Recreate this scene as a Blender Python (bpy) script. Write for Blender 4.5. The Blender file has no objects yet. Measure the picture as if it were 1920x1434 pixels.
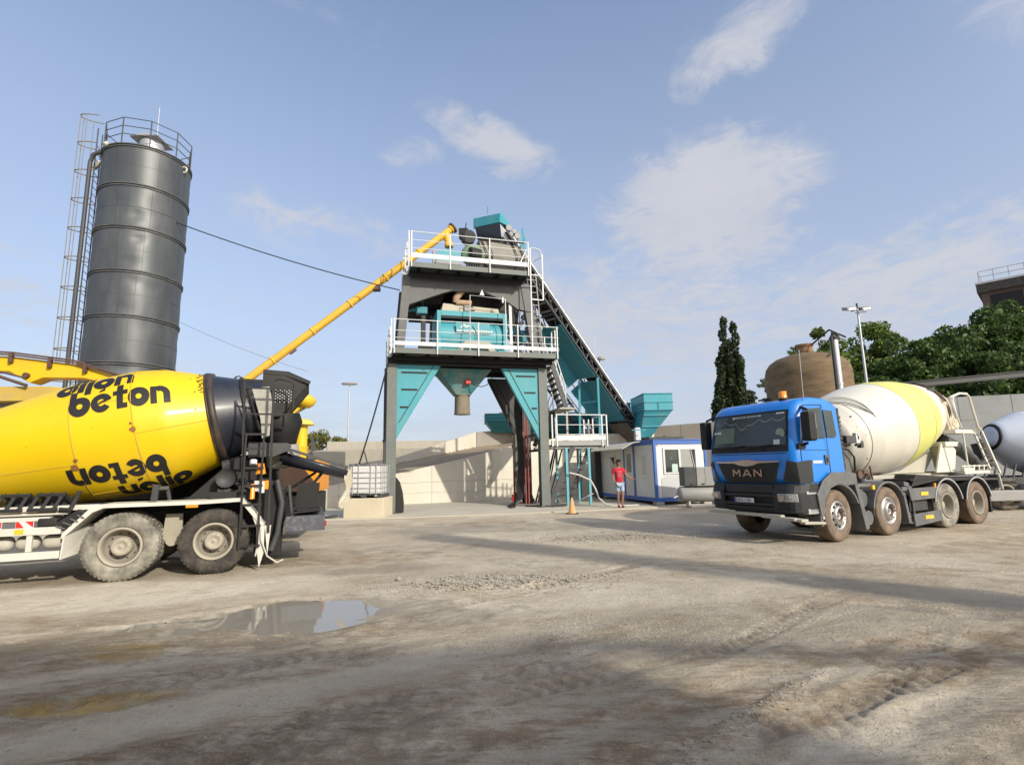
import bpy, bmesh, math, random
import numpy as np
from mathutils import Vector, Matrix
from math import sin, cos, pi, radians as R

S = bpy.context.scene
col = S.collection
rnd = random.Random(7)

# ---------------------------------------------------------------- camera
cd = bpy.data.cameras.new('camera'); cam = bpy.data.objects.new('camera', cd); col.objects.link(cam)
S.camera = cam
cd.sensor_width = 36; cd.lens = 995/1920*36; cd.clip_start = .05; cd.clip_end = 4000
_p, _r = R(9.0), R(1.2)
f_ = Vector((0, cos(_p), sin(_p))); r0 = Vector((1, 0, 0)); u0 = r0.cross(f_)
r_ = r0*cos(_r)-u0*sin(_r); u_ = u0*cos(_r)+r0*sin(_r)
m_ = Matrix((r_, u_, -f_)).transposed().to_4x4(); m_.translation = (0, 0, 1.65)
cam.matrix_world = m_

# ---------------------------------------------------------------- light
SUN_AZ, SUN_EL = 138.0, 27.0                      # compass degrees, from +Y towards +X
to_sun = Vector((sin(R(SUN_AZ))*cos(R(SUN_EL)), cos(R(SUN_AZ))*cos(R(SUN_EL)), sin(R(SUN_EL))))
sl = bpy.data.lights.new('sun', 'SUN'); so = bpy.data.objects.new('sun', sl); col.objects.link(so)
sl.energy = 4.1; sl.angle = R(1.0); sl.color = (1, .92, .78)
so.rotation_euler = to_sun.to_track_quat('Z', 'Y').to_euler(); so.location = (0, 0, 60)
vs = S.view_settings; vs.view_transform = 'Standard'; vs.look = 'None'; vs.exposure = 0.04; vs.gamma = 1

W = bpy.data.worlds.new('World'); S.world = W; W.use_nodes = True
wt = W.node_tree; wn = wt.nodes; wl = wt.links
bg = wn['Background']
def wnode(t, **k):
    n = wn.new(t)
    for a, b in k.items(): setattr(n, a, b)
    return n
def wmath(op, a, b=None, c=None):
    n = wnode('ShaderNodeMath', operation=op)
    for i, v in enumerate((a, b, c)):
        if v is None: continue
        if isinstance(v, (int, float)): n.inputs[i].default_value = v
        else: wl.new(v, n.inputs[i])
    return n.outputs[0]
sky = wnode('ShaderNodeTexSky', sky_type='NISHITA', sun_disc=False)
sky.sun_elevation = R(SUN_EL); sky.sun_rotation = R(SUN_AZ)
sky.air_density = 1.0; sky.dust_density = 1.6; sky.ozone_density = 1.6; sky.altitude = 200
tc = wnode('ShaderNodeTexCoord')
sp = wnode('ShaderNodeSeparateXYZ'); wl.new(tc.outputs['Generated'], sp.inputs[0])
az = wmath('MULTIPLY', wmath('ARCTAN2', sp.outputs[0], sp.outputs[1]), 57.2958)
el = wmath('MULTIPLY', wmath('ARCSINE', sp.outputs[2]), 57.2958)
def wnoise(scale, detail, vec, rough=.6, dist=0):
    n = wnode('ShaderNodeTexNoise'); n.inputs['Scale'].default_value = scale; n.inputs['Detail'].default_value = detail
    n.inputs['Roughness'].default_value = rough; n.inputs['Distortion'].default_value = dist
    wl.new(vec, n.inputs['Vector']); return n.outputs['Fac']
# cloud layer coordinates: project direction on a plane so clouds flatten toward the horizon
zc = wmath('MAXIMUM', wmath('ADD', sp.outputs[2], .12), .05)
cx = wmath('DIVIDE', sp.outputs[0], zc); cy = wmath('DIVIDE', sp.outputs[1], zc)
cb = wnode('ShaderNodeCombineXYZ'); wl.new(cx, cb.inputs[0]); wl.new(cy, cb.inputs[1])
N1 = wnoise(2.3, 9, cb.outputs[0], .62, .6); N2 = wnoise(7.5, 8, cb.outputs[0], .65, .9); N3 = wnoise(.8, 5, cb.outputs[0], .55)
nn = wmath('ADD', wmath('MULTIPLY', N1, .42), wmath('MULTIPLY', N2, .58))
# each cloud bank: azimuth, elevation, half width, half height, density, tilt
clouds = [(21.5, 25.2, 9.8, 6.4, 1.45, 0), (-2, 33.6, 7.5, 2.1, 1.15, -.28), (-11, 32.0, 3.6, 1.4, .6, .1), (1, 31.2, 5, 1.6, .6, -.1),
          (27, 38.5, 7.5, 3.0, .85, .35), (21, 37.0, 3.5, 3.0, .45, .4), (-21, 42, 8, 2.2, .28, -.2), (-20, 24.0, 9, 2.6, .6, -.12), (-45, 15, 12, 4, .48, .05),
          (-29, 17.0, 11, 2.2, .3, 0), (10, 15.0, 19, 7.0, 1.0, -.06), (38, 15, 17, 5, .95, .05), (20, 7, 30, 5, .4, 0), (-40, 8.5, 22, 5, .35, 0), (60, 35, 14, 8, .6, 0), (-100, 30, 30, 12, .7, 0),
          (150, 30, 30, 10, .6, 0), (100, 25, 20, 9, .7, 0)]
tot = None
for (a0, e0, ha, he, den, tl) in clouds:
    da = wmath('SUBTRACT', az, a0); de = wmath('SUBTRACT', wmath('SUBTRACT', el, e0), wmath('MULTIPLY', da, tl))
    q = wmath('ADD', wmath('POWER', wmath('ABSOLUTE', wmath('DIVIDE', da, ha)), 2.0), wmath('POWER', wmath('ABSOLUTE', wmath('DIVIDE', de, he)), 2.0))
    m = wmath('MULTIPLY', wmath('SUBTRACT', 1.0, wmath('MINIMUM', wmath('MULTIPLY', q, .55), 1.0)), den)
    tot = m if tot is None else wmath('MAXIMUM', tot, m)
cm = wnode('ShaderNodeMapRange'); cm.interpolation_type = 'SMOOTHSTEP'
cm.inputs['From Min'].default_value = .10; cm.inputs['From Max'].default_value = 1.02
wl.new(wmath('ADD', wmath('MULTIPLY', tot, .80), wmath('MULTIPLY', wmath('SUBTRACT', nn, .5), 3.3)), cm.inputs['Value'])
gate = wmath('MINIMUM', wmath('MULTIPLY', tot, 2.6), 1.0)
wfac = wmath('MULTIPLY', wmath('MULTIPLY', cm.outputs[0], gate), .9)
veil = wnode('ShaderNodeMapRange'); veil.inputs['From Min'].default_value = 50; veil.inputs['From Max'].default_value = 0
veil.inputs['To Min'].default_value = .12; veil.inputs['To Max'].default_value = .86; wl.new(el, veil.inputs['Value'])
vmul = wmath('MULTIPLY', veil.outputs[0], wmath('ADD', .75, wmath('MULTIPLY', N3, .5)))
mx0 = wnode('ShaderNodeMixRGB'); wl.new(wmath('MINIMUM', vmul, .93), mx0.inputs[0]); mx0.inputs[2].default_value = (3.35, 3.6, 4.4, 1)
tint = wnode('ShaderNodeMixRGB', blend_type='MULTIPLY'); tint.inputs[0].default_value = 1; tint.inputs[2].default_value = (1.48, 1.5, 1.52, 1)
wl.new(sky.outputs[0], tint.inputs[1]); wl.new(tint.outputs[0], mx0.inputs[1])
shade = wnode('ShaderNodeMixRGB'); wl.new(N1, shade.inputs[0]); shade.inputs[1].default_value = (3.5, 3.65, 4.2, 1); shade.inputs[2].default_value = (4.5, 4.55, 4.8, 1)
mx = wnode('ShaderNodeMixRGB'); wl.new(wfac, mx.inputs[0]); wl.new(mx0.outputs[0], mx.inputs[1]); wl.new(shade.outputs[0], mx.inputs[2])
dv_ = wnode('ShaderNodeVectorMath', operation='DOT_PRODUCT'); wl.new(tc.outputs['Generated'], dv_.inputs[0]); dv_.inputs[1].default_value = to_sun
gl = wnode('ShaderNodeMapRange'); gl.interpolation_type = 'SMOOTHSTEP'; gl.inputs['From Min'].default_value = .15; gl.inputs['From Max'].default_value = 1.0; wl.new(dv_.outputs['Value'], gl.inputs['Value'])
glow = wnode('ShaderNodeMixRGB', blend_type='ADD'); glow.inputs[0].default_value = 1; wl.new(mx.outputs[0], glow.inputs[1])      # warm glow round the sun, behind the viewer, added to lift the shade
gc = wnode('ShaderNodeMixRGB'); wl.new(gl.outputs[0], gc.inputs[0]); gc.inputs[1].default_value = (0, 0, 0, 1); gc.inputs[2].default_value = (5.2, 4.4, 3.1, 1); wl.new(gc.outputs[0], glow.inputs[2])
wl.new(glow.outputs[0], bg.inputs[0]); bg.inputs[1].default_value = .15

# ---------------------------------------------------------------- materials
def mat(name, c, rough=.6, metal=0., dirt=.35, dcol=(.30, .26, .20), ds=2.5, bump=.15, bs=40, spec=.5, var=.12, streak=0., coat=0., alpha=1., edge=.5, emit=None):
    m = bpy.data.materials.new(name); m.use_nodes = True; t = m.node_tree; n = t.nodes; l = t.links
    b = n['Principled BSDF']; b.inputs['Roughness'].default_value = rough; b.inputs['Metallic'].default_value = metal
    b.inputs['Specular IOR Level'].default_value = spec; b.inputs['Coat Weight'].default_value = coat; b.inputs['Coat Roughness'].default_value = .15
    o = n.new('ShaderNodeTexCoord').outputs['Object']
    if streak:
        mp = n.new('ShaderNodeMapping'); mp.inputs['Scale'].default_value = (1, 1, streak); l.new(o, mp.inputs[0]); od = mp.outputs[0]
    else: od = o
    n1 = n.new('ShaderNodeTexNoise'); n1.inputs['Scale'].default_value = ds; n1.inputs['Detail'].default_value = 9; n1.inputs['Roughness'].default_value = .68; l.new(od, n1.inputs[0])
    rp = n.new('ShaderNodeValToRGB'); rp.color_ramp.elements[0].position = edge-.06; rp.color_ramp.elements[1].position = edge+.26
    l.new(n1.outputs[0], rp.inputs[0])
    mm = n.new('ShaderNodeMath'); mm.operation = 'MULTIPLY'; mm.inputs[1].default_value = dirt; l.new(rp.outputs[0], mm.inputs[0])
    n2 = n.new('ShaderNodeTexNoise'); n2.inputs['Scale'].default_value = ds*.35+.3; n2.inputs['Detail'].default_value = 5; l.new(o, n2.inputs[0])
    v = n.new('ShaderNodeMixRGB'); v.inputs[1].default_value = tuple(x*(1-var*1.4) for x in c)+(1,); v.inputs[2].default_value = tuple(min(x*(1+var), 1) for x in c)+(1,); l.new(n2.outputs[0], v.inputs[0])
    mx = n.new('ShaderNodeMixRGB'); l.new(mm.outputs[0], mx.inputs[0]); l.new(v.outputs[0], mx.inputs[1]); mx.inputs[2].default_value = dcol+(1,)
    l.new(mx.outputs[0], b.inputs['Base Color'])
    rr = n.new('ShaderNodeMapRange'); rr.inputs['To Min'].default_value = rough; rr.inputs['To Max'].default_value = min(1, rough+.35*dirt+.12); l.new(n1.outputs[0], rr.inputs['Value']); l.new(rr.outputs[0], b.inputs['Roughness'])
    if bump:
        n3 = n.new('ShaderNodeTexNoise'); n3.inputs['Scale'].default_value = bs; n3.inputs['Detail'].default_value = 5; l.new(o, n3.inputs[0])
        bp = n.new('ShaderNodeBump'); bp.inputs['Strength'].default_value = bump; bp.inputs['Distance'].default_value = .01; l.new(n3.outputs[0], bp.inputs['Height']); l.new(bp.outputs[0], b.inputs['Normal'])
    if alpha < 1: b.inputs['Alpha'].default_value = alpha
    m.diffuse_color = c+(1,)
    return m
def glass(name, tint=(.02, .03, .03), alpha=.75):
    m = bpy.data.materials.new(name); m.use_nodes = True; b = m.node_tree.nodes['Principled BSDF']
    b.inputs['Base Color'].default_value = tint+(1,); b.inputs['Roughness'].default_value = .03; b.inputs['Specular IOR Level'].default_value = .8; b.inputs['Alpha'].default_value = alpha
    return m
DUST = (.40, .35, .27)
M = dict(
 yellow=mat('yellow paint', (.77, .52, .001), .38, dirt=.24, dcol=(.50, .33, .05), ds=2.2, bump=.05, bs=12, coat=.15, edge=.58),
 yellow2=mat('boom yellow', (.78, .50, .008), .4, dirt=.3, dcol=(.4, .28, .1), coat=.2),
 yellow3=mat('auger yellow', (.70, .40, .03), .45, dirt=.45, dcol=(.35, .24, .1), ds=4),
 orange=mat('orange paint', (.80, .30, .01), .4, dirt=.12, dcol=(.4, .2, .05)),
 navy=mat('dark navy paint', (.014, .018, .030), .32, dirt=.25, dcol=(.07, .07, .07), coat=.3),
 black=mat('black frame', (.011, .011, .012), .5, dirt=.3, dcol=(.075, .065, .052)),
 vblack=mat('greasy black', (.006, .006, .0065), .55, dirt=.25, dcol=(.035, .031, .026)),
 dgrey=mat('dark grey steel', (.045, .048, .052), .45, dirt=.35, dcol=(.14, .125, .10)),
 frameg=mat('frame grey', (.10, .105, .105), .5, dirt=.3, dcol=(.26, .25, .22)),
 hopg=mat('dusty hopper grey', (.22, .21, .185), .6, dirt=.5, dcol=(.34, .31, .26)),
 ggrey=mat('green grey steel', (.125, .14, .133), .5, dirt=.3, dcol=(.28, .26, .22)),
 lgrey=mat('grey steel', (.28, .28, .27), .5, dirt=.35, dcol=(.35, .31, .25)),
 dusty=mat('dust covered steel', (.42, .40, .34), .75, dirt=.5, dcol=(.3, .26, .2), bump=.3),
 alu=mat('aluminium', (.62, .60, .54), .5, .0, dirt=.4, dcol=(.38, .34, .27)),
 white=mat('white paint', (.58, .59, .60), .45, dirt=.4, dcol=(.5, .47, .42)),
 galv=mat('galvanised steel', (.48, .49, .51), .38, .6, dirt=.3, dcol=(.4, .37, .33)),
 teal=mat('teal paint', (.04, .29, .35), .42, dirt=.42, dcol=(.20, .31, .30), streak=.3, var=.08),
 dteal=mat('dark teal paint', (.02, .20, .25), .45, dirt=.25, dcol=(.12, .2, .2)),
 silo=mat('silo steel', (.066, .074, .08), .34, .25, dirt=.28, dcol=(.22, .23, .23), ds=1.6, streak=.25, bump=.12, bs=1.3, var=.2),
 siloring=mat('silo flange', (.06, .065, .07), .5, dirt=.3),
 rubber=mat('tyre rubber', (.035, .033, .031), .8, dirt=.75, dcol=(.33, .29, .22), ds=5, bump=.3, edge=.42),
 rubberk=mat('dark tyre rubber', (.03, .027, .025), .75, dirt=.55, dcol=(.20, .17, .13), ds=5, bump=.3, edge=.48),
 rubberd=mat('dusty tyre rubber', (.05, .045, .04), .85, dirt=.95, dcol=(.36, .34, .28), ds=3.2, bump=.3, edge=.38),
 rubberb=mat('brown dusty tyre', (.10, .075, .055), .85, dirt=.8, dcol=(.26, .195, .14), ds=4, bump=.3, edge=.4),
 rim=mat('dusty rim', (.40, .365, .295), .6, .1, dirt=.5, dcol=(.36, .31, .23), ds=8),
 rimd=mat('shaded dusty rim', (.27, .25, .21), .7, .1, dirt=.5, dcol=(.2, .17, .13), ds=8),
 rimg=mat('silver rim', (.42, .42, .42), .35, .7, dirt=.35, dcol=(.28, .22, .17), ds=9),
 blue=mat('blue cab paint', (.004, .19, .66), .3, dirt=.06, dcol=(.16, .2, .3), coat=.5, var=.04, bump=0),
 plastic=mat('dark plastic', (.013, .015, .018), .5, dirt=.25, dcol=(.06, .055, .048)),
 fgrey=mat('fender grey', (.10, .106, .113), .55, dirt=.4, dcol=(.3, .27, .23)),
 cream=mat('cream drum paint', (.62, .60, .53), .38, dirt=.2, dcol=(.42, .38, .3), ds=1.8, bump=.04, coat=.2, streak=.5),
 lime=mat('lime yellow paint', (.60, .61, .18), .45, dirt=.25, dcol=(.5, .45, .15), bump=.04),
 pink=mat('pale pink paint', (.66, .55, .50), .45, dirt=.2),
 rust=mat('brown rubber ring', (.10, .055, .042), .6, dirt=.4, dcol=(.2, .13, .1)),
 rustp=mat('rust', (.28, .12, .04), .8, dirt=.5, dcol=(.18, .08, .03)),
 pblue=mat('white paint tinted for shade', (.52, .57, .66), .4, dirt=.15, dcol=(.4, .38, .36)),  # white drum paint, the blue-grey of its shade mixed into the colour
 conc=mat('pale concrete', (.60, .56, .48), .85, dirt=.42, dcol=(.36, .31, .24), ds=1.1, bump=.4, bs=14, var=.15, streak=.5),
 conc2=mat('grey concrete', (.36, .345, .31), .85, dirt=.5, dcol=(.22, .2, .17), ds=.8, bump=.4, bs=14, var=.2),
 conc3=mat('beige concrete', (.47, .43, .35), .85, dirt=.35, dcol=(.32, .28, .22), ds=.9, bump=.3, bs=12),
 concd=mat('weathered dark concrete', (.21, .19, .165), .9, dirt=.5, dcol=(.12, .105, .09), ds=.5, bump=.3, bs=10, streak=.3),
 block=mat('concrete block face', (.56, .50, .37), .85, dirt=.3, dcol=(.36, .31, .23), ds=3, bump=.5, bs=60),
 soil=mat('ramp dirt', (.36, .28, .19), .95, dirt=.6, dcol=(.2, .15, .1), ds=1.2, bump=.6, bs=12),
 panel=mat('off white sandwich panel', (.66, .66, .63), .5, dirt=.2, dcol=(.45, .43, .38), streak=.4),
 cblue=mat('container blue trim', (.035, .12, .42), .4, dirt=.15),
 darkin=mat('dark interior', (.02, .022, .025), .8, dirt=.2),
 red=mat('red paint', (.55, .02, .015), .45, dirt=.2), redref=mat('red reflector', (.62, .03, .02), .3, dirt=.1),
 amber=mat('amber lens', (.85, .30, .02), .2, dirt=.1, spec=.7), ylens=mat('yellow reflector', (.85, .5, .03), .3, dirt=.1),
 skin=mat('skin', (.30, .15, .09), .6, dirt=0, bump=0, var=.05), hair=mat('dark hair', (.012, .01, .008), .7, dirt=0),
 shirt=mat('red t-shirt', (.50, .015, .04), .85, dirt=.0, bump=.3), shorts=mat('pale blue shorts', (.34, .44, .58), .85, dirt=.1, bump=.3),
 shoe=mat('red shoes', (.18, .015, .02), .7, dirt=.2), print=mat('pale shirt print', (.62, .5, .5), .8, dirt=0),
 tank=mat('brown tank shell', (.17, .115, .06), .7, dirt=.9, dcol=(.055, .04, .028), ds=1.1, bump=.3, bs=8, streak=3),
 bark=mat('bark', (.11, .085, .06), .9, dirt=.5, dcol=(.05, .04, .03), ds=8, bump=.8),
 ibc=mat('milky tank plastic', (.62, .62, .60), .45, dirt=.25, dcol=(.45, .42, .36)),
 brick=mat('brown facade', (.13, .09, .075), .85, dirt=.4, dcol=(.07, .05, .045), ds=.6),
 lens=mat('lamp lens', (.6, .6, .58), .15, .3, dirt=.1), chrome=mat('chrome trim', (.6, .6, .6), .18, 1, dirt=.1),
 copper=mat('tarnished letters', (.42, .30, .22), .35, .7, dirt=.2), blackp=mat('black print', (.012, .011, .012), .5, dirt=.12, dcol=(.09, .06, .03), bump=0),
 canvas=mat('dirty wrapping cloth', (.52, .47, .36), .9, dirt=.6, dcol=(.25, .21, .15), ds=6, bump=.6, bs=25),
 stone=mat('pale stone', (.36, .33, .28), .9, dirt=.5, dcol=(.22, .19, .15), ds=9, bump=.6), sand=mat('sand load', (.52, .40, .27), .95, dirt=.4, bump=.8, bs=30),
 cone=mat('faded orange plastic', (.62, .34, .14), .7, dirt=.6, dcol=(.55, .44, .3), ds=5), hose=mat('grey hose', (.55, .53, .49), .6, dirt=.4),
 green=mat('machine green', (.16, .24, .15), .5, dirt=.4), lightw=mat('mushroom cap yellow', (.72, .55, .12), .5, dirt=.35),
 redbr=mat('red brown steel', (.32, .06, .05), .6, dirt=.3),
)
M['glass'] = glass('dark window glass'); M['glass2'] = glass('container window glass', (.05, .055, .06), .55); M['wsglass'] = glass('windscreen glass', (.02, .035, .035), .55)

# ---------------------------------------------------------------- mesh helpers
class G:
    def __init__(s): s.v = []; s.f = []; s.sm = []; s.mt = []; s.cur = 0
    def add(s, vs, fs, smooth=False):
        n = len(s.v); s.v += [tuple(v) for v in vs]; s.f += [tuple(n+i for i in f) for f in fs]; s.sm += [smooth]*len(fs); s.mt += [s.cur]*len(fs); return s
    def box(s, x0, x1, y0, y1, z0, z1):
        return s.add([(x, y, z) for z in (z0, z1) for x, y in ((x0, y0), (x1, y0), (x1, y1), (x0, y1))],
            [(3, 2, 1, 0), (4, 5, 6, 7), (0, 1, 5, 4), (1, 2, 6, 5), (2, 3, 7, 6), (3, 0, 4, 7)])
    def beam(s, p, q, w, h, up=(0, 0, 1)):
        p, q = Vector(p), Vector(q); d = (q-p).normalized(); up = Vector(up)
        if abs(d.dot(up)) > .98: up = Vector((0, 1, 0))
        a = d.cross(up).normalized(); b = a.cross(d).normalized(); vs = []
        for c in (p, q):
            for i, j in ((-1, -1), (1, -1), (1, 1), (-1, 1)): vs.append(c+a*(i*w/2)+b*(j*h/2))
        return s.add(vs, [(3, 2, 1, 0), (4, 5, 6, 7), (0, 1, 5, 4), (1, 2, 6, 5), (2, 3, 7, 6), (3, 0, 4, 7)])
    def tube(s, pts, r, n=8, closed=False):
        pts = [Vector(p) for p in pts]; N = len(pts); vs = []; fs = []; prev = None
        for i, p in enumerate(pts):
            if closed: d = pts[(i+1) % N]-pts[i-1]
            else: d = pts[min(i+1, N-1)]-pts[max(i-1, 0)]
            d.normalize()
            if prev is None: a = d.orthogonal().normalized()
            else: a = (prev-d*prev.dot(d)).normalized()
            prev = a; b = d.cross(a); rr = r[i] if isinstance(r, (list, tuple)) else r
            for k in range(n): t = 2*pi*k/n; vs.append(p+a*(cos(t)*rr)+b*(sin(t)*rr))
        for i in range(N if closed else N-1):
            j = (i+1) % N
            for k in range(n): k2 = (k+1) % n; fs.append((i*n+k, i*n+k2, j*n+k2, j*n+k))
        s.add(vs, fs, n > 5)
        if not closed: s.add(vs[:n], [tuple(range(n-1, -1, -1))]); s.add(vs[-n:], [tuple(range(n))])
        return s
    def rod(s, p, q, r, n=8): return s.tube([p, q], r, n)
    def lathe(s, prof, o=(0, 0, 0), ax=(0, 0, 1), n=32, up=None, a0=0, a1=2*pi, sharp=False):
        o, ax = Vector(o), Vector(ax).normalized(); a = Vector(up) if up else ax.orthogonal(); a = (a-ax*a.dot(ax)).normalized(); b = ax.cross(a)
        full = abs(a1-a0-2*pi) < 1e-6; m = n if full else n+1
        def ring(h, r): return [o+ax*h+a*(cos(a0+(a1-a0)*k/n)*r)+b*(sin(a0+(a1-a0)*k/n)*r) for k in range(m)]
        for (h0, ra), (h1, rb) in zip(prof[:-1], prof[1:]) if sharp else ():
            vs = ring(h0, ra)+ring(h1, rb); s.add(vs, [(k, (k+1) % m, m+(k+1) % m, m+k) for k in range(n)], True)
        if not sharp:
            vs = []; fs = []
            for h, r in prof: vs += ring(h, r)
            for i in range(len(prof)-1):
                for k in range(n): fs.append((i*m+k, i*m+(k+1) % m, (i+1)*m+(k+1) % m, (i+1)*m+k))
            s.add(vs, fs, True)
        return s
    def cyl(s, p, q, r, n=24, r2=None):
        p, q = Vector(p), Vector(q); L = (q-p).length; r2 = r if r2 is None else r2
        return s.lathe([(0, 1e-4), (0, r), (L, r2), (L, 1e-4)], p, q-p, n, sharp=True)
    def prism(s, poly, o, u, v, w):
        o, u, v, w = Vector(o), Vector(u), Vector(v), Vector(w); n = len(poly)
        A = [o+u*x+v*y for x, y in poly]; B = [p+w for p in A]
        s.add(A+B, [tuple(range(n)), tuple(range(2*n-1, n-1, -1))]+[(i, n+i, n+(i+1) % n, (i+1) % n) for i in range(n)]); return s
    def poly3(s, pts, w=(0, 0, 0)):
        A = [Vector(p) for p in pts]; n = len(A); w = Vector(w)
        if w.length == 0: return s.add(A, [tuple(range(n))])
        B = [p+w for p in A]; return s.add(A+B, [tuple(range(n)), tuple(range(2*n-1, n-1, -1))]+[(i, n+i, n+(i+1) % n, (i+1) % n) for i in range(n)])
    def build(s, name, m, parent=None, bevel=0., mods=None):
        me = bpy.data.meshes.new(name); me.from_pydata(s.v, [], s.f)
        for mm in (m if isinstance(m, (list, tuple)) else [m]): me.materials.append(M[mm] if isinstance(mm, str) else mm)
        me.polygons.foreach_set('use_smooth', s.sm); me.polygons.foreach_set('material_index', s.mt)
        bm = bmesh.new(); bm.from_mesh(me); bmesh.ops.recalc_face_normals(bm, faces=bm.faces); bm.to_mesh(me); bm.free(); me.update()
        o = bpy.data.objects.new(name, me); col.objects.link(o)
        if parent: o.parent = parent
        if bevel:
            md = o.modifiers.new('bevel', 'BEVEL'); md.width = bevel; md.segments = 2; md.limit_method = 'ANGLE'; md.angle_limit = R(40); md.harden_normals = False
        return o
def tag(o, label=None, cat=None, group=None, kind=None):
    if label: o['label'] = label
    if cat: o['category'] = cat
    if group: o['group'] = group
    if kind: o['kind'] = kind
    return o
def thing(name, label, cat, loc=(0, 0, 0), rot=0, group=None):
    o = bpy.data.objects.new(name, None); col.objects.link(o); o.location = loc; o.rotation_euler = (0, 0, R(rot)); o.empty_display_size = .3
    return tag(o, label, cat, group)
def kids(o): return [c for c in bpy.data.objects if c.parent == o]
def dup(o, parent=None):
    c = o.copy(); col.objects.link(c); c.parent = parent
    for k in kids(o): dup(k, c)
    return c
def arc(c, r, a0, a1, n, u=(1, 0, 0), v=(0, 0, 1)):
    c, u, v = Vector(c), Vector(u), Vector(v)
    return [c+u*(cos(R(a0+(a1-a0)*i/n))*r)+v*(sin(R(a0+(a1-a0)*i/n))*r) for i in range(n+1)]
_tx = {}
def text_mesh(txt, size=1., bold=.0, cuts=(0, 0)):
    """flat letters as (verts2d, tris), optionally cut by a grid so that they can be wrapped round a drum"""
    key = (txt, size, bold, cuts)
    if key in _tx: return _tx[key]
    cu = bpy.data.curves.new('letters', 'FONT'); cu.body = txt; cu.size = size; cu.offset = bold; cu.align_x = 'CENTER'; cu.resolution_u = 6; cu.fill_mode = 'FRONT'
    o = bpy.data.objects.new('letters', cu); col.objects.link(o); dg = bpy.context.evaluated_depsgraph_get()
    me = bpy.data.meshes.new_from_object(o.evaluated_get(dg)); bm = bmesh.new(); bm.from_mesh(me)
    for ax_, st in enumerate(cuts):
        if not st: continue
        c = [v.co[ax_] for v in bm.verts]; a, b = min(c), max(c); t = math.ceil(a/st)*st
        while t < b:
            no = [0, 0, 0]; no[ax_] = 1; co = [0, 0, 0]; co[ax_] = t
            bmesh.ops.bisect_plane(bm, geom=list(bm.verts)+list(bm.edges)+list(bm.faces), plane_co=co, plane_no=no); t += st
    bmesh.ops.triangulate(bm, faces=bm.faces); bm.verts.index_update()
    r = ([(v.co.x, v.co.y) for v in bm.verts], [tuple(v.index for v in f.verts) for f in bm.faces]); bm.free()
    bpy.data.objects.remove(o); bpy.data.curves.remove(cu); bpy.data.meshes.remove(me); _tx[key] = r
    return r
def flat_text(g, txt, size, o, u, v, bold=0, th=.006):
    vs, fs = text_mesh(txt, size, bold); o, u, v = Vector(o), Vector(u), Vector(v); w = u.cross(v).normalized()*th
    P = [o+u*x+v*y+w for x, y in vs]; g.add(P, fs)
    return g
# ---------------------------------------------------------------- ground
def vnoise(x, y, seed):
    xi = np.floor(x).astype(np.int64); yi = np.floor(y).astype(np.int64); xf = x-xi; yf = y-yi
    def h(a, b):
        n = (a*374761393+b*668265263+seed*1442695041) & 0x7fffffff; n = ((n ^ (n >> 13))*1274126177) & 0x7fffffff
        return ((n ^ (n >> 16)) & 0xffff)/65535.
    u = xf*xf*(3-2*xf); v = yf*yf*(3-2*yf)
    return (h(xi, yi)*(1-u)+h(xi+1, yi)*u)*(1-v)+(h(xi, yi+1)*(1-u)+h(xi+1, yi+1)*u)*v
def fbm(x, y, seed, o=4, g=.5):
    a = 1.; s = 0.; t = 0.
    for i in range(o): s = s+a*vnoise(x*2**i+17*i, y*2**i+5*i, seed+i); t += a; a *= g
    return s/t
def axis_coords(lo, hi, step, far, near, grow=1.16):
    c = list(np.arange(lo, hi, step)); d = step
    while c[-1] < far: d *= grow; c.append(c[-1]+d)
    d = step; b = [lo]
    while b[-1] > near: d *= grow; b.append(b[-1]-d)
    return np.array(b[:0:-1]+c)
gx = axis_coords(-7, 7.5, .035, 1500, -1500); gy = axis_coords(2.6, 11, .035, 2500, -400)
X, Y = np.meshgrid(gx, gy)
def rot(a): return X*cos(R(a))+Y*sin(R(a)), -X*sin(R(a))+Y*cos(R(a))
def blob(cx, cy, rx, ry, a=0, nz=.35, seed=3, sc=1.3):
    dx, dy = X-cx, Y-cy; c, s_ = cos(R(a)), sin(R(a)); q = np.sqrt(((dx*c+dy*s_)/rx)**2+((-dx*s_+dy*c)/ry)**2)
    q = q+(fbm(X*sc, Y*sc, seed, 4)-.5)*2*nz
    return np.clip((1.15-q)/.35, 0, 1)
near = np.clip((40-np.hypot(X, Y-10))/25, 0, 1)
u1, v1 = rot(27); u2, v2 = rot(38)
tr = (fbm(u1*.35, v1*3.2, 11, 4)-.5)           # wheel tracks run up to the right
tr2 = (fbm(u2*.4, v2*4, 21, 4)-.5)
fore = np.clip((6.6-Y)/1.6, 0, 1)
tr3 = (fbm(u1*.5, v1*9, 12, 4, .6)-.5); Z = (fbm(X*.35, Y*.35, 5, 4)-.5)*.05+(tr*.045+tr2*.025+tr3*.022)*(.25+.75*fore)+(fbm(X*3, Y*3, 8, 4)-.5)*.018*(.6+fore)+(fbm(X*9, Y*9, 9, 3)-.5)*.010
tread = (np.sin(u1*2*pi/.14+2*np.sin(v1*9))*np.clip(np.sin(v1*2*pi/1.0+1.0)-.62, 0, 1)*.05-np.clip(np.sin(v1*2*pi/1.0+1.0)-.6, 0, 1)*.03)*fore
Z = Z+0*tread*np.clip(fbm(X*.8, Y*.8, 31, 3)*2-.6, 0, 1)
pud = blob(-2.5, 6.6, 1.05, .70, 10, .34, 41)
pud = np.maximum(pud, .5*blob(-4.0, 6.1, 1.3, .3, 18, .5, 44)); pud = np.maximum(pud, blob(-3.1, 4.15, .45, .16, 15, .3, 46))
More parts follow.
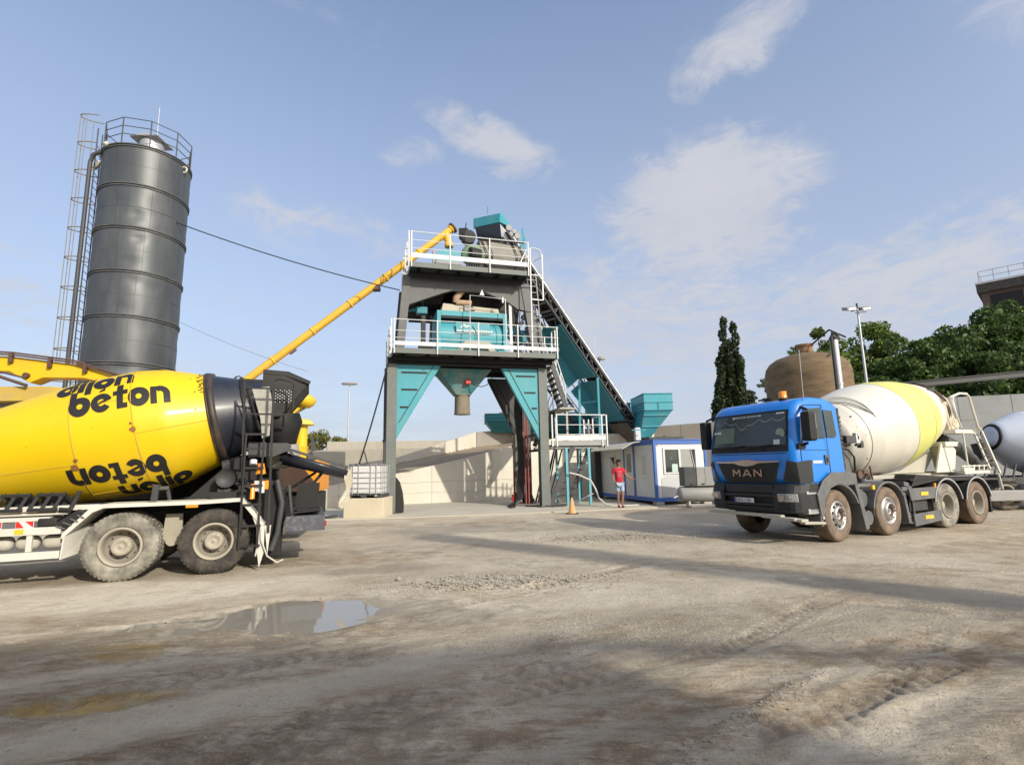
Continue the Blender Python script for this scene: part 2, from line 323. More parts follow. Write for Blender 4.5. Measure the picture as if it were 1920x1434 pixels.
pud = np.maximum(pud, blob(3.25, 3.3, .55, .35, 10, .2, 47)); pud = np.maximum(pud, .8*blob(4.75, 6.05, .9, .2, -30, .3, 49))
ridge = blob(-.3, 8.05, 1.1, .38, 4, .5, 51, 3); ridge2 = blob(1.75, 3.95, 1.2, .09, 38, .5, 53, 3); ridge3 = blob(2.25, 12.6, 1.2, .5, 0, .5, 55, 2)
Z = Z*near
Z = Z-pud*.035+ridge*(.02+.06*fbm(X*7, Y*7, 57, 3))+ridge2*(.005+.025*fbm(X*8, Y*8, 58, 3))+ridge3*(.01+.04*fbm(X*6, Y*6, 59, 3))
tread_c = np.zeros_like(X)
for (uu, vv_, v0, u_a, u_b, sgn) in ((u1, v1, 3.72, -3, 3.5, 1), (u1, v1, 4.02, -3, 3.2, -1), (u1, v1, 5.35, -4.5, 1.6, 1), (u1, v1, 2.55, .5, 6, 1), (u2, v2, 1.75, 2.5, 7, 1), (u2, v2, 2.9, 3.0, 8.5, -1), (u2, v2, 5.9, 1.5, 8, 1)):
    vq = vv_-v0-.06*np.sin(uu*1.1); band = np.clip((.14-np.abs(vq))/.03, 0, 1)*np.clip((uu-u_a)/.6, 0, 1)*np.clip((u_b-uu)/.9, 0, 1)*np.clip(fbm(uu*1.3, vv_*1.3, 301, 3)*4-1.35, 0, 1)
    lug = np.clip(np.sin(uu*2*pi/.15+np.abs(vq)*26*sgn)*1.6, -1, 1); Z = Z+band*(-.012+.011*lug)+np.clip((.05-np.abs(np.abs(vq)-.17))/.05, 0, 1)*.010*np.clip((uu-u_a)/.6, 0, 1)*np.clip((u_b-uu)/.9, 0, 1); tread_c = np.maximum(tread_c, band*np.clip(-lug*.7+.25, 0, 1))
flat = np.clip((Y-16)/3, 0, 1); Z = Z*(1-flat)-.0*flat
for (wx, wy) in ((-6.24, 8.9), (-5.05, 9.35), (6.64, 11.3), (8.2, 12.1), (10.3, 13.1), (11.6, 13.7), (6.5, 13.1)):   # the ground is level where wheels stand
    k = np.clip(1.6-np.hypot(X-wx, Y-wy)/.7, 0, 1); Z = Z*(1-k)
nv, nu = X.shape
me = bpy.data.meshes.new('ground'); vv = np.stack([X.ravel(), Y.ravel(), Z.ravel()], 1)
i = np.arange(nv*nu).reshape(nv, nu); q = np.stack([i[:-1, :-1], i[:-1, 1:], i[1:, 1:], i[1:, :-1]], -1).reshape(-1, 4)
me.vertices.add(nv*nu); me.vertices.foreach_set('co', vv.ravel()); me.loops.add(q.size); me.loops.foreach_set('vertex_index', q.ravel())
me.polygons.add(len(q)); me.polygons.foreach_set('loop_start', np.arange(0, q.size, 4)); me.polygons.foreach_set('loop_total', np.full(len(q), 4))
me.update(calc_edges=True); me.polygons.foreach_set('use_smooth', [True]*len(q))
def attr(name, a):
    at = me.attributes.new(name, 'FLOAT', 'POINT'); at.data.foreach_set('value', np.ascontiguousarray(a, dtype=np.float32).ravel())
streaks = fbm(u1*.22, v1*2.4, 71, 5, .62); streaks2 = fbm(u2*.3, v2*3, 75, 5, .6)
brown = np.clip((streaks-.44)*4.5, 0, 1)*np.clip((6.2-Y+ (fbm(X*.5, Y*.5, 73)-.5)*3)/1.5, 0, 1)*np.clip((2.2-X+Y*.1)/2+.35, .25, 1)
brown = np.maximum(brown, .9*blob(1.3, 3.75, 1.1, .3, 36, .6, 81, 2.2)); brown = np.maximum(brown, .75*blob(3.6, 5.0, 1.6, .35, 15, .6, 83, 2))
brown = np.maximum(brown, .8*blob(.8, 3.1, .8, .25, 20, .5, 85, 2)); brown = np.maximum(brown, .8*blob(-3.6, 5.6, 2.6, .55, 8, .5, 87, 1.5))
brown = np.maximum(brown, .55*blob(4.5, 8.6, 2.2, .5, -12, .6, 88, 1.5)); brown = np.maximum(brown, .6*blob(9.5, 10.6, 2.6, .7, 20, .6, 89, 1.2))
brown = np.maximum(brown, .6*blob(-3.2, 10.2, 1.4, .7, 5, .6, 90, 1.6)*(Y < 16))
brown = np.maximum(brown, .55*np.clip((fbm(X*.45+9, Y*1.1, 91, 5, .6)-.54)*6, 0, 1))
wet = np.maximum(.75*blob(-2.3, 6.6, 1.6, .85, 8, .4, 193), pud*.9); wet = np.maximum(wet, .8*blob(-3.3, 6.0, 2.4, .7, 12, .5, 93)); wet = np.maximum(wet, .65*blob(-1.0, 6.3, 1.3, .35, 14, .6, 94, 2))
wet = np.maximum(wet, .85*blob(5.0, 7.0, 1.9, .55, -33, .4, 95, 1.6)); wet = np.maximum(wet, .5*blob(.8, 9.4, 2.6, .6, -14, .5, 96))
wet = np.maximum(wet, .7*blob(1.2, 15.2, 2.4, 1.3, 0, .5, 97, .8)); wet = np.maximum(wet, .75*blob(-1.8, 15.0, 2.0, 1.4, 0, .5, 98, .8)); wet = np.maximum(wet, .6*blob(-2.1, 11.5, 1.5, .9, 0, .5, 99, 1))
wet = np.maximum(wet, .55*np.clip((streaks2-.57)*7, 0, 1)*fore); wet = np.maximum(wet, .6*blob(3.1, 3.5, 1.3, .5, 25, .4, 101))
wet = np.maximum(wet, .5*blob(5.0, 13.8, 2.0, .7, -10, .5, 102, 1))
pale = np.maximum(blob(-6.2, 7.6, 3.6, 1.0, 8, .35, 103, .9), .8*blob(-5.5, 4.3, 1.6, .35, 12, .5, 105)); pale = np.maximum(pale, .9*blob(-4.3, 6.25, 1.0, .07, 17, .5, 107, 2)); pale = np.maximum(pale, .6*blob(-3.3, 5.75, 1.0, .05, 12, .6, 108, 2))
pale = np.maximum(pale, .8*blob(2.2, 3.5, 1.2, .28, 34, .5, 109)); pale = np.maximum(pale, .6*blob(.3, 7.2, 2.2, .8, 0, .5, 110)); pale = np.maximum(pale, .8*blob(1.1, 3.45, .6, .2, 45, .5, 111, 2))
pale = np.maximum(pale, .7*ridge2); pale = np.maximum(pale, .6*blob(-8, 3.9, 1.4, .5, 0, .5, 112))
peb = np.maximum(ridge, ridge3*.8); peb = np.maximum(peb, .6*blob(2.5, 5.9, 2.6, .7, 8, .5, 113, 1.4)); peb = np.maximum(peb, .7*blob(-2.2, 9.3, .9, .4, 20, .6, 114, 2))
tr_m = fore*np.clip(tr*4+.5, 0, 1)
brown = np.maximum(brown, .85*np.clip((fbm(u1*.18+3, v1*1.6, 151, 5, .62)-.47)*5, 0, 1)*np.clip((9-Y)/4, 0, 1)); attr('brown', brown); wet = np.maximum(wet, .62*np.clip((6.2-Y)/1.2, 0, 1)*np.clip((.9-X)/1.6, 0, 1)*np.clip(fbm(u1*.3, v1*1.5, 401, 4)*3-.9, 0, 1)); attr('wet', wet); attr('pale', pale); attr('ochre', np.maximum(.9*blob(-3.25, 4.2, .6, .13, 12, .35, 161, 2), .5*blob(-3.75, 5.35, .35, .22, 0, .5, 163, 2))); attr('tread', tread_c); attr('pebble', peb); attr('track', tr_m)
gm = bpy.data.materials.new('dirty concrete yard'); gm.use_nodes = True; t = gm.node_tree; n = t.nodes; l = t.links; b = n['Principled BSDF']
def at(nm): a = n.new('ShaderNodeAttribute'); a.attribute_name = nm; return a.outputs['Fac']
def mth(op, a, b_=None, clamp=False):
    x = n.new('ShaderNodeMath'); x.operation = op; x.use_clamp = clamp
    for k, v in enumerate((a, b_)):
        if v is None: continue
        if isinstance(v, (int, float)): x.inputs[k].default_value = v
        else: l.new(v, x.inputs[k])
    return x.outputs[0]
pos = n.new('ShaderNodeNewGeometry').outputs['Position']
def nz(scale, det=6, rough=.6, vec=None, dist=0.): 
    x = n.new('ShaderNodeTexNoise'); x.inputs['Scale'].default_value = scale; x.inputs['Detail'].default_value = det; x.inputs['Roughness'].default_value = rough; x.inputs['Distortion'].default_value = dist; l.new(vec or pos, x.inputs['Vector']); return x.outputs['Fac']
def mixc(f, a, c):
    x = n.new('ShaderNodeMixRGB')
    if isinstance(f, (int, float)): x.inputs[0].default_value = f
    else: l.new(f, x.inputs[0])
    for k, v in ((1, a), (2, c)):
        if isinstance(v, tuple): x.inputs[k].default_value = v+(1,)
        else: l.new(v, x.inputs[k])
    return x.outputs[0]
def smooth(v, a, c):
    x = n.new('ShaderNodeMapRange'); x.interpolation_type = 'SMOOTHSTEP'; x.inputs['From Min'].default_value = a; x.inputs['From Max'].default_value = c; l.new(v, x.inputs['Value']); return x.outputs[0]
mp = n.new('ShaderNodeMapping'); mp.inputs['Rotation'].default_value = (0, 0, R(-30)); mp.inputs['Scale'].default_value = (.5, 3.2, 1); l.new(pos, mp.inputs[0])
mp2 = n.new('ShaderNodeMapping'); mp2.inputs['Rotation'].default_value = (0, 0, R(-28)); mp2.inputs['Scale'].default_value = (1.5, 8, 1); l.new(pos, mp2.inputs[0])
mp3 = n.new('ShaderNodeMapping'); mp3.inputs['Rotation'].default_value = (0, 0, R(12)); mp3.inputs['Scale'].default_value = (.5, 4, 1); l.new(pos, mp3.inputs[0])
A, B, C_, D, E4 = nz(.5, 8, .62), nz(2.6, 9, .72), nz(14, 8, .75), nz(80, 5, .65), nz(33, 5, .7)
ST = nz(1.6, 8, .68, mp.outputs[0], .4); ST2 = nz(1.8, 9, .74, mp2.outputs[0], .5); ST3 = nz(1.4, 8, .7, mp3.outputs[0], .6)
base = mixc(smooth(A, .35, .65), (.455, .39, .295), (.61, .54, .42)); base = mixc(mth('MULTIPLY', smooth(B, .42, .72), .55), base, (.37, .31, .23))
base = mixc(mth('MULTIPLY', smooth(ST3, .50, .7), .25), base, (.33, .28, .21)); base = mixc(mth('MULTIPLY', smooth(ST3, .5, .3), .2), base, (.68, .61, .49))
base = mixc(mth('MULTIPLY', at('pale'), smooth(B, .3, .55)), base, (.74, .67, .54))
bf = mth('MULTIPLY', at('brown'), smooth(mth('ADD', mth('MULTIPLY', B, .65), mth('MULTIPLY', ST2, .45)), .42, .66), True)
base = mixc(mth('MULTIPLY', bf, .88), base, (.225, .138, .062))
wn2 = mth('ADD', mth('MULTIPLY', mth('SUBTRACT', B, .5), 1.5), mth('MULTIPLY', mth('SUBTRACT', C_, .5), .7))
wf = smooth(mth('ADD', mth('MULTIPLY', at('wet'), .95), wn2), .22, 1.0)
base = mixc(mth('MULTIPLY', wf, .66), base, (.17, .148, .112)); base = mixc(mth('MULTIPLY', at('ochre'), smooth(B, .3, .6)), base, (.42, .27, .06)); base = mixc(mth('MULTIPLY', at('tread'), .55), base, (.22, .17, .115))
base = mixc(mth('MULTIPLY', smooth(ST2, .50, .66), mth('ADD', mth('MULTIPLY', at('track'), .36), .08)), base, (.21, .145, .085))
base = mixc(mth('MULTIPLY', smooth(ST2, .47, .33), mth('ADD', mth('MULTIPLY', at('track'), .28), .04)), base, (.56, .5, .39))
speck = smooth(C_, .57, .70); base = mixc(mth('MULTIPLY', speck, .5), base, (.15, .12, .085)); base = mixc(mth('MULTIPLY', smooth(D, .54, .68), .42), base, (.64, .58, .47)); base = mixc(mth('MULTIPLY', smooth(D, .46, .34), .42), base, (.17, .14, .1))
pb = mth('MULTIPLY', smooth(E4, .48, .62), at('pebble')); base = mixc(mth('MULTIPLY', pb, .45), base, (.56, .51, .42))
vo2 = n.new('ShaderNodeTexVoronoi'); vo2.inputs['Scale'].default_value = 9; l.new(pos, vo2.inputs['Vector'])
sp2 = mth('MULTIPLY', smooth(vo2.outputs['Distance'], .17, .08), smooth(B, .43, .58)); base = mixc(mth('MULTIPLY', sp2, .6), base, (.13, .10, .07))
l.new(base, b.inputs['Base Color'])
rg = n.new('ShaderNodeMapRange'); rg.inputs['To Min'].default_value = .93; rg.inputs['To Max'].default_value = .38; l.new(wf, rg.inputs['Value']); l.new(rg.outputs[0], b.inputs['Roughness']); b.inputs['Specular IOR Level'].default_value = .35
hh = mth('ADD', mth('MULTIPLY', C_, .9), mth('ADD', mth('MULTIPLY', D, .3), mth('ADD', mth('MULTIPLY', B, 1.0), mth('MULTIPLY', E4, .45))))
hh = mth('ADD', hh, mth('ADD', mth('MULTIPLY', pb, .6), mth('MULTIPLY', ST2, mth('ADD', mth('MULTIPLY', at('track'), 1.6), .25)))); hh = mth('MULTIPLY', hh, mth('SUBTRACT', 1.0, mth('MULTIPLY', wf, .5)))
bp = n.new('ShaderNodeBump'); bp.inputs['Strength'].default_value = .9; bp.inputs['Distance'].default_value = .045; l.new(hh, bp.inputs['Height']); l.new(bp.outputs[0], b.inputs['Normal'])
me.materials.append(gm); go = bpy.data.objects.new('ground', me); col.objects.link(go); tag(go, kind='structure')

wm = bpy.data.materials.new('muddy water'); wm.use_nodes = True; b = wm.node_tree.nodes['Principled BSDF']; b.inputs['Base Color'].default_value = (.27, .25, .21, 1)
b.inputs['Roughness'].default_value = .035; b.inputs['IOR'].default_value = 1.33; b.inputs['Specular IOR Level'].default_value = .6
t = wm.node_tree; nzz = t.nodes.new('ShaderNodeTexNoise'); nzz.inputs['Scale'].default_value = 9; tcn = t.nodes.new('ShaderNodeTexCoord'); t.links.new(tcn.outputs['Object'], nzz.inputs[0])
bpn = t.nodes.new('ShaderNodeBump'); bpn.inputs['Strength'].default_value = .05; bpn.inputs['Distance'].default_value = .005; t.links.new(nzz.outputs[0], bpn.inputs['Height']); t.links.new(bpn.outputs[0], b.inputs['Normal'])
M['water'] = wm
for (x0, x1, y0, y1, z) in ((-4.3, -.6, 5.5, 7.8, -.022), (2.4, 4.2, 2.7, 4.0, -.026)):
    g = G(); g.add([(x0, y0, z), (x1, y0, z), (x1, y1, z), (x0, y1, z)], [(0, 1, 2, 3)]); tag(g.build('puddle', 'water'), kind='structure')
# concrete slab under the mixing tower
g = G(); g.poly3([(-7.4, 18.15, .0), (-3.5, 18.5, 0), (2.6, 19.7, 0), (5.4, 20.5, 0), (5.4, 30, 0), (-13, 30, 0), (-13, 19.0, 0)], (0, 0, .035)); tag(g.build('concrete_apron', 'conc3'), kind='structure')
# loose stones and crumbs, too many to count
g = G(); rr = random.Random(5)
def stone(g, x, y, z, r, rr, n=1):
    vs = []; 
    for (a, b_, c) in ((1, 0, 0), (-1, 0, 0), (0, 1, 0), (0, -1, 0), (0, 0, 1), (0, 0, -1), (.6, .6, .5), (-.6, .5, .5), (.5, -.6, .5), (-.6, -.6, .45)):
        k = r*rr.uniform(.75, 1.25); vs.append((x+a*k, y+b_*k, z+c*k*.7))
    g.add(vs, [(4, 6, 7), (4, 8, 6), (4, 9, 8), (4, 7, 9), (0, 6, 8), (2, 7, 6), (1, 9, 7), (3, 8, 9), (0, 2, 6), (2, 1, 7), (1, 3, 9), (3, 0, 8), (0, 5, 2), (2, 5, 1), (1, 5, 3), (3, 5, 0)])
def gz(x, y):
    a = int(np.clip(np.searchsorted(gx, x), 0, nu-1)); c = int(np.clip(np.searchsorted(gy, y), 0, nv-1)); return float(Z[c, a])
for k in range(9000):
    if k < 2200: a = rr.gauss(0, 1); x = -.3+a*.75; y = 8.05+rr.gauss(0, .25)+a*.05; r = rr.uniform(.006, .022)
    elif k < 2700: x = 2.2+rr.gauss(0, .9); y = 12.6+rr.gauss(0, .4); r = rr.uniform(.01, .03)
    elif k < 3000: a = rr.uniform(-1, 1); x = 1.8+a*.9; y = 4+a*.7+rr.gauss(0, .07); r = rr.uniform(.003, .011)
    else: y = 3.1+13*rr.random()**1.7; x = rr.uniform(-1, 1)*(1.2+y*.75)+.3; r = rr.uniform(.002, .010)*(1 if y > 5 else .65)
    stone(g, x, y, gz(x, y)+r*.15, r, rr)
tag(g.build('loose_gravel', 'stone'), 'loose stones and crumbs scattered over the yard', 'gravel', kind='stuff')
for (x, y, r, lb) in ((-1.75, 8.28, .06, 'pale fist sized stone left of the gravel heap in the yard'), (-3.95, 6.35, .035, 'small pale stone at the left edge of the puddle')):
    g = G(); stone(g, x, y, gz(x, y)+r*.4, r, rr); tag(g.build('rock', 'stone', bevel=r*.25), lb, 'rock')
# ---------------------------------------------------------------- mixing tower
TP, TR = (-4.56, 20.0, 0), 16
def Twd(s, y, z): a = R(TR); return Vector((TP[0]+s*cos(a)-y*sin(a), TP[1]+s*sin(a)+y*cos(a), z))
DP = 2.75                                               # depth of the tower
T = thing('mixing_tower', 'tall dark steel mixing tower with two railed decks and teal corner plates', 'concrete plant', TP, TR)
def hcol(p, q, w=.37, d=.34):
    g = G(); p, q = Vector(p), Vector(q)
    for yy in (0, d-.03): g.beam(p+Vector((0, yy, 0)), q+Vector((0, yy, 0)), w, .03, (0, 1, 0))
    m = Vector((0, d/2-.015, 0)); g.beam(p+m, q+m, .02, d-.04, (0, 1, 0)); return g
for s in (-.02, 6.07):
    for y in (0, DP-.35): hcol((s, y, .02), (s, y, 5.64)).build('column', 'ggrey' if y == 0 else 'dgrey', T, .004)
g = G()
for s in (-.02, 6.07):
    for y in (.16, DP-.2): g.box(s-.32, s+.32, y-.3, y+.3, .035, .065); [g.cyl((s+a, y+b, .06), (s+a, y+b, .11), .02, 6) for a in (-.26, .26) for b in (-.24, .24)]
g.build('base_plate', 'dgrey', T)
g = G(); g.prism([(0, 0), (.30, 0), (.31, .35), (.26, .75), (.16, 1.1), (.03, 1.28), (0, 1.28)], (.17, .02, .06), (1, 0, 0), (0, 0, 1), (0, .3, 0)); g.build('bollard_guard', 'vblack', T, .02)
g = G()
for k in range(3): g.box(-.19, .15, -.012, -.002, 1.3+k*.3, 1.34+k*.3)
def gusset(pts, slots, y, m):
    g = G(); g.prism(pts, (0, y, 0), (1, 0, 0), (0, 0, 1), (0, .03, 0)); o = g.build('corner_plate', m, T)
    (x0, z0), (x1, z1), (x2, z2) = pts[:3]
    g = G(); g.beam((x1, y+.1, z1), (x2, y+.1, z2), .3, .02, (0, 1, 0)) if 0 else None
    for (a, b, z) in slots: g.box(a, b, y-.012, y-.001, z-.035, z+.035)
    d = Vector((x2-x1, 0, z2-z1)).normalized(); n_ = Vector((d.z, 0, -d.x)); n_ = n_ if (n_.x < 0) == (x1 > x0) else -n_
    a = Vector((x1, y-.008, z1)); b = Vector((x2, y-.008, z2)); a1 = a+n_*.22; b1 = b+n_*.22; g.beam(a1+d*.14, b1-d*.55, .025, .012, (0, 1, 0))
    g.build('slot', 'vblack', o)
    g = G(); g.beam((x1, y+.09, z1), (x2, y+.09, z2), .035, .2, (0, 1, 0)); g.build('edge_flange', m, o)
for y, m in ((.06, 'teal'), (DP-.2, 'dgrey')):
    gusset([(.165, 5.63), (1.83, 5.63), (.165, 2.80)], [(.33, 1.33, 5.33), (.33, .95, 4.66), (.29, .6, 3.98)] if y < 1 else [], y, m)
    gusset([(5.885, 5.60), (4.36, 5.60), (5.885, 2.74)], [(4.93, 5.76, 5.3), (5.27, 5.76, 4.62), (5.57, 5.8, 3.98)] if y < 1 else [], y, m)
# floor beams and decks
def deck(x0, x1, y0, y1, z, fas, nb, name):
    g = G(); g.box(x0+.02, x1-.02, y0+.02, y1-.02, z+fas-.03, z+fas-.004)
    for yy in (y0, y1-.03): g.box(x0, x1, yy, yy+.03, z, z+fas)
    for xx in (x0, x1-.03): g.box(xx, xx+.03, y0+.03, y1-.03, z, z+fas)
    g.build(name, 'ggrey', T, .003)
    g = G()
    for k in range(nb): xx = x0+(k+.5)*(x1-x0)/nb; g.box(xx-.04, xx+.04, y0+.05, y1-.05, z+.02, z+fas-.035)
    for yy in (y0+.6, (y0+y1)/2, y1-.6): g.box(x0+.05, x1-.05, yy-.05, yy+.05, z-.16, z+.018)
    g.build('floor_joists', 'vblack', T)
deck(-.06, 6.5, -.75, DP+.35, 5.92, .2, 7, 'lower_deck')
deck(.56, 5.36, -.75, DP-.1, 9.33, .2, 6, 'upper_deck')
g = G()
for y in (.04, DP-.3): g.box(-.2, 6.26, y, y+.26, 5.66, 5.91)
for s in (-.15, 5.95): g.box(s, s+.25, .31, DP-.31, 5.68, 5.9)
g.box(.3, 5.9, 1.3, 1.5, 5.7, 5.89); g.build('ring_beam', 'vblack', T, .005)
# railings
def railing(pts, zb, hs, toe, posts, name='railing', m='white', parent=T, r=.018, pr=.03):
    g = G(); 
    for a, b in zip(pts[:-1], pts[1:]):
        a, b = Vector(a), Vector(b)
        for h in hs[:-1]: g.beam((a.x, a.y, zb+h), (b.x, b.y, zb+h), r, r)
        g.beam((a.x, a.y, zb+hs[-1]), (b.x, b.y, zb+hs[-1]), r*1.35, r*1.35)
        if toe: g.beam((a.x, a.y, zb+toe[0]), (b.x, b.y, zb+toe[0]), .012, toe[1])
    for (x, y) in posts: g.beam((x, y, zb-.22), (x, y, zb+hs[-1]+.02), pr*1.5, pr, (0, 1, 0))
    return g.build(name, m, parent)
yF = -.78; hl = (.38, .66, 1.09)
railing([(0, yF), (6.48, yF)], 6.12, hl, (.17, .15), [(0, yF-.02), (1.6, yF-.02), (3.2, yF-.02), (4.8, yF-.02), (6.46, yF-.02)])
railing([(-.09, yF), (-.09, DP+.3)], 6.12, hl, (.17, .15), [(-.11, yF), (-.11, .1), (-.11, 1.0), (-.11, 1.9), (-.11, DP+.3)])
railing([(6.52, .9), (6.52, DP+.3), (0, DP+.33)], 6.12, hl, (.17, .15), [(6.52, .9), (6.52, DP+.3), (4.3, DP+.36), (2.2, DP+.36), (0, DP+.36)])
railing([(6.52, yF), (6.52, .0)], 6.12, hl, (.17, .15), [(6.52, -.4), (6.52, 0)])
yU = -.78; hl = (.55, .88, 1.22)
railing([(.6, yU), (5.34, yU)], 9.53, hl, (.26, .19), [(.6, yU-.02), (2.1, yU-.02), (3.7, yU-.02), (5.32, yU-.02)])
railing([(.53, yU), (.53, DP-.1)], 9.53, hl, (.26, .19), [(.5, yU), (.5, 0.1), (.5, .9), (.5, 1.7), (.5, DP-.1)])
railing([(.6, DP-.07), (5.3, DP-.07)], 9.53, hl, (.26, .19), [(.6, DP-.07), (2.2, DP-.07), (3.9, DP-.07), (5.3, DP-.07)])
# upper frame : two leaning portals with haunched beams
for y in (.12, DP-.45):
    g = G()
    g.poly3([(.12, y, 6.13), (.42, y, 6.13), (.70, y, 9.31), (.36, y, 9.31)], (0, .28, 0))
    g.poly3([(6.02, y, 6.13), (5.72, y, 6.13), (5.24, y, 9.31), (5.62, y, 9.31)], (0, .28, 0))
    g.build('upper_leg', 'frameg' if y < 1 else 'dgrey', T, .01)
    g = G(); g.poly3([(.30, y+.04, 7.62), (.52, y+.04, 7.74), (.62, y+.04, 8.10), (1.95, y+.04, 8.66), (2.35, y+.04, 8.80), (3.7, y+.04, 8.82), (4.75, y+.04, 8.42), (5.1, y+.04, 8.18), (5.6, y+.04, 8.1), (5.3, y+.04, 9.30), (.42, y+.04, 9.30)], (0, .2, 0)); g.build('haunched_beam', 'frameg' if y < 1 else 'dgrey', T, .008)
# dark weighing hoppers hanging under the upper deck
for (x0, x1) in ((.95, 2.35), (2.6, 4.7)):
    g = G(); A = [(x0, .75, 9.3), (x1, .75, 9.3), (x1, 2.1, 9.3), (x0, 2.1, 9.3)]; m_ = (x0+x1)/2; B_ = [(m_-.35, 1.1, 8.45), (m_+.35, 1.1, 8.45), (m_+.35, 1.7, 8.45), (m_-.35, 1.7, 8.45)]
    g.add(A+B_, [(0, 1, 2, 3), (7, 6, 5, 4)]+[(i, 4+i, 4+(i+1) % 4, (i+1) % 4) for i in range(4)]); g.build('weighing_hopper', 'vblack', T, .02)
g = G(); g.box(.75, 5.2, 2.05, 2.12, 7.9, 9.3); g.build('back_panel', 'black', T)
g = G(); g.rod((5.2, .6, 8.9), (4.2, .6, 8.95), .1, 10); g.rod((1.2, .5, 9.2), (4.9, .5, 9.15), .05, 8); g.rod((1.3, .55, 8.95), (.8, .8, 8.2), .06, 8); g.build('pipework', 'black', T)
g = G(); g.box(2.0, 2.35, .35, .6, 9.35, 9.3); g.build('valve_box', 'dteal', T, .01)
g = G(); g.tube([(2.55, .55, 8.42), (2.55, .5, 8.6), (2.75, .45, 8.85), (2.95, .5, 9.15), (2.9, .7, 9.35)], .14, 12); g.tube([(2.55, .55, 8.42), (3.2, .55, 8.42)], .12, 12); g.build('rubber_sleeve', mat('tan sleeve', (.45, .31, .2), .8, dirt=.4), T)
# service cables and boxes at the right of the lower deck
g = G(); q = random.Random(3)
for k in range(9):
    x = 5.15+q.random()*1.1; pts = [(x, 1.3+q.random()*.6, 9.5)]
    for z in (8.9, 8.2, 7.5, 6.9, 6.3): pts.append((x+q.uniform(-.16, .16), 1.2+q.random()*.5, z))
    g.tube(pts, .02, 5)
g.build('cable_bundle', 'black', T)
g = G(); g.box(5.35, 5.85, 1.0, 1.25, 6.9, 7.5); g.box(4.95, 5.25, .9, 1.2, 7.3, 7.6); g.build('control_box', 'dteal', T, .01)
g = G()
for (x, z, r) in ((5.6, 8.05, .13), (5.45, 7.75, .1), (5.75, 7.55, .12), (6.1, 7.2, .1), (5.95, 6.75, .14)): g.cyl((x, .7, z), (x, .95, z), r, 14)
for k in range(8): a = (5.2+q.random()*1.2, .75, 6.4+q.random()*1.3); g.beam(a, (a[0]+q.uniform(-.4, .4), .9, a[2]+q.uniform(.1, .4)), .05, .05)
g.build('air_fittings', 'galv', T)
g = G(); g.poly3([(5.75, .5, 8.3), (5.98, .5, 8.3), (6.5, .5, 6.3), (6.27, .5, 6.3)], (0, .14, 0)); g.build('leaning_brace', 'frameg', T, .005)
g = G(); [g.rod((5.2+k*.2, 2.2, 9.3), (5.9-k*.15, 2.2, 6.4), .03, 6) for k in range(4)]; g.build('tie_rods', 'dgrey', T)
# discharge funnel under the lower deck
g = G(); z1, z0 = 5.64, 4.62
A = [(1.84, .55, z1), (4.05, .55, z1), (4.05, 2.05, z1), (1.84, 2.05, z1)]; Bq = [(2.62, .98, z0), (3.24, .98, z0), (3.24, 1.6, z0), (2.62, 1.6, z0)]
g.add(A+Bq, [(i, 4+i, 4+(i+1) % 4, (i+1) % 4) for i in range(4)]+[(0, 1, 2, 3)])
fm = mat('funnel teal and cement', (.035, .20, .22), .5, dirt=.75, dcol=(.33, .29, .22), ds=1.6, edge=.46); o = g.build('discharge_funnel', fm, T, .01)
g = G(); g.cyl((2.93, 1.29, 4.66), (2.93, 1.29, 3.85), .31, 24, .33); g.cyl((2.93, 1.29, 4.70), (2.93, 1.29, 4.60), .34, 24); g.cyl((2.93, 1.29, 3.88), (2.93, 1.29, 3.83), .35, 24)
g.build('spout', mat('cement crusted spout', (.20, .17, .13), .9, dirt=.7, dcol=(.36, .31, .24), ds=3, streak=.3, bump=.7, bs=20), o)
g = G(); g.box(2.95, 3.17, .60, .78, 5.02, 5.2); g.build('vibrator_motor', 'red', o, .02)
g = G(); g.tube([(3.17, .7, 5.06), (3.35, .55, 4.95), (3.6, .5, 4.9), (3.85, .6, 5.0), (4.1, .8, 5.3), (4.2, 1, 5.64)], .018, 6); g.build('motor_cable', 'black', o)
# braces and pipes by the right rear column
g = G()
for a, b in (((5.5, DP-.2, 0.1), (6.05, DP-.4, 2.5)), ((6.3, DP-.4, .1), (5.4, DP-.3, 2.6)), ((6.0, .5, 2.3), (6.0, DP-.4, 2.3)), ((6.0, .5, 2.95), (6.0, DP-.4, 2.95)), ((4.35, DP-.25, 5.5), (5.6, DP-.25, 3.0))): g.beam(a, b, .1, .1)
g.build('brace', 'black', T)
g = G(); g.rod((5.52, DP-.1, .05), (5.52, DP-.1, 3.1), .05, 8); g.rod((5.72, 1.6, .05), (5.72, 1.6, 5.6), .035, 8); g.rod((5.82, 1.5, .05), (5.82, 1.5, 5.6), .03, 8); g.build('riser_pipe', 'redbr', T)
g = G()
for k in range(6):
    x = 5.35+k*.05; g.tube([(x, 1.4, 5.6), (x-.1, 1.5, 4), (x+.05, 1.5, 2.2), (x-.05, 1.3, 1.0), (x-.25, .9, .35), (x-.5-.1*k, .3+.05*k, .09), (x-.8, .0+.03*k, .07)], .025, 6)
g.build('hanging_cables', 'black', T)
g = G(); g.prism([(5.35, 3.0), (5.9, 3.2), (5.86, 1.2), (5.5, .4), (5.42, .1), (5.62, .1), (5.7, .8), (5.4, 1.6)], (0, DP-.5, 0), (1, 0, 0), (0, 0, 1), (0, .06, 0)); g.build('splash_sheet', mat('muddy sheet', (.16, .145, .12), .9, dirt=.8, ds=3), T)
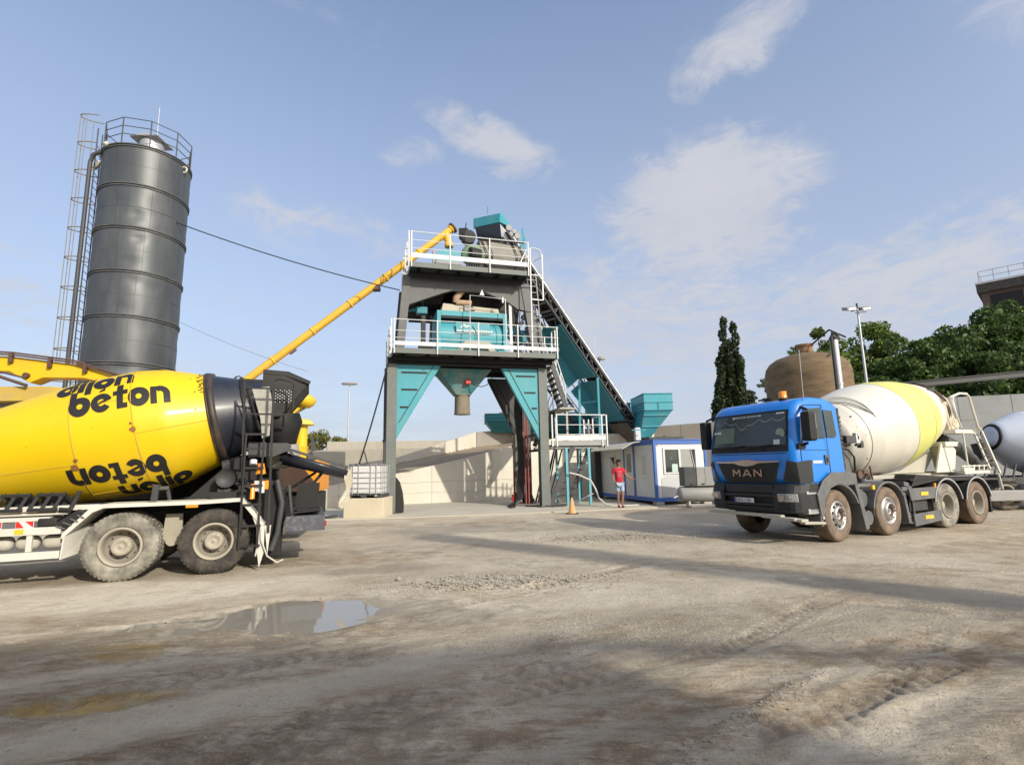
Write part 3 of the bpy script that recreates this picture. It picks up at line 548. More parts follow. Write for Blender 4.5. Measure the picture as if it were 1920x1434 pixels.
# ladder with gate between the decks, right end
g = G(); lx = 5.5
for s in (lx, lx+.52): g.beam((s, -.5, 6.13), (s, -.5, 10.65), .05, .035, (0, 1, 0)) if s == lx else g.beam((s, -.5, 8.42), (s, -.5, 10.4), .055, .04, (0, 1, 0))
for z in (8.42, 9.48): g.beam((lx, -.5, z), (lx+.52, -.5, z), .04, .04)
g.tube([(lx, -.5, 10.63), (lx+.2, -.5, 10.66), (lx+.42, -.5, 10.6), (lx+.52, -.5, 10.4)], .022, 6); g.tube([(lx, -.3, 10.2), (lx+.3, -.1, 10.25), (lx+.52, -.5, 10.3)], .015, 6)
g.build('ladder_gate', 'white', T)
g = G()
for s in (5.85, 6.25): g.beam((s, .35, 6.3), (s-.25, .35, 9.9), .04, .05)
for k in range(12): z = 6.5+k*.28; x = 5.85-.25*(z-6.3)/3.6; g.beam((x, .35, z), (x+.4, .35, z), .03, .03)
g.build('deck_ladder', 'lgrey', T)
g = G(); g.beam((4.83, .25, 6.3), (4.80, .25, 8.5), .12, .03, (0, 1, 0)); g.build('white_post', 'white', T)

# ---------------- twin shaft mixer standing on the lower deck
X_ = thing('concrete_mixer', 'teal mixer box with rounded belly on the lower deck of the tower', 'mixer', Twd(1.74, .35, 6.14), TR)
w, h, d = 2.95, 1.86, 1.7
g = G()
for a in ((0, .16, 0, .06, .15, h), (w-.18, w, 0, .06, .15, h), (.16, w-.18, 0, .06, h-.22, h), (.0, w, .06, d, h-.1, h), (.16, w-.18, 0, .05, .15, .28)): g.box(*a)
g.box(0, .05, .06, d, .3, h-.1); g.box(w-.05, w, .06, d, .3, h-.1); g.build('casing', 'teal', X_, .012)
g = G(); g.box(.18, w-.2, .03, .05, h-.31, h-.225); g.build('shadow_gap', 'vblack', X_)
g = G(); g.lathe([(0, .9), (w-.12, .9)], (.06, .98, .85), (1, 0, 0), 48); g.build('trough', 'teal', X_)
g = G(); g.poly3([(.2, .2, h), (.28, .2, h+.36), (2.62, .2, h+.25), (2.7, .2, h)], (0, 1.3, 0)); g.build('cover', mat('dusty beige cover', (.50, .46, .37), .8, dirt=.3), X_, .015)
g = G(); g.box(1.15, 1.4, .1, .19, h+.05, h+.3); g.box(1.4, 1.62, .12, .19, h+.12, h+.16); g.build('hatch_latch', 'lgrey', X_, .01)
g = G(); g.poly3([(.72, -.06, .0), (.98, -.06, .48), (1.15, -.06, .60), (2.15, -.06, .60), (2.3, -.06, .48), (2.5, -.06, 0), (2.25, -.06, 0), (2.1, -.06, .3), (1.1, -.06, .3), (.92, -.06, .0)], (0, .3, 0)); g.build('discharge_frame', 'dusty', X_, .02)
g = G(); g.box(1.1, 2.1, .0, .3, 0, .3); g.build('discharge_door', 'vblack', X_)
g = G()                                                      # mountain emblem and worn letters
g.poly3([(.95, -.01, 1.16), (1.05, -.01, 1.32), (1.12, -.01, 1.34), (1.22, -.01, 1.24), (1.3, -.01, 1.3), (1.42, -.01, 1.2), (1.55, -.01, 1.18), (1.3, -.01, 1.22), (1.2, -.01, 1.17), (1.1, -.01, 1.24), (1.02, -.01, 1.16)], (0, .004, 0))
x = .82
for k, wd in enumerate((.06, .09, .07, .05, .08, .1, .06, .09, .07, .1, .06, .08, .09, .1, .07)):
    hh_ = (.085, .07, .1, .08)[k % 4]; g.box(x, x+wd, -.012, -.006, 1.0, 1.0+hh_); x += wd+.022
g.build('worn_lettering', 'white', X_); g = G(); g.box(.78, 2.2, -.006, .03, .97, 1.36)
g.build('name_plate', 'teal', X_)
g = G(); g.tube([(1.45, -.02, 1.25), (1.62, -.03, 1.0), (1.65, -.03, .6)], .012, 5); g.build('grease_line', 'vblack', X_)
Y_ = thing('safety_gate', 'thin white pipe frame standing in front of the teal mixer', 'gate', Twd(3.0, -.1, 6.14), TR)
g = G(); g.tube([(0, 0, 0), (0.02, 0, 2.42), (1.5, 0, 2.34), (1.52, 0, 0)], .022, 8); g.build('gate_frame', 'white', Y_)
g = G(); g.box(1.36, 1.42, -.03, .03, 2.18, 2.42); g.poly3([(.42, 0, 2.46), (.62, 0, 2.44), (.52, 0, 2.7)], (0, .01, 0)); g.build('gate_hook', 'white', Y_)
Y_ = thing('mixer_motor', 'dark electric motor and gearbox left of the teal mixer', 'motor', Twd(1.05, .5, 6.13), TR)
g = G(); g.cyl((-.0, .3, .28), (.55, .3, .28), .24, 20); g.box(-.02, .6, .05, .55, 0, .1); g.build('motor_body', 'vblack', Y_, .01)
g = G(); g.box(.1, .28, .2, .4, .5, 1.85); g.cyl((.48, .3, .6), (.52, .3, 1.7), .05, 10); g.build('support_post', 'black', Y_, .01)
g = G(); g.box(-.1, .34, .1, .4, 1.75, 2.05); g.cyl((-.1, .25, 1.95), (-.45, .25, 1.85), .08, 12, .02); g.build('pump_head', 'dteal', Y_, .03)

# ---------------- machines on the upper deck
Y_ = thing('filter_unit', 'rounded teal blower box behind the railing of the upper deck', 'blower', Twd(1.75, .5, 9.75), TR)
g = G(); pts = [(0, 0)]+[(.0+.45-.45*cos(R(a)), .55+.42*sin(R(a))) for a in (0, 20, 45, 70, 90)]+[(.95, .93), (.98, 0)]
g.prism(pts, (0, 0, 0), (1, 0, 0), (0, 0, 1), (0, .8, 0)); g.build('blower_casing', 'teal', Y_, .02)
g = G(); g.box(.5, .78, -.012, .0, .55, .68); g.build('vent_slot', 'vblack', Y_)
g = G(); g.box(-.05, 1.05, -.02, .85, -.0, .42); g.box(-.15, -.05, .1, .3, 0, .9); g.build('plinth', 'lgrey', Y_, .01)
Y_ = thing('drive_motor', 'green and black belt drive between blower and big grey hopper on the upper deck', 'motor', Twd(2.85, .6, 9.85), TR)
g = G(); g.lathe([(-.08, .02), (-.08, .42), (.02, .5), (.12, .42), (.12, .02)], (.45, .1, .78), (.3, 1, 0), 28); g.build('belt_guard', 'green', Y_)
g = G(); g.cyl((.3, -.02, .75), (.75, .1, .75), .3, 20); g.box(.2, .9, 0, .3, 0, .35); [g.rod((.1*k+.3, -.05, .1), (.1*k+.35, -.02, .7), .02, 6) for k in range(5)]; g.build('gearbox', 'vblack', Y_)
H_ = thing('holding_hopper', 'big grey ribbed holding hopper with rounded belly under the conveyor head', 'hopper', Twd(3.3, .55, 10.05), TR)
g = G(); prof = [(.0, .25), (.35, .45), (.75, .52), (1.0, .48), (1.28, .40)]
pl = [(.28, 1.30), (2.22, 1.10), (2.42, .62), (2.40, .32), (.52, .40), (.42, .62)]
A = [(x, 0, z) for x, z in pl]; yb = [.1, .1, 0, .08, .08, 0]
pp = [(x, yb[i], z) for i, (x, z) in enumerate(pl)]; bk = [(x, 1.6, z) for x, z in pl]
g.add(pp+bk, [(0, 1, 2, 5), (5, 2, 3, 4), (11, 8, 7, 6), (10, 9, 8, 11)]+[(i, 6+i, 6+(i+1) % 6, (i+1) % 6) for i in range(6)]); g.build('hopper_shell', 'hopg', H_, .01)
g = G()
for x0, x1, dx in ((.36, .56, 0), (.62, .78, 0), (1.75, 1.9, 0), (2.05, 2.2, 0)):
    g.poly3([(x0-.02, .06, 1.28-.1*(x0-.3)), (x0+.09-.02, .06, 1.28-.1*(x0-.3)), (x1+.09, -.03, .6), (x1+.09, .05, .34), (x1, .05, .34), (x1, -.03, .6)], (0, .05, 0))
g.build('stiffening_rib', 'vblack', H_)
g = G(); g.poly3([(.5, .1, .38), (2.38, .1, .3), (2.2, .2, .0), (.75, .2, .0)], (0, 1.3, 0)); g.build('hopper_cone', 'black', H_)
g = G(); [g.beam((x, y, -.5), (x, y, .5), .08, .08) for x in (.7, 2.1) for y in (.3, 1.4)]; g.build('leg', 'black', H_)
g = G(); g.rod((2.35, -.1, .95), (1.95, -.2, .1), .03, 8); g.build('strut', 'galv', H_)
g = G(); g.box(.2, 2.3, -.02, .1, 1.28, 1.34); g.build('rim_angle', 'dgrey', H_)
# ---------------- inclined belt conveyor
HD = Twd(4.95, 1.6, 11.75); TL = Vector((8.35, 31.5, 1.6))
K = thing('belt_conveyor', 'long steep belt conveyor rising from the teal bins to the tower top', 'conveyor', HD, 0)
D_ = TL-HD; L_ = D_.length; du = D_.normalized(); sd = du.cross(Vector((0, 0, 1))).normalized(); up = sd.cross(du).normalized()
if sd.x > 0: sd = -sd                                   # sd points to the left of the picture
def kp(t, a, b): return du*t+sd*a+up*b
g = G()
for a in (-.55, .55):
    for b in (-.05, -.5): g.beam(kp(-.4, a, b), kp(L_, a, b), .09, .09, up)
    n_ = int(L_/1.0)
    for k in range(n_): g.beam(kp(k, a, -.05), kp(k+.9, a, -.5), .04, .04, up); g.beam(kp(k, a, -.05), kp(k, a, -.5), .05, .05, up)
for k in range(0, int(L_), 2): g.beam(kp(k, -.55, -.5), kp(k+.01, .55, -.5), .06, .06, up); g.beam(kp(k, -.55, -.5), kp(k+1.9, .55, -.5), .04, .04, up)
g.build('lattice_frame', 'dgrey', K)
g = G(); g.beam(kp(-.4, 0, .02), kp(L_, 0, .02), .9, .03, up); g.build('belt', 'vblack', K)
g = G()
for k in range(int(L_/.5)): a = kp(k*.5, -.55, -.02); g.beam(a, kp(k*.5, -.62, .18), .03, .03, up); g.cyl(kp(k*.5, -.5, -.1), kp(k*.5, .5, -.1), .05, 8)
g.build('rollers', 'lgrey', K)
g = G(); pts = [kp(0, .62*cos(R(a)), .02+.34*sin(R(a))) for a in range(0, 181, 20)]; pts2 = [p+du*(L_-.8) for p in pts]; n_ = len(pts)
g.add(pts+pts2, [(i, i+1, n_+i+1, n_+i) for i in range(n_-1)]); o = g.build('belt_cover', 'panel', K); md = o.modifiers.new('t', 'SOLIDIFY'); md.thickness = .02
g = G(); g.add([kp(4.6, .6, -.62), kp(4.6, -.55, -.62), kp(8.1, -.55, -.62), kp(8.1, .6, -.62)], [(0, 1, 2, 3)]); g.add([kp(4.6, .6, -.62), kp(8.1, .6, -.62), kp(8.1, .98, -1.2), kp(4.6, 1.0, -1.0)], [(0, 1, 2, 3)])
g.add([kp(8.35, .6, -.62), kp(8.35, -.55, -.62), kp(11.4, -.55, -.62), kp(11.4, .6, -.62)], [(0, 1, 2, 3)]); g.add([kp(8.35, .6, -.62), kp(11.4, .6, -.62), kp(11.4, .95, -1.0), kp(8.35, .98, -1.2)], [(0, 1, 2, 3)])
o = g.build('drip_sheet', 'dteal', K); md = o.modifiers.new('t', 'SOLIDIFY'); md.thickness = .02
g = G(); g.add([kp(11.6, .7, -.62), kp(11.6, -.55, -.62), kp(L_-1, -.55, -.62), kp(L_-1, 1.1, -.62)], [(0, 1, 2, 3)]); o = g.build('under_sheet', mat('dusty brown sheet', (.12, .105, .08), .85, dirt=.5), K); md = o.modifiers.new('t', 'SOLIDIFY'); md.thickness = .02
g = G()
for k, t0 in enumerate((8.2, 13.6)): 
    for a in (.58,): q0 = kp(t0, a, -.6); g.beam(q0, (q0.x-.15, q0.y-.1, -HD.z+.05), .1, .1); q1 = kp(t0, -.6, -.6); g.beam(q1, (q1.x, q1.y, -HD.z+.05), .1, .1); g.beam((q0.x, q0.y, q0.z-1.2), (q1.x, q1.y, q1.z-1.2), .08, .08)
q0 = kp(4.1, .7, -.7); g.beam(q0, q0-Vector((-.1, 0, 4.2)), .09, .09); g.build('trestle_leg', 'teal', K)
g = G()                                                  # stepped walkway on the near side of the belt
for k in range(34):
    t0 = 4.0+k*.34; c = kp(t0, 1.75, -1.3); g.box(c.x-.38, c.x+.38, c.y-.12, c.y+.12, c.z-.02, c.z+.02)
g.build('walkway_step', 'black', K)
g = G()
for a in (1.36, 2.14): g.beam(kp(3.8, a, -1.35), kp(15.8, a, -1.35), .04, .14, up)
for a in (1.36, 2.14): g.beam(kp(3.8, a, -.4), kp(15.8, a, -.4), .035, .035, up); [g.beam(kp(3.8+1.5*k, a, -1.35), kp(3.8+1.5*k, a, -.4), .03, .03, up) for k in range(9)]
g.build('walkway_stringer', 'dgrey', K)
# head : hood, funnel, drive
F0 = -HD
def hp(s, y, z): return Twd(s, y, z)-HD
def hexa(g, a, b): g.add(list(a)+list(b), [(0, 1, 2, 3), (7, 6, 5, 4)]+[(i, 4+i, 4+(i+1) % 4, (i+1) % 4) for i in range(4)])
g = G(); ft = [hp(3.63, 2.0, 12.94), hp(4.61, .9, 12.79), hp(4.60, .9, 12.36), hp(3.63, 2.0, 12.49)]; bk = [hp(4.15, 2.5, 13.1), hp(4.9, 1.55, 13.15), hp(5.35, 1.6, 12.5), hp(4.2, 2.5, 12.4)]
hexa(g, ft, bk); g.build('head_hood', 'teal', K, .01)
g = G(); hexa(g, [hp(3.70, 1.95, 12.47), hp(4.57, .93, 12.34), hp(4.66, .93, 11.66), hp(3.82, 1.95, 11.9)], [hp(4.2, 2.4, 12.4), hp(5.1, 1.5, 12.4), hp(5.1, 1.6, 11.6), hp(4.2, 2.4, 11.8)]); g.build('head_funnel', 'navy', K, .01)
g = G(); hexa(g, [hp(4.63, .96, 12.3), hp(5.3, 1.4, 11.95), hp(5.3, 1.4, 11.45), hp(4.70, .96, 11.5)], [hp(4.7, 1.9, 12.4), hp(5.3, 2.0, 12.0), hp(5.25, 2.0, 11.6), hp(4.72, 1.9, 11.6)]); g.build('side_funnel', 'galv', K, .01)
g = G(); q = random.Random(9)
for (s, z, r) in ((5.1, 12.3, .14), (5.35, 12.15, .1), (5.5, 11.95, .13), (5.2, 12.0, .09)): g.cyl(hp(s, 1.2, z), hp(s, 1.5, z), r, 14)
for k in range(9): a = hp(4.9+k*.1, 1.25, 12.2-k*.1); g.beam(a, a+Vector((q.uniform(-.15, .25), 0, -q.uniform(.2, .6))), .05, .05)
g.build('drive_pulley', 'lgrey', K)
g = G(); g.cyl(hp(3.25, 1.1, 11.65), hp(3.25, 1.5, 11.65), .3, 20); g.box(-2.0, -1.6, -.5, -.1, .1, .5); g.tube([hp(3.1, 1, 12.2), hp(3.0, 1, 11.6), hp(3.1, 1, 11.0)], .02, 5); g.build('motor_cover', 'vblack', K)
g = G(); g.beam(hp(5.75, 1.15, 11.75), hp(5.70, 1.15, 12.3), .1, .05); g.beam(hp(5.7, 1.15, 11.2), hp(5.78, 1.15, 11.9), .16, .05); g.build('spill_guard', 'teal', K)
g = G(); g.rod(hp(4.15, 1.3, 12.9), hp(4.15, 1.3, 13.25), .012, 5); g.build('sensor_rod', 'dgrey', K)

# ---------------- stairs at the right of the tower
ST_ = thing('access_stair', 'steel stair with white railings climbing from the ground to the lower deck', 'stairs', Twd(6.45, 0, 0), TR)
def flight(a, b, wv, n, stm='dgrey', rail=True, rn='handrail'):
    a, b, wv = Vector(a), Vector(b), Vector(wv); g = G()
    for o_ in (Vector((0, 0, 0)), wv): g.beam(a+o_, b+o_, .05, .2)
    g.build('stringer', stm, ST_)
    g = G(); dirn = (b-a); pz = Vector((dirn.x, dirn.y, 0)).normalized() if abs(dirn.x)+abs(dirn.y) > .01 else Vector((0, 1, 0))
    for k in range(n):
        c = a+dirn*((k+.5)/n)
        if abs(wv.normalized().dot(pz)) > .9: pz = Vector((-wv.y, wv.x, 0)).normalized()
        v = [c-pz*.12, c+pz*.12, c+pz*.12+wv, c-pz*.12+wv]; g.poly3([Vector((p.x, p.y, p.z-.015)) for p in v], (0, 0, .03))
    g.build('tread', stm, ST_)
    if rail:
        g = G()
        for o_ in (Vector((0, 0, 0)), wv):
            for hgt in (.5, .95): g.beam(a+o_+Vector((0, 0, hgt)), b+o_+Vector((0, 0, hgt)), .035, .035)
            for k in range(4): c = a+dirn*(k/3)+o_; g.beam(c, c+Vector((0, 0, .97)), .035, .035)
        g.build(rn, 'white', ST_)
flight((-.12, .25, .05), (.95, .25, 2.4), (1.0, .55, 0), 9, 'dgrey', False)
flight((.45, 1.1, 6.1), (1.05, 1.1, 4.15), (0, .75, 0), 8)
flight((.15, 2.2, 2.55), (.85, 2.2, 4.1), (0, .75, 0), 7)
g = G(); g.box(.7, 1.5, 1.0, 3.0, 4.08, 4.14); g.beam((1.1, 1.2, 4.1), (1.1, 1.2, .05), .08, .08); g.build('mid_landing', 'dusty', ST_)
g = G(); g.box(-.05, 2.42, .15, 1.5, 2.46, 2.5); g.box(-.05, 2.42, .12, .15, 2.46, 2.66); g.box(2.42, 2.45, .12, 1.5, 2.46, 2.66); g.box(-.4, 2.42, .25, .37, 2.34, 2.45); g.box(-.4, 2.42, 1.3, 1.42, 2.34, 2.45); g.build('lower_landing', 'lgrey', ST_, .003)
g = G()
def rl(a, b, zb=2.5):
    for h_ in (.42, .82): g.beam((a[0], a[1], zb+h_), (b[0], b[1], zb+h_), .025, .025)
    g.beam((a[0], a[1], zb+1.24), (b[0], b[1], zb+1.24), .04, .04); g.beam((a[0], a[1], zb+.28), (b[0], b[1], zb+.28), .012, .2)
rl((.18, .1), (2.4, .1)); rl((2.46, .1), (2.46, 1.5))
for (x, y) in ((0, .1), (.2, .1), (2.24, .1), (2.46, .1), (2.46, 1.5), (.66, 1.45), (1.7, .75), (1.92, .75)): g.beam((x, y, 2.42), (x, y, 3.74 if x not in (1.7, 1.92) else 3.6), .055, .04, (0, 1, 0))
g.build('landing_railing', 'white', ST_)
g = G()
for x in (.62, 1.62): g.beam((x, .2, .03), (x, .2, 2.36), .1, .09)
for x in (.62, 1.62): g.beam((x, 1.36, .03), (x, 1.36, 2.36), .08, .08)
g.build('teal_prop', mat('light teal prop', (.10, .36, .44), .5, dirt=.3), ST_)
g = G()
q = random.Random(4)
for k in range(7): x = -.2+k*.12; g.beam((x, 1.9, .1), (x+.5+q.random()*.5, 1.9, 2.4), .05, .05)
g.build('cross_brace', 'black', ST_)
# ---------------------------------------------------------------- wheels (shared meshes)
WH = {}
def wheel(parent, x, y, z, r, w, side=-1, tyre='rubber', rimm='rim', style='rear', steer=0, lug=True, name='wheel'):
    """a wheel whose outer face is at local y (side=-1: facing -y)"""
    key = (r, w, tyre, rimm, style, lug)
    wo = bpy.data.objects.new(name, None); col.objects.link(wo); wo.parent = parent; wo.location = (x, y, z); wo.rotation_euler = (0, 0, R(steer) + (pi if side > 0 else 0)); wo.empty_display_size = .2
    if key not in WH:
        rr_ = r*.575
        g = G(); g.lathe([(.035, rr_), (.012, rr_+.02), (.0, rr_+(r-rr_)*.35), (.0, rr_+(r-rr_)*.62), (.012, r*.955), (.03, r*.975), (.055, r*.985)], (0, 0, 0), (0, 1, 0), 56)
        g.lathe([(.055, r*.985), (w-.055, r*.985), (w-.02, r*.96), (w, rr_+.1), (w-.03, rr_)], (0, 0, 0), (0, 1, 0), 56)
        if lug:
            n_ = 46
            for k in range(n_):
                a = 2*pi*k/n_
                for (y0, y1, da) in ((.004, w*.36, 0), (w*.62, w-.004, pi/n_)):
                    c, s_ = cos(a+da), sin(a+da); tx, tz = -s_, c; hw = pi*r/n_*.62; vs = []
                    for (yy, rad) in ((y0, r*.90), (y0+.025, r*1.0), (y1, r*1.0), (y1, r*.97)):
                        for sg in (-1, 1): vs.append((c*rad+tx*hw*sg*(1 if yy < y1 else .8), yy, s_*rad+tz*hw*sg*(1 if yy < y1 else .8)))
                    g.add(vs, [(0, 1, 3, 2), (2, 3, 5, 4), (4, 5, 7, 6), (0, 2, 4, 6), (1, 7, 5, 3)])
            g.lathe([(w*.40, r*.985), (w*.41, r*1.0), (w*.48, r*1.0), (w*.49, r*.985)], (0, 0, 0), (0, 1, 0), 56); g.lathe([(w*.51, r*.985), (w*.52, r*1.0), (w*.58, r*1.0), (w*.59, r*.985)], (0, 0, 0), (0, 1, 0), 56)
        else:
            for k in range(5):
                a_ = .06+k*(w-.12)/5; b_ = a_+(w-.12)/5-.012; g.lathe([(a_, r*.985), (a_+.002, r), (b_-.002, r), (b_, r*.985)], (0, 0, 0), (0, 1, 0), 56)
        t_ = g.build('tyre', tyre); 
        g = G()
        if style == 'rear':                              # deep dish with flat hub
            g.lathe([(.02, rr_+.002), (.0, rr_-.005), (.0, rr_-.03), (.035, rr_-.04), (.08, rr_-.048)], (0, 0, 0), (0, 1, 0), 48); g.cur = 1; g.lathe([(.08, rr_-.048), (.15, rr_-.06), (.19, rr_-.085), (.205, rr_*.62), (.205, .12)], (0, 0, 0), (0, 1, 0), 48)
        elif style == 'deep':
            g.lathe([(.02, rr_+.002), (.0, rr_-.005), (.0, rr_-.035), (.02, rr_-.05), (.13, rr_-.065), (.19, rr_-.10), (.22, .10), (.22, .001)], (0, 0, 0), (0, 1, 0), 48)
        else:                                            # front disc, bulging outwards
            g.lathe([(.03, rr_+.002), (.01, rr_-.01), (.01, rr_-.03), (.06, rr_-.045), (.07, rr_-.065), (.0, rr_-.10), (-.035, rr_*.60), (-.04, rr_*.52), (.02, rr_*.50), (.02, .001)], (0, 0, 0), (0, 1, 0), 48)
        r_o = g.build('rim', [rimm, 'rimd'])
        g = G()
        if style == 'rear':
            for k in range(10): a = 2*pi*k/10; c = (cos(a)*rr_*.70, .206, sin(a)*rr_*.70); g.cyl(c, (c[0], .196, c[2]), .024, 10)
        elif style == 'front':
            for k in range(10): a = 2*pi*(k+.5)/10; c = Vector((cos(a)*(rr_-.082), .03, sin(a)*(rr_-.082))); g.cyl(c, c+Vector((0, -.022, 0)), .026, 10)
        if g.v: g.build('hand_hole', 'vblack').parent = r_o
        g = G()
        if style == 'rear': g.lathe([(.205, .15), (.06, .14), (.045, .125), (.04, .08), (.05, .075), (.05, .02), (.04, .015), (.04, .001)], (0, 0, 0), (0, 1, 0), 32); [g.cyl((cos(2*pi*k/10)*.118, .06, sin(2*pi*k/10)*.118), (cos(2*pi*k/10)*.118, .035, sin(2*pi*k/10)*.118), .010, 6) for k in range(10)]
        elif style == 'front': g.lathe([(-.02, .115), (-.0, .085), (.05, .08), (.05, .001)], (0, 0, 0), (0, 1, 0), 32); [g.cyl((cos(2*pi*k/10)*.135, -.03, sin(2*pi*k/10)*.135), (cos(2*pi*k/10)*.135, -.055, sin(2*pi*k/10)*.135), .013, 6) for k in range(10)]
        else: g.lathe([(.2, .1), (.12, .095), (.11, .05), (.11, .001)], (0, 0, 0), (0, 1, 0), 24)
        h_o = g.build('hub', 'rim' if style == 'rear' else ('rust' if style == 'front' else 'rim'))
        WH[key] = [t_, r_o, h_o]
        for o in WH[key]: o.parent = wo
    else:
        for o in WH[key]:
            c = o.copy(); col.objects.link(c); c.parent = wo
    return wo
def frus(prof): return prof
class Drum:
    """mixer drum: profile (h, r) along a tilted axis"""
    def __init__(s, o, tilt, prof, yaw=0.):
        s.o = Vector(o); s.ax = Vector((cos(R(tilt))*cos(R(yaw)), sin(R(yaw)), sin(R(tilt)))).normalized(); s.prof = prof
        s.e1 = Vector((0, -1, 0)); s.e1 = (s.e1-s.ax*s.e1.dot(s.ax)).normalized(); s.e2 = s.ax.cross(s.e1)*-1
        if s.e2.z < 0: s.e2 = -s.e2
        s.ph = [a for a, b in prof]; s.pr = [b for a, b in prof]
    def r(s, h): return float(np.interp(h, s.ph, s.pr))
    def pt(s, h, phi, off=0.): rr = s.r(h)+off; return s.o+s.ax*h+s.e1*(cos(phi)*rr)+s.e2*(sin(phi)*rr)   # phi 0 faces the viewer side, pi/2 is up
    def shell(s, g, h0, h1, n=72, step=.07, off=0.):
        hs = list(np.arange(h0, h1, step))+[h1]; vs = []; fs = []
        for h in hs: vs += [s.pt(h, 2*pi*k/n, off) for k in range(n)]
        for i in range(len(hs)-1):
            for k in range(n): fs.append((i*n+k, i*n+(k+1) % n, (i+1)*n+(k+1) % n, (i+1)*n+k))
        g.add(vs, fs, True)
    def ring(s, g, h, w, t): n = 72; vs = []; fs = []; pr = ((-w/2, .001), (-w/2, t), (w/2, t), (w/2, .001)); 
    def band(s, g, h, w, t, n=72):
        vs = []; fs = []; pr = ((-w/2, .0), (-w/2+.004, t), (w/2-.004, t), (w/2, .0))
        for (dh, dr) in pr: vs += [s.pt(h+dh, 2*pi*k/n, dr) for k in range(n)]
        for i in range(3):
            for k in range(n): fs.append((i*n+k, i*n+(k+1) % n, (i+1)*n+(k+1) % n, (i+1)*n+k))
        g.add(vs, fs, True)
    def cap(s, g, h, n=72): g.add([s.pt(h, 2*pi*k/n) for k in range(n)], [tuple(range(n))])
    def text(s, g, txt, size, bold, h, phi, flip=False, off=.006, sk=0.):
        vs, fs = text_mesh(txt, size, bold, (.12, .06)); P = []
        sg = -1 if flip else 1
        for (x, y) in vs: P.append(s.pt(h+sg*x+sk*y, phi+sg*y/s.r(h), off))
        g.add(P, fs)
# ---------------------------------------------------------------- yellow mixer truck (rear end in view), x runs to the rear
YT = thing('mixer_truck', 'yellow concrete mixer truck with black lettering on its drum at the left', 'mixer truck', (-5.05, 9.1, 0), 21)
for (x) in (-1.27, .03):
    wheel(YT, x, 0, .525, .525, .31, -1, 'rubberd' if x < 0 else 'rubberk', 'rim', 'rear')
    wheel(YT, x, .34, .525, .525, .31, -1, 'rubberd', 'rim', 'deep'); wheel(YT, x, 2.45, .525, .525, .31, 1, 'rubber', 'rim', 'rear')
wheel(YT, -4.9, 0, .525, .525, .31, -1, 'rubber', 'rim', 'front'); wheel(YT, -4.9, 2.45, .525, .525, .31, 1, 'rubber', 'rim', 'front')
dp = [(-2.5, .42), (-1.43, .78), (-.7, .93), (0., 1.06), (.87, 1.12), (1.3, 1.07), (1.96, .85), (2.0, .84), (3.1, .48)]
D = Drum((-2.11, 1.22, 2.244), 12.6, dp)
g = G(); D.shell(g, -2.5, 1.96); D.cap(g, -2.5); dr = g.build('drum', 'yellow', YT)
g = G()
for h in (0., .87, -1.2): D.band(g, h, .018, .006)
for h0, h1, a in ((0, .87, 27), (.87, 1.9, -6), (-1.2, 0, -24), (0, .87, -62)): g.tube([D.pt(h0+(h1-h0)*k/10, R(a), .001) for k in range(11)], .005, 5)
g.build('weld_seam', mat('seam yellow', (.55, .34, .01), .5, dirt=.5), dr)
g = G(); D.band(g, 2.0, .11, .045); D.band(g, 1.93, .04, .03); g.build('drum_ring', mat('dark worn steel ring', (.05, .04, .036), .4, .3, dirt=.5, dcol=(.2, .14, .1)), YT)
g = G(); D.shell(g, 2.04, 3.1); g.build('rear_cone', 'navy', YT)
g = G(); D.band(g, 2.5, .05, .03); [g.beam(D.pt(2.48, R(a), .02), D.pt(2.95, R(a+18), .02), .03, .06) for a in (62, 20)]; g.build('cone_fin', 'vblack', YT)
def ring2(P, F, cx, cy, r0, r1, a0, a1, ys):
    n_ = max(3, int(abs(a1-a0)/14)); b = len(P)
    for k in range(n_+1):
        a = R(a0+(a1-a0)*k/n_)
        for rr_ in (r0, (r0+r1)/2, r1): P.append((cx+cos(a)*rr_, (cy+sin(a)*rr_)*ys))
    for k in range(n_):
        for q_ in range(2): F.append((b+k*3+q_, b+k*3+3+q_, b+k*3+4+q_, b+k*3+1+q_))
def rect2(P, F, x0, x1, y0, y1, ys, sk=0.):
    n_ = max(1, int((y1-y0)/.2)); b = len(P)
    for k in range(n_+1):
        y = y0+(y1-y0)*k/n_
        for x in (x0, (x0+x1)/2, x1): P.append((x+sk*y, y*ys))
    for k in range(n_):
        for q_ in range(2): F.append((b+k*3+q_, b+k*3+1+q_, b+k*3+4+q_, b+k*3+3+q_))
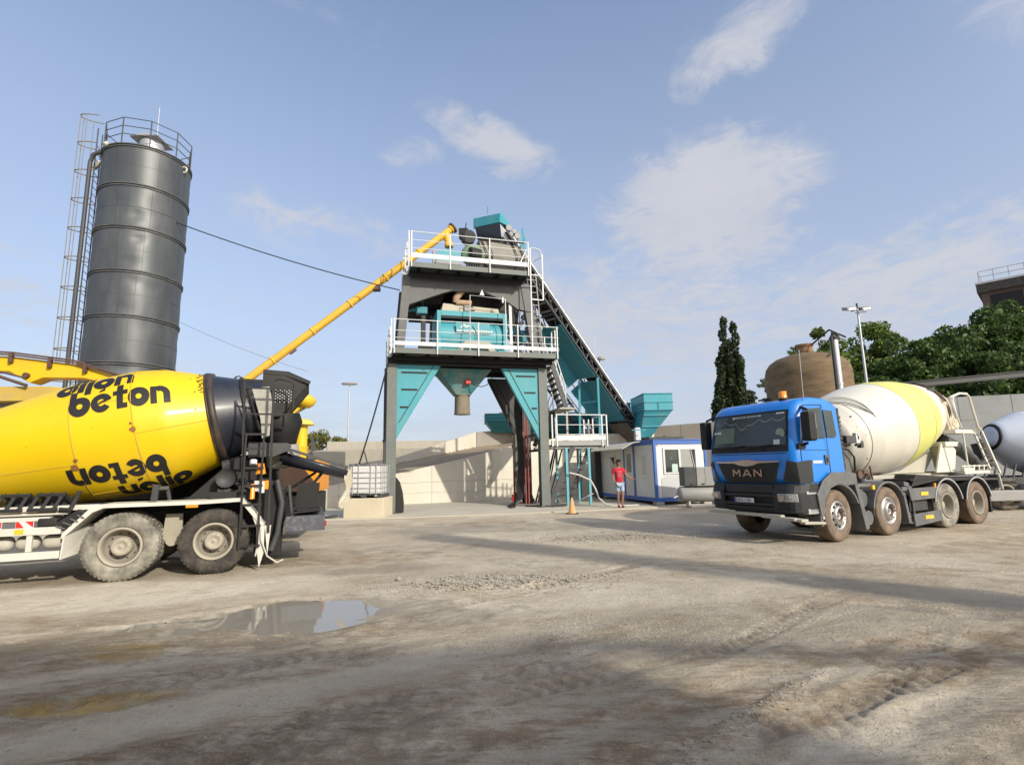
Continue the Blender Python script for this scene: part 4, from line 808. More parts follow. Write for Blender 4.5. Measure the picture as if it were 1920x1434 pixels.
def heavy_word(word, xh, ys):
    """heavy lower-case letters made of rings and bars; x height xh"""
    P = []; F = []; x = 0.
    for ch in word:
        Q = []; E = []; w_ = 1.
        if ch in 'bdoéa': ring2(Q, E,   .5, .5, .15, .54, 0, 360, ys) if ch != 'é' else None
        if ch == 'b': rect2(Q, E, 0, .33, .5, 1.45, ys)
        if ch == 'd': rect2(Q, E, .67, 1, .5, 1.45, ys)
        if ch == 'é':
            ring2(Q, E, .5, .5, .19, .52, 20, 325, ys); b = len(Q); Q += [(.12, .30*ys), (1.0, .60*ys), (1.0, .74*ys), (.14, .46*ys)]; E.append((b, b+1, b+2, b+3)); b = len(Q); Q += [(.36, 1.12*ys), (.66, 1.2*ys), (.66, 1.4*ys), (.38, 1.24*ys)]; E.append((b, b+1, b+2, b+3))
        if ch == 't': w_ = .74; rect2(Q, E, .2, .53, .0, 1.36, ys); rect2(Q, E, .0, .76, .74, 1., ys); rect2(Q, E, .53, .74, .0, .25, ys)
        if ch == 'n': rect2(Q, E, 0, .33, 0, 1., ys); ring2(Q, E, .5, .52, .16, .5, 0, 125, ys); rect2(Q, E, .66, 1., 0, .52, ys)
        if ch in 'ij': w_ = .33; rect2(Q, E, 0, .33, 0 if ch == 'i' else -.25, 1., ys); rect2(Q, E, 0, .33, 1.12, 1.36, ys)
        b = len(P); P += [((px+x)*xh, py*xh) for px, py in Q]; F += [tuple(b+i for i in f) for f in E]; x += w_+.07
    cx_ = (x-.07)*xh/2; return [(px-cx_, py) for px, py in P], F
def drum_word(D, word, xh, ys, h, phi, flip, sh=0., off=.006):
    P, F = heavy_word(word, xh, ys); sg = -1 if flip else 1; g = G(); g.add([D.pt(h+sg*px+sh*py, phi+sg*py/1.1, off) for px, py in P], F); return g
for wd, ph_, up_ in (('béton', 18, .72), ('dijon', 45, .34)): drum_word(D, wd, .283, 1.3, up_, R(ph_), False).build('lettering', 'blackp', dr)
for wd, ph_, up_ in (('béton', -28, .50), ('dijon', -55, .92)): drum_word(D, wd, .272, 1.25, up_, R(ph_), True).build('lettering', 'blackp', dr)
g = G(); q = random.Random(3)
def patch(g, h, ph, r):
    n_ = 11; pts = [D.pt(h+cos(2*pi*k/n_)*r*q.uniform(.6, 1.2), ph+sin(2*pi*k/n_)*r*q.uniform(.6, 1.2)/1.1, .009) for k in range(n_)]; g.add(pts, [tuple(range(n_))])
patch(g, .86, R(-2), .05); patch(g, .84, R(3), .025); patch(g, -.04, R(-27), .06); patch(g, .0, R(-20), .035)
for h, a, r in ((1.72, 52, .014), (1.78, 30, .018), (1.76, 8, .018), (1.6, 38, .008), (1.7, 18, .008), (.3, 5, .008), (-.6, 0, .008)): patch(g, h, R(a), r)
g.build('rust_patch', 'rustp', dr)
g = G()
for k in range(60): a = R(q.uniform(28, 75)); h = 1.9-abs(q.gauss(0, .05)); patch(g, h, a, q.uniform(.006, .02))
g.build('cement_stain', 'vblack', dr)
# subframe and cradle
g = G(); g.box(-6.0, .95, .55, .8, .78, 1.02); g.box(-6.0, .95, 1.7, 1.95, .78, 1.02)
for x in (-2.2, -.6, .6): g.box(x-.06, x+.06, .8, 1.7, .8, 1.0)
g.box(-6.0, .9, .6, .75, 1.03, 1.2); g.box(-6, .9, 1.75, 1.9, 1.03, 1.2); g.build('chassis', 'vblack', YT)
g = G()
for y in (.62, 1.8): g.poly3([(-.5, y, 1.21), (.75, y, 1.21), (.55, y, 1.8), (.25, y, 1.95), (.0, y, 1.7)], (0, .08, 0))
g.box(-.1, .55, .2, .6, 1.18, 1.32); g.build('drum_pedestal', 'black', YT)
g = G()
for y in (.78, 1.66): g.cyl((.02, y, 1.72), (.2, y, 1.77), .15, 20)
g.cyl((.12, .28, 1.55), (.12, .55, 1.55), .16, 16); g.build('drum_roller', 'dgrey', YT)
g = G()
for y in (.5, 2.0):
    for x in (-1.27, .03): g.cyl((x, y, .525), (x, y+.1, .525), .2, 16)
for x in (-1.27, .03): g.rod((x, .2, .525), (x, 2.2, .525), .09, 12)
g.build('axle', 'black', YT)
g = G(); g.beam((-1.2, .42, .66), (-.05, .42, .66), .09, .05); g.beam((-1.1, .42, .73), (-.15, .42, .73), .09, .04); g.poly3([(-.75, .36, .98), (-.5, .36, .98), (-.5, .36, .6), (-.56, .36, .48), (-.7, .36, .48), (-.78, .36, .6)], (0, .06, 0)); g.cyl((-.63, .30, .55), (-.63, .45, .55), .09, 18); g.build('leaf_spring', 'rim', YT)
g = G(); g.box(-1.0, .9, 1.95, 2.0, 1.0, 2.0); g.build('dark_backing', 'vblack', YT)  # dark panel added to fill the bright gap under the drum
# dusty mudguards
g = G(); y0 = -.04; th_ = .045
top = [(-2.02, .78), (-1.70, 1.14), (-1.55, 1.20), (-.2, 1.20), (.43, 1.22), (.60, 1.02), (.80, .76)]
bot = [(-2.02, .70), (-1.66, 1.08), (-1.52, 1.14), (-.2, 1.14), (.40, 1.16), (.55, .98), (.74, .74)]
for k in range(len(top)-1): g.add([(top[k][0], y0, top[k][1]), (top[k+1][0], y0, top[k+1][1]), (bot[k+1][0], y0, bot[k+1][1]), (bot[k][0], y0, bot[k][1])], [(0, 1, 2, 3)])
for P_, dz in ((top, 0), (bot, 0)):
    for k in range(len(P_)-1): g.add([(P_[k][0], y0, P_[k][1]), (P_[k+1][0], y0, P_[k+1][1]), (P_[k+1][0], y0+.62, P_[k+1][1]), (P_[k][0], y0+.62, P_[k][1])], [(0, 1, 2, 3)])
g.build('mudguard', 'alu', YT)
g = G(); g.poly3([(-2.0, -.03, .80), (-1.80, .55, .88), (-1.78, .55, .48), (-2.02, -.03, .40)], (.02, 0, 0)); g.build('mud_flap', 'alu', YT)
g = G(); g.poly3([(.60, -.02, .9), (.80, -.02, .74), (.80, -.02, .28), (.74, -.02, .05), (.70, -.02, .3), (.68, -.02, .7)], (0, .03, 0)); g.poly3([(.80, .0, .74), (.90, .0, .74), (.86, .0, .25)], (0, .03, 0)); g.build('rear_flap', 'alu', YT)
g = G(); g.poly3([(-2.15, -.03, .92), (-1.85, -.03, 1.14), (-1.72, -.03, 1.08), (-1.95, -.03, .84)], (0, .3, 0)); g.box(-2.34, -2.1, -.03, .25, .9, 1.02); g.build('step_cover', 'black', YT, .02)
g = G(); [g.beam((-2.10+k*.085, -.05, .90+k*.05), (-1.98+k*.075, -.05, .85+k*.05), .012, .02) for k in range(4)]; g.build('tread_strip', 'fgrey', YT)
# side rails, air tanks, reflective plates
g = G(); g.box(-5.2, -2.04, -.03, .03, .78, .89); g.box(-5.2, -2.03, -.03, .03, .42, .53)
for x in (-2.42, -3.3, -4.2): g.box(x-.035, x+.035, -.02, .04, .535, .775)
g.build('side_guard', 'alu', YT, .006)
g = G(); g.box(-5.2, -2.1, .02, .06, .895, 1.01); g.build('side_board', 'fgrey', YT)
for x in (-3.12, -2.17, -2.50, -2.82, -3.75):
    g = G(); g.lathe([(-.15, .001), (-.145, .05), (-.12, .09), (-.07, .112), (.07, .112), (.12, .09), (.145, .05), (.15, .001)], (x, .2, .655), (1, 0, 0), 24); g.build('air_tank', mat('dusty tank', (.5, .48, .42), .6, dirt=.5) if x == -3.12 else bpy.data.materials['dusty tank'], YT)
for x in (-2.61, -2.99):
    g = G(); z0, z1 = .88, .99; L = .22; g.box(x, x+L, .0, .015, z0, z1); p = g.build('warning_plate', 'white', YT); tag(p, 'red and white striped warning plate')
    g = G(); g.poly3([(x+.005, -.004, z1-.005), (x+.035, -.004, z1-.005), (x+.11, -.004, z0+.005), (x+.005, -.004, z0+.005)]); g.poly3([(x+.115, -.004, z1-.005), (x+.215, -.004, z1-.005), (x+.215, -.004, z0+.015)]); g.build('red_stripe', 'redref', p)
g = G(); g.box(-2.60, -2.49, -.036, -.031, .80, .87); g.build('reflector', 'ylens', YT); g = G(); g.box(-.40, -.22, -.045, -.03, 1.09, 1.14); g.build('side_marker', 'amber', YT, .008)
# rail along the deck, wheel chocks and tools in front of the drum
g = G(); g.box(-6, -1.6, .02, .12, 1.12, 1.2); g.box(-6, -2.2, .0, .5, .98, 1.04); g.box(-6, -2.0, .05, .4, 1.06, 1.1); g.build('deck_rail', 'alu', YT, .01)
g = G(); [g.tube([(-6, .1+k*.1, 1.06), (-3, .1+k*.08, 1.02-.02*k), (-1.9, .2+.1*k, 1.12)], .035, 8) for k in range(2)]; g.build('side_hose', 'dgrey', YT)
for x in (-2.85, -2.42):
    g = G(); z = 1.13
    for xx in (x, x+.15, x+.3): g.beam((xx-.06, .0, z), (xx+.05, .03, z+.26), .045, .05); g.beam((xx+.05, .03, z+.26), (xx+.12, .25, z+.05), .04, .05)
    for a, b in (((x-.06, 0, z+.02), (x+.3, 0, z+.02)), ((x+.02, .02, z+.24), (x+.38, .02, z+.24))): g.beam(a, b, .05, .05)
    g.poly3([(x-.04, .2, z), (x+.36, .2, z), (x+.4, .2, z+.2), (x+.03, .2, z+.2)], (0, .02, 0)); g.build('wheel_chock', 'plastic', YT, .01)
g = G(); g.beam((-1.96, 0, 1.13), (-1.86, .02, 1.42), .05, .06); g.beam((-2.1, 0, 1.15), (-1.93, 0, 1.13), .05, .05); g.build('hook', 'black', YT, .01)
g = G(); g.beam((-.86, .0, 1.22), (-.84, .0, 1.48), .09, .1); g.beam((-.66, .1, 1.22), (-.70, .1, 1.4), .05, .05); g.beam((-.85, .02, 1.42), (-.68, .08, 1.42), .06, .06); g.build('chute_clamp', 'dgrey', YT, .01)
# clutter under the cone
g = G(); q = random.Random(12)
for k in range(26):
    a = Vector((-.15+q.random()*.95, .25+q.random()*.5, 1.22+q.random()*.35)); b = a+Vector((q.uniform(-.25, .25), q.uniform(-.1, .1), q.uniform(-.12, .12))); g.rod(a, b, q.uniform(.012, .03), 6)
for k in range(10): a = Vector((-.1+q.random()*.8, .3+q.random()*.3, 1.25+q.random()*.25)); s_ = q.uniform(.03, .07); g.box(a.x-s_, a.x+s_, a.y-s_, a.y+s_, a.z-s_, a.z+s_)
g.build('hydraulic_lines', 'dgrey', YT)
g = G(); g.box(.1, 1.05, .35, 2.1, .62, 1.3); g.poly3([(.62, .3, .2), (1.05, .3, .15), (1.1, .3, 1.35), (.75, .3, 1.55), (.6, .3, 1.2)], (0, .5, 0)); g.build('rear_cabinet', 'vblack', YT, .03)
g = G(); g.tube([(.95, .2, 1.5), (1.05, .18, 1.1), (1.0, .16, .6), (.9, .18, .3)], .05, 8); g.tube([(1.15, .25, 1.4), (1.2, .2, 1.0), (1.25, .25, .6)], .03, 8); g.build('pneumatic_hose', 'dgrey', YT)
g = G(); g.tube([(.72, -.03, .9), (.76, -.05, .5), (.86, -.06, .24), (1.02, -.06, .12), (1.12, -.05, .16)], .014, 6); g.tube([(.68, -.03, .95), (.70, -.05, .4), (.68, -.05, .25)], .014, 6); g.build('loose_hose', 'hose', YT)
# ladder with side rails on the near side of the rear
g = G(); lx0, lx1 = .40, .84
for p, qv in (((.36, .02, 3.22), (.44, -.02, .62)), ((.83, .02, 3.30), (.86, -.02, .62))): g.beam(p, qv, .038, .03, (0, 1, 0))
g.tube([(.83, .02, 3.26), (.9, .02, 3.3), (1.12, .02, 3.26), (1.17, .02, 3.2), (1.16, .02, 2.72)], .018, 6)
for z in (2.66, 3.12): g.beam((.37, .02, z), (1.16, .02, z), .03, .03)
g.beam((.38, .02, 3.18), (.62, .2, 2.4), .035, .03); g.build('rear_railing', 'black', YT)
g = G()
for x0, x1 in ((.44, .47), (.72, .745)): g.beam((x0, -.05, 2.32), (x0-.02, -.06, .38), .03, .03, (0, 1, 0)) if x0 < .6 else g.beam((x0, -.05, 2.28), (x0-.02, -.06, .38), .03, .03, (0, 1, 0))
for z in (2.30, 2.05, 1.72, 1.42, 1.1, .75, .42): g.beam((.42, -.05, z), (.74, -.05, z), .03, .035)
g.build('ladder', 'black', YT)
# rear hopper, apron, chute
g = G(); g.poly3([(.62, .35, 3.50), (1.2, .35, 3.44), (1.40, .35, 3.28), (1.18, .35, 2.98), (.95, .35, 2.66), (.62, .35, 2.64)], (0, .03, 0))
g.poly3([(.62, 1.75, 3.5), (1.2, 1.75, 3.44), (1.42, 1.75, 3.28), (.95, 1.75, 2.64), (.62, 1.75, 2.64)], (0, .03, 0)); g.poly3([(1.18, .38, 3.43), (1.42, .38, 3.26), (1.42, 1.74, 3.26), (1.18, 1.74, 3.43)], (0, 0, .02)); g.poly3([(1.40, .38, 3.26), (.93, .38, 2.66), (.93, 1.74, 2.66), (1.40, 1.74, 3.26)], (0, 0, .02))
g.poly3([(.62, .34, 3.52), (1.05, .34, 3.50), (1.45, .30, 3.32), (1.43, .30, 3.26), (1.0, .34, 3.42), (.62, .34, 3.44)], (0, .02, 0)); g.build('fill_hopper', 'black', YT)
g = G(); sv = [(.62, .55, 3.28), (.78, .4, 3.2), (.84, .4, 2.7), (.80, .45, 2.35), (.6, .6, 2.3)]; g.poly3([(.45, .32, 3.16), (.74, .32, 3.2), (.80, .32, 2.9), (.78, .32, 2.3), (.66, .32, 2.25), (.62, .32, 2.6)], (0, .03, 0)); g.build('splash_apron', mat('cement splashed steel', (.42, .41, .36), .8, dirt=.6, dcol=(.12, .11, .1), ds=3), YT)
g = G()
for i_ in range(8):
    for j_ in range(5): g.cyl((.85+i_*.038, .335, 2.92+j_*.055+(i_ % 2)*.027), (.85+i_*.038, .348, 2.92+j_*.055+(i_ % 2)*.027), .012, 6)
g.build('mesh_step', 'galv', YT)
g = G(); g.box(.45, 1.1, .2, 2.2, 2.0, 2.16); g.poly3([(.46, .18, 2.18), (1.15, .18, 2.14), (1.12, .18, 2.02), (.88, .18, 1.92), (.46, .18, 1.9)], (0, .05, 0)); g.build('rear_platform', 'dgrey', YT)
g = G(); pr = [(.0, .28), (.3, .42), (.55, .36), (.85, .22)]; g.lathe([(0, .40), (.18, .42), (.42, .30), (.6, .22)], (.88, .85, 2.68), (.22, 0, -1), 24); g.build('collecting_funnel', 'vblack', YT)
g = G(); g.lathe([(0, .3), (.35, .3), (.4, .25), (.42, .001)], (.98, .8, 2.12), (.15, 0, -1), 20); g.build('funnel_tip', bpy.data.materials['cement splashed steel'], YT)
ch0, ch1 = Vector((1.0, .5, 1.93)), Vector((2.16, .42, 1.57)); dv = (ch1-ch0).normalized(); 
g = G(); n_ = 10; sec = []; upv = Vector((0, 0, 1)); upv = (upv-dv*upv.dot(dv)).normalized(); sdv = dv.cross(upv)
for rad in (.2, .185):
    for L in (0, (ch1-ch0).length):
        rr_ = rad*(1 if L == 0 else .72)
        for k in range(n_+1): a = R(-190+200*k/n_); sec.append(ch0+dv*L+sdv*cos(a)*rr_+upv*(sin(a)*rr_+.05))
m1 = n_+1; fs = []
for k in range(n_): fs += [(k, k+1, m1+k+1, m1+k), (2*m1+k, 3*m1+k, 3*m1+k+1, 2*m1+k+1), (k, 2*m1+k, 2*m1+k+1, k+1), (m1+k, m1+k+1, 3*m1+k+1, 3*m1+k)]
fs += [(0, m1, 3*m1, 2*m1), (n_, 2*m1+n_, 3*m1+n_, m1+n_)]
g.add(sec, fs, True); g.build('chute', 'navy', YT)
g = G(); g.beam((1.0, .28, 2.09), (2.16, .28, 1.69), .03, .05); g.beam((.95, .4, 1.95), (1.15, .4, 2.12), .03, .05); g.beam((1.04, .24, 2.1), (1.2, .24, 1.95), .02, .04); g.build('chute_edge', 'dgrey', YT)
g = G(); g.beam((1.25, .6, 1.0), (1.72, .5, 1.62), .05, .05); g.beam((1.2, .8, 1.35), (1.6, .6, 1.62), .04, .04); g.beam((.9, .4, 1.72), (1.05, .4, 1.9), .06, .06); g.build('chute_strut', 'black', YT)
g = G(); g.poly3([(2.12, .3, 1.68), (2.22, .3, 1.66), (2.26, .3, 1.45), (2.2, .3, 1.25), (2.22, .3, 1.12), (2.08, .3, .93), (2.02, .3, 1.0), (2.16, .3, 1.16), (2.15, .3, 1.3), (2.1, .3, 1.5)], (0, .03, 0)); g.build('rubber_flap', 'canvas', YT)
g = G(); g.box(1.12, 1.78, .1, 2.35, .60, .86); g.build('underrun_bumper', mat('worn dark bumper', (.075, .08, .095), .55, dirt=.7, dcol=(.3, .3, .3), ds=14, edge=.55), YT, .01)
g = G(); g.box(1.3, 1.7, .3, 1.1, .9, .98); [g.beam((1.15, .2+k*.12, .9), (1.7, .2+k*.12, .96), .04, .03) for k in range(5)]; g.poly3([(1.25, .5, .95), (1.65, .5, .95), (1.68, .5, 1.42), (1.3, .5, 1.42)], (0, .5, 0)); g.build('rear_frame', 'vblack', YT)
g = G(); g.box(1.785, 1.81, .15, .3, .66, .75); g.build('tail_lamp', 'redref', YT, .01)
g = G(); g.box(.7, .83, -.02, .08, 1.35, 1.5); g.cyl((.69, .05, 1.62), (.69, .05, 1.8), .085, 14, .05); g.cyl((.58, -.0, 1.2), (.58, -.0, 1.45), .04, 10); g.build('work_lamp', 'amber', YT, .01)
g = G(); g.cyl((.57, .0, 1.78), (.57, .02, 1.86), .06, 14); g.cyl((.72, .0, 1.3), (.72, .0, 1.48), .05, 10); g.box(.60, .70, -.01, .05, 1.32, 1.5); g.build('control_panel', 'white', YT, .01)
g = G(); g.tube([(.02, 1.22, 3.42), (.06, 1.22, 3.5), (.12, 1.22, 3.52), (.2, 1.22, 3.48), (.26, 1.22, 3.4)], .012, 6); g.tube([(.1, 1.2, 3.5), (.02, 1.1, 3.42)], .01, 5); g.build('lifting_eye', 'dgrey', YT)
# cab of the yellow truck, outside the frame on the left but casting its shade
g = G(); g.box(-6.6, -5.35, .05, 2.4, .5, 2.8); g.build('cab', 'yellow2', YT, .08)

# ---------------- concrete pump with orange body and yellow boom behind it
PB = thing('concrete_pump', 'yellow folded boom and orange rear body of a concrete pump truck behind the yellow mixer', 'concrete pump', (-5.8, 12.4, 0), 12)
def pl(px_, y, z): return (px_, y, z)
g = G(); g.poly3([(-9, .2, 4.42), (-5.3, .2, 4.28), (-4.0, .2, 4.12), (-3.0, .2, 3.76), (-3.1, .2, 3.6), (-3.9, .2, 3.82), (-4.7, .2, 3.82), (-4.95, .2, 3.7), (-5.35, .2, 3.95), (-9, .2, 4.05)], (0, .4, 0)); g.build('upper_boom', 'yellow2', PB, .015)
g = G(); g.poly3([(-9, .15, 3.55), (-4.5, .15, 3.62), (-2.0, .15, 3.2), (-2.0, .15, 2.95), (-4.6, .15, 3.3), (-9, .15, 3.2)], (0, .4, 0)); g.build('lower_boom', mat('dusty yellow', (.55, .38, .06), .5, dirt=.5), PB, .015)
g = G(); g.box(-8, -2.4, .6, 1.0, 3.2, 3.66); g.build('hydraulic_tank', mat('pale grey tank', (.5, .52, .56), .4, dirt=.3), PB, .02)
g = G(); [g.tube([(-9, .12, 4.46+.05*k), (-5.3, .12, 4.31+.05*k), (-4.1, .12, 4.16+.05*k), (-3.0, .12, 3.80+.03*k)], .02, 6) for k in range(2)]; [g.box(x, x+.06, .1, .2, z-.16, z+.05) for x, z in ((-5.35, 4.3), (-4.6, 4.2), (-3.9, 4.1), (-6.2, 4.35))]
g.rod((-5.9, .05, 3.98), (-4.9, .05, 3.62), .035, 8); g.rod((-5.9, .05, 4.04), (-5.0, .05, 3.8), .02, 8); g.cyl((-5.0, .12, 3.86), (-5.0, .2, 3.86), .06, 12); g.build('pipeline', 'rust', PB)
g = G(); g.box(.55, 1.2, .2, 2.2, 1.15, 1.9); g.build('body', 'orange', PB, .04)
g = G(); g.box(-3.2, .54, .3, 2.1, .55, 1.9); g.box(.55, 1.15, .3, 2.1, .55, 1.12); g.box(.4, 1.1, .16, .3, .62, 1.2); g.box(-.2, .05, .1, .2, .6, 1.8); g.build('chassis', 'vblack', PB, .02)
g = G(); g.box(.4, 1.1, -.02, .15, 1.18, 1.42); g.poly3([(.3, .05, 1.45), (.2, .05, 1.9), (.5, .05, 2.0), (.85, .05, 1.75), (1.2, .05, 1.3)], (0, .1, 0)); g.build('hopper_lip', mat('sooty orange', (.06, .03, .02), .7, dirt=.4, dcol=(.1, .08, .06)), PB)
g = G(); g.cyl((.72, .5, 2.1), (.72, .5, 2.78), .15, 18); g.box(.56, .88, .34, .66, 1.95, 2.25); g.build('filler_post', 'yellow2', PB)
g = G(); g.lathe([(0, .3), (.07, .26), (.13, .14), (.15, .001)], (.72, .5, 2.78), (0, 0, 1), 24); g.lathe([(-.02, .001), (-.02, .3), (0, .3)], (.72, .5, 2.78), (0, 0, 1), 24); g.build('mushroom_cap', 'lightw', PB)
g = G(); g.poly3([(.98, .5, 2.5), (1.08, .5, 2.2), (1.14, .5, 2.15), (.95, .5, 2.12)], (0, .1, 0)); g.beam((.95, .5, 2.1), (1.15, .5, 1.6), .08, .08); g.box(.5, .9, .4, .6, 1.7, 2.0); g.build('lever', 'dgrey', PB)
g = G(); g.lathe([(0, .001), (.0, .2), (.1, .28), (.22, .3), (.3, .22), (.33, .001)], (.72, .3, 3.22), (.35, 0, 1), 20); g.beam((-.1, .3, 2.9), (.7, .3, 3.36), .12, .14); g.beam((.5, .25, 3.0), (.80, .25, 3.28), .1, .1); g.build('boom_elbow', 'yellow2', PB)
g = G(); g.rod((.1, .4, 2.75), (.85, .4, 3.22), .04, 8); g.rod((.62, .4, 3.3), (.8, .4, 3.2), .03, 8); g.build('cylinder_rod', 'galv', PB)
for x in (-2.2, .1): wheel(PB, x, .25, .5, .5, .3, -1, 'rubber', 'rim', 'rear')
# ---------------------------------------------------------------- blue four axle mixer truck, x runs to its rear, y away from the viewer
MT = thing('mixer_truck', 'blue cab mixer truck with white drum and lime yellow band at the right', 'mixer truck', (6.64, 11.17, 0), 26.6)
TW = 2.25
def mwheel(x, st, **k): pass
wheel(MT, 0, .0, .52, .52, .33, -1, 'rubberb', 'rimg', 'front', 6, False); wheel(MT, 1.78, .0, .52, .52, .33, -1, 'rubberb', 'rimg', 'front', 3, False)
wheel(MT, 0, TW, .52, .52, .33, 1, 'rubberb', 'rimg', 'front', 6, False); wheel(MT, 1.78, TW, .52, .52, .33, 1, 'rubberb', 'rimg', 'front', 3, False)
for k, x in enumerate((4.2, 5.62)):
    ty = 'rubberd' if k == 0 else 'rubberb'
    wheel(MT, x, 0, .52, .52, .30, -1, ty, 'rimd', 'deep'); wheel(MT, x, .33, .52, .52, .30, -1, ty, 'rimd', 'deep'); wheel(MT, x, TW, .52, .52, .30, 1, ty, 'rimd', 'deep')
# cab : lofted side outlines
xf, xb = -1.22, .36
def cabsec(y, inset):                                     # outline (x, z) of the cab seen from the side
    i_ = inset
    return [(xf+.05+i_, 1.18), (xf+i_*.8, 1.45), (xf-.02+i_, 1.80), (xf+.02+i_, 2.0), (xf+.16+i_, 2.62), (xf+.24+i_, 2.78), (xf+.40+i_, 2.90), (xf+.7+i_*.5, 2.96), (xb-.35, 2.95), (xb-.06, 2.88), (xb, 2.78), (xb, 1.18)]
ys_ = [(.0, .22), (.02, .16), (.06, .09), (.14, .045), (.3, .015), (.6, .0), (TW-.6, .0), (TW-.3, .015), (TW-.14, .045), (TW-.06, .09), (TW-.02, .16), (TW, .22)]
g = G(); vs = []; fs = []; n_ = 12
for (y, ins) in ys_:
    top = .10 if y in (0, TW) else (.05 if y in (.02, TW-.02) else 0)
    tum = lambda z: .0 if z < 1.9 else (.055*(z-1.9)/1.0)
    for (x, z) in cabsec(y, ins):
        yy = y+(tum(z) if y < 1.1 else -tum(z)); vs.append((x, yy, z-(top if z > 2.85 else 0)))
for a in range(len(ys_)-1):
    for k in range(n_): k2 = (k+1) % n_; fs.append((a*n_+k, a*n_+k2, (a+1)*n_+k2, (a+1)*n_+k))
g.add(vs, fs, True); g.add(vs[:n_], [tuple(range(n_))]); g.add(vs[-n_:], [tuple(range(n_))])
cab = g.build('cab', 'blue', MT)
for e in cab.data.edges: pass
def fx(z, y=1.1):                                         # x of the front face at height z
    zs = [1.18, 1.45, 1.80, 2.0, 2.62, 2.78, 2.9]; xs = [xf+.05, xf, xf-.02, xf+.02, xf+.16, xf+.24, xf+.40]
    return float(np.interp(z, zs, xs))+float(np.interp(min(y, TW-y), [0, .02, .06, .14, .3, .6], [.22, .16, .09, .045, .015, 0]))
def frontpatch(g, ring, off, th=.0, sub=1):
    """polygon on the cab front given as (y, z) points, pushed out by off"""
    pts = [(fx(z, y)-off, y, z) for y, z in ring]; g.add(pts, [tuple(range(len(pts)))])
def frontgrid(g, y0, y1, z0, z1, off, ny=14, nz_=6, fy=lambda y, z: (y, z)):
    vs = []; 
    for j in range(nz_+1):
        for i in range(ny+1):
            y = y0+(y1-y0)*i/ny; z = z0+(z1-z0)*j/nz_; y, z = fy(y, z); vs.append((fx(z, y)-off, y, z))
    g.add(vs, [(j*(ny+1)+i, j*(ny+1)+i+1, (j+1)*(ny+1)+i+1, (j+1)*(ny+1)+i) for j in range(nz_) for i in range(ny)], True)
# windscreen recess, glass, curtain
g = G(); frontgrid(g, .13, TW-.13, 1.84, 2.70, .006, 18, 6, lambda y, z: (y+(1.12-y)*.05*(z-1.84)/.86, z)); g.build('windscreen_seal', 'vblack', cab)
g = G(); frontgrid(g, .17, TW-.17, 1.98, 2.66, .014, 18, 6, lambda y, z: (y+(1.12-y)*.05*(z-1.84)/.86, z))
wsm = mat('windscreen', (.016, .03, .028), .06, dirt=.25, dcol=(.11, .16, .13), ds=1.3, bump=0, spec=.8, var=.6); ws = g.build('windscreen', wsm, cab)
g = G()
def strip(g, pts, w, off, m=None):                        # ribbon on the glass, pts as (y, z)
    vs = []
    for (y, z) in pts: vs += [(fx(z-w/2, y)-off, y, z-w/2), (fx(z+w/2, y)-off, y, z+w/2)]
    g.add(vs, [(2*i, 2*i+2, 2*i+3, 2*i+1) for i in range(len(pts)-1)])
pts = []
for k in range(97):
    y = .22+1.82*k/96; u = (y-.22)/.30; dip = .07*abs(sin(pi*u)); big = .14*math.exp(-((y-1.22)/.2)**2); pts.append((y, 2.55-dip-big))
strip(g, pts, .013, .02); g.build('curtain_edge', 'lgrey', ws)
g = G(); q = random.Random(1)
for k in range(1, 96, 1):
    y, z = pts[k]
    if y < 1.4: g.add([(fx(z, y)-.018, y-.006, z), (fx(z, y)-.018, y+.006, z), (fx(z, y)-.018, y+.003, z-.06), (fx(z, y)-.018, y-.003, z-.06)], [(0, 1, 2, 3)])
g.build('curtain_fringe', mat('fringe', (.3, .32, .26), .9, dirt=0), ws)
g = G(); 
for (y0, y1, z0, z1) in ((1.17, 1.45, 2.60, 2.635), (.78, 1.13, 2.60, 2.635), (1.47, 1.52, 2.59, 2.64), (.24, .42, 2.62, 2.65), (.30, .44, 1.99, 2.09), (1.82, 2.04, 2.28, 2.33)): frontgrid(g, y0, y1, z0, z1, .021, 1, 1)
g.build('sticker', 'white', ws)
g = G()
for (yc, n2) in ((1.31, 11), (.95, 13)):
    for k in range(n2): y = yc-.12+k*.022; frontgrid(g, y, y+.012, 2.608, 2.628, .024, 1, 1)
g.build('sticker_print', 'blackp', ws)
g = G()
vs = [(fx(2.2, .3)-.02, .30+.105*cos(a), 2.22+.10*sin(a)) for a in [2*pi*k/18 for k in range(18)]]; g.add(vs, [tuple(range(18))]); g.build('hanging_disc', mat('grey green plush', (.3, .33, .3), .9, dirt=.2), ws)
g = G(); frontgrid(g, 1.45, 1.98, 2.06, 2.40, .017, 2, 2); g.build('windscreen_patch', mat('dull green patch', (.12, .17, .13), .8, dirt=.3), ws)  # flat dull green patch on the windscreen
g = G()
for y0, y1 in ((1.9, 1.15), (1.15, .45)):
    z = 1.93; g.beam((fx(z)-.05, y0, z), (fx(z+.06)-.04, y1, z+.06), .018, .02); g.beam((fx(z)-.04, y1+.2, 1.88), (fx(z)-.04, (y0+y1)/2, z+.03), .02, .02)
g.build('wiper', 'vblack', MT)
# roof lip / sun visor line and panel gaps
g = G(); frontgrid(g, .05, TW-.05, 1.80, 1.815, .004, 18, 1); g.build('panel_gap', 'vblack', cab)
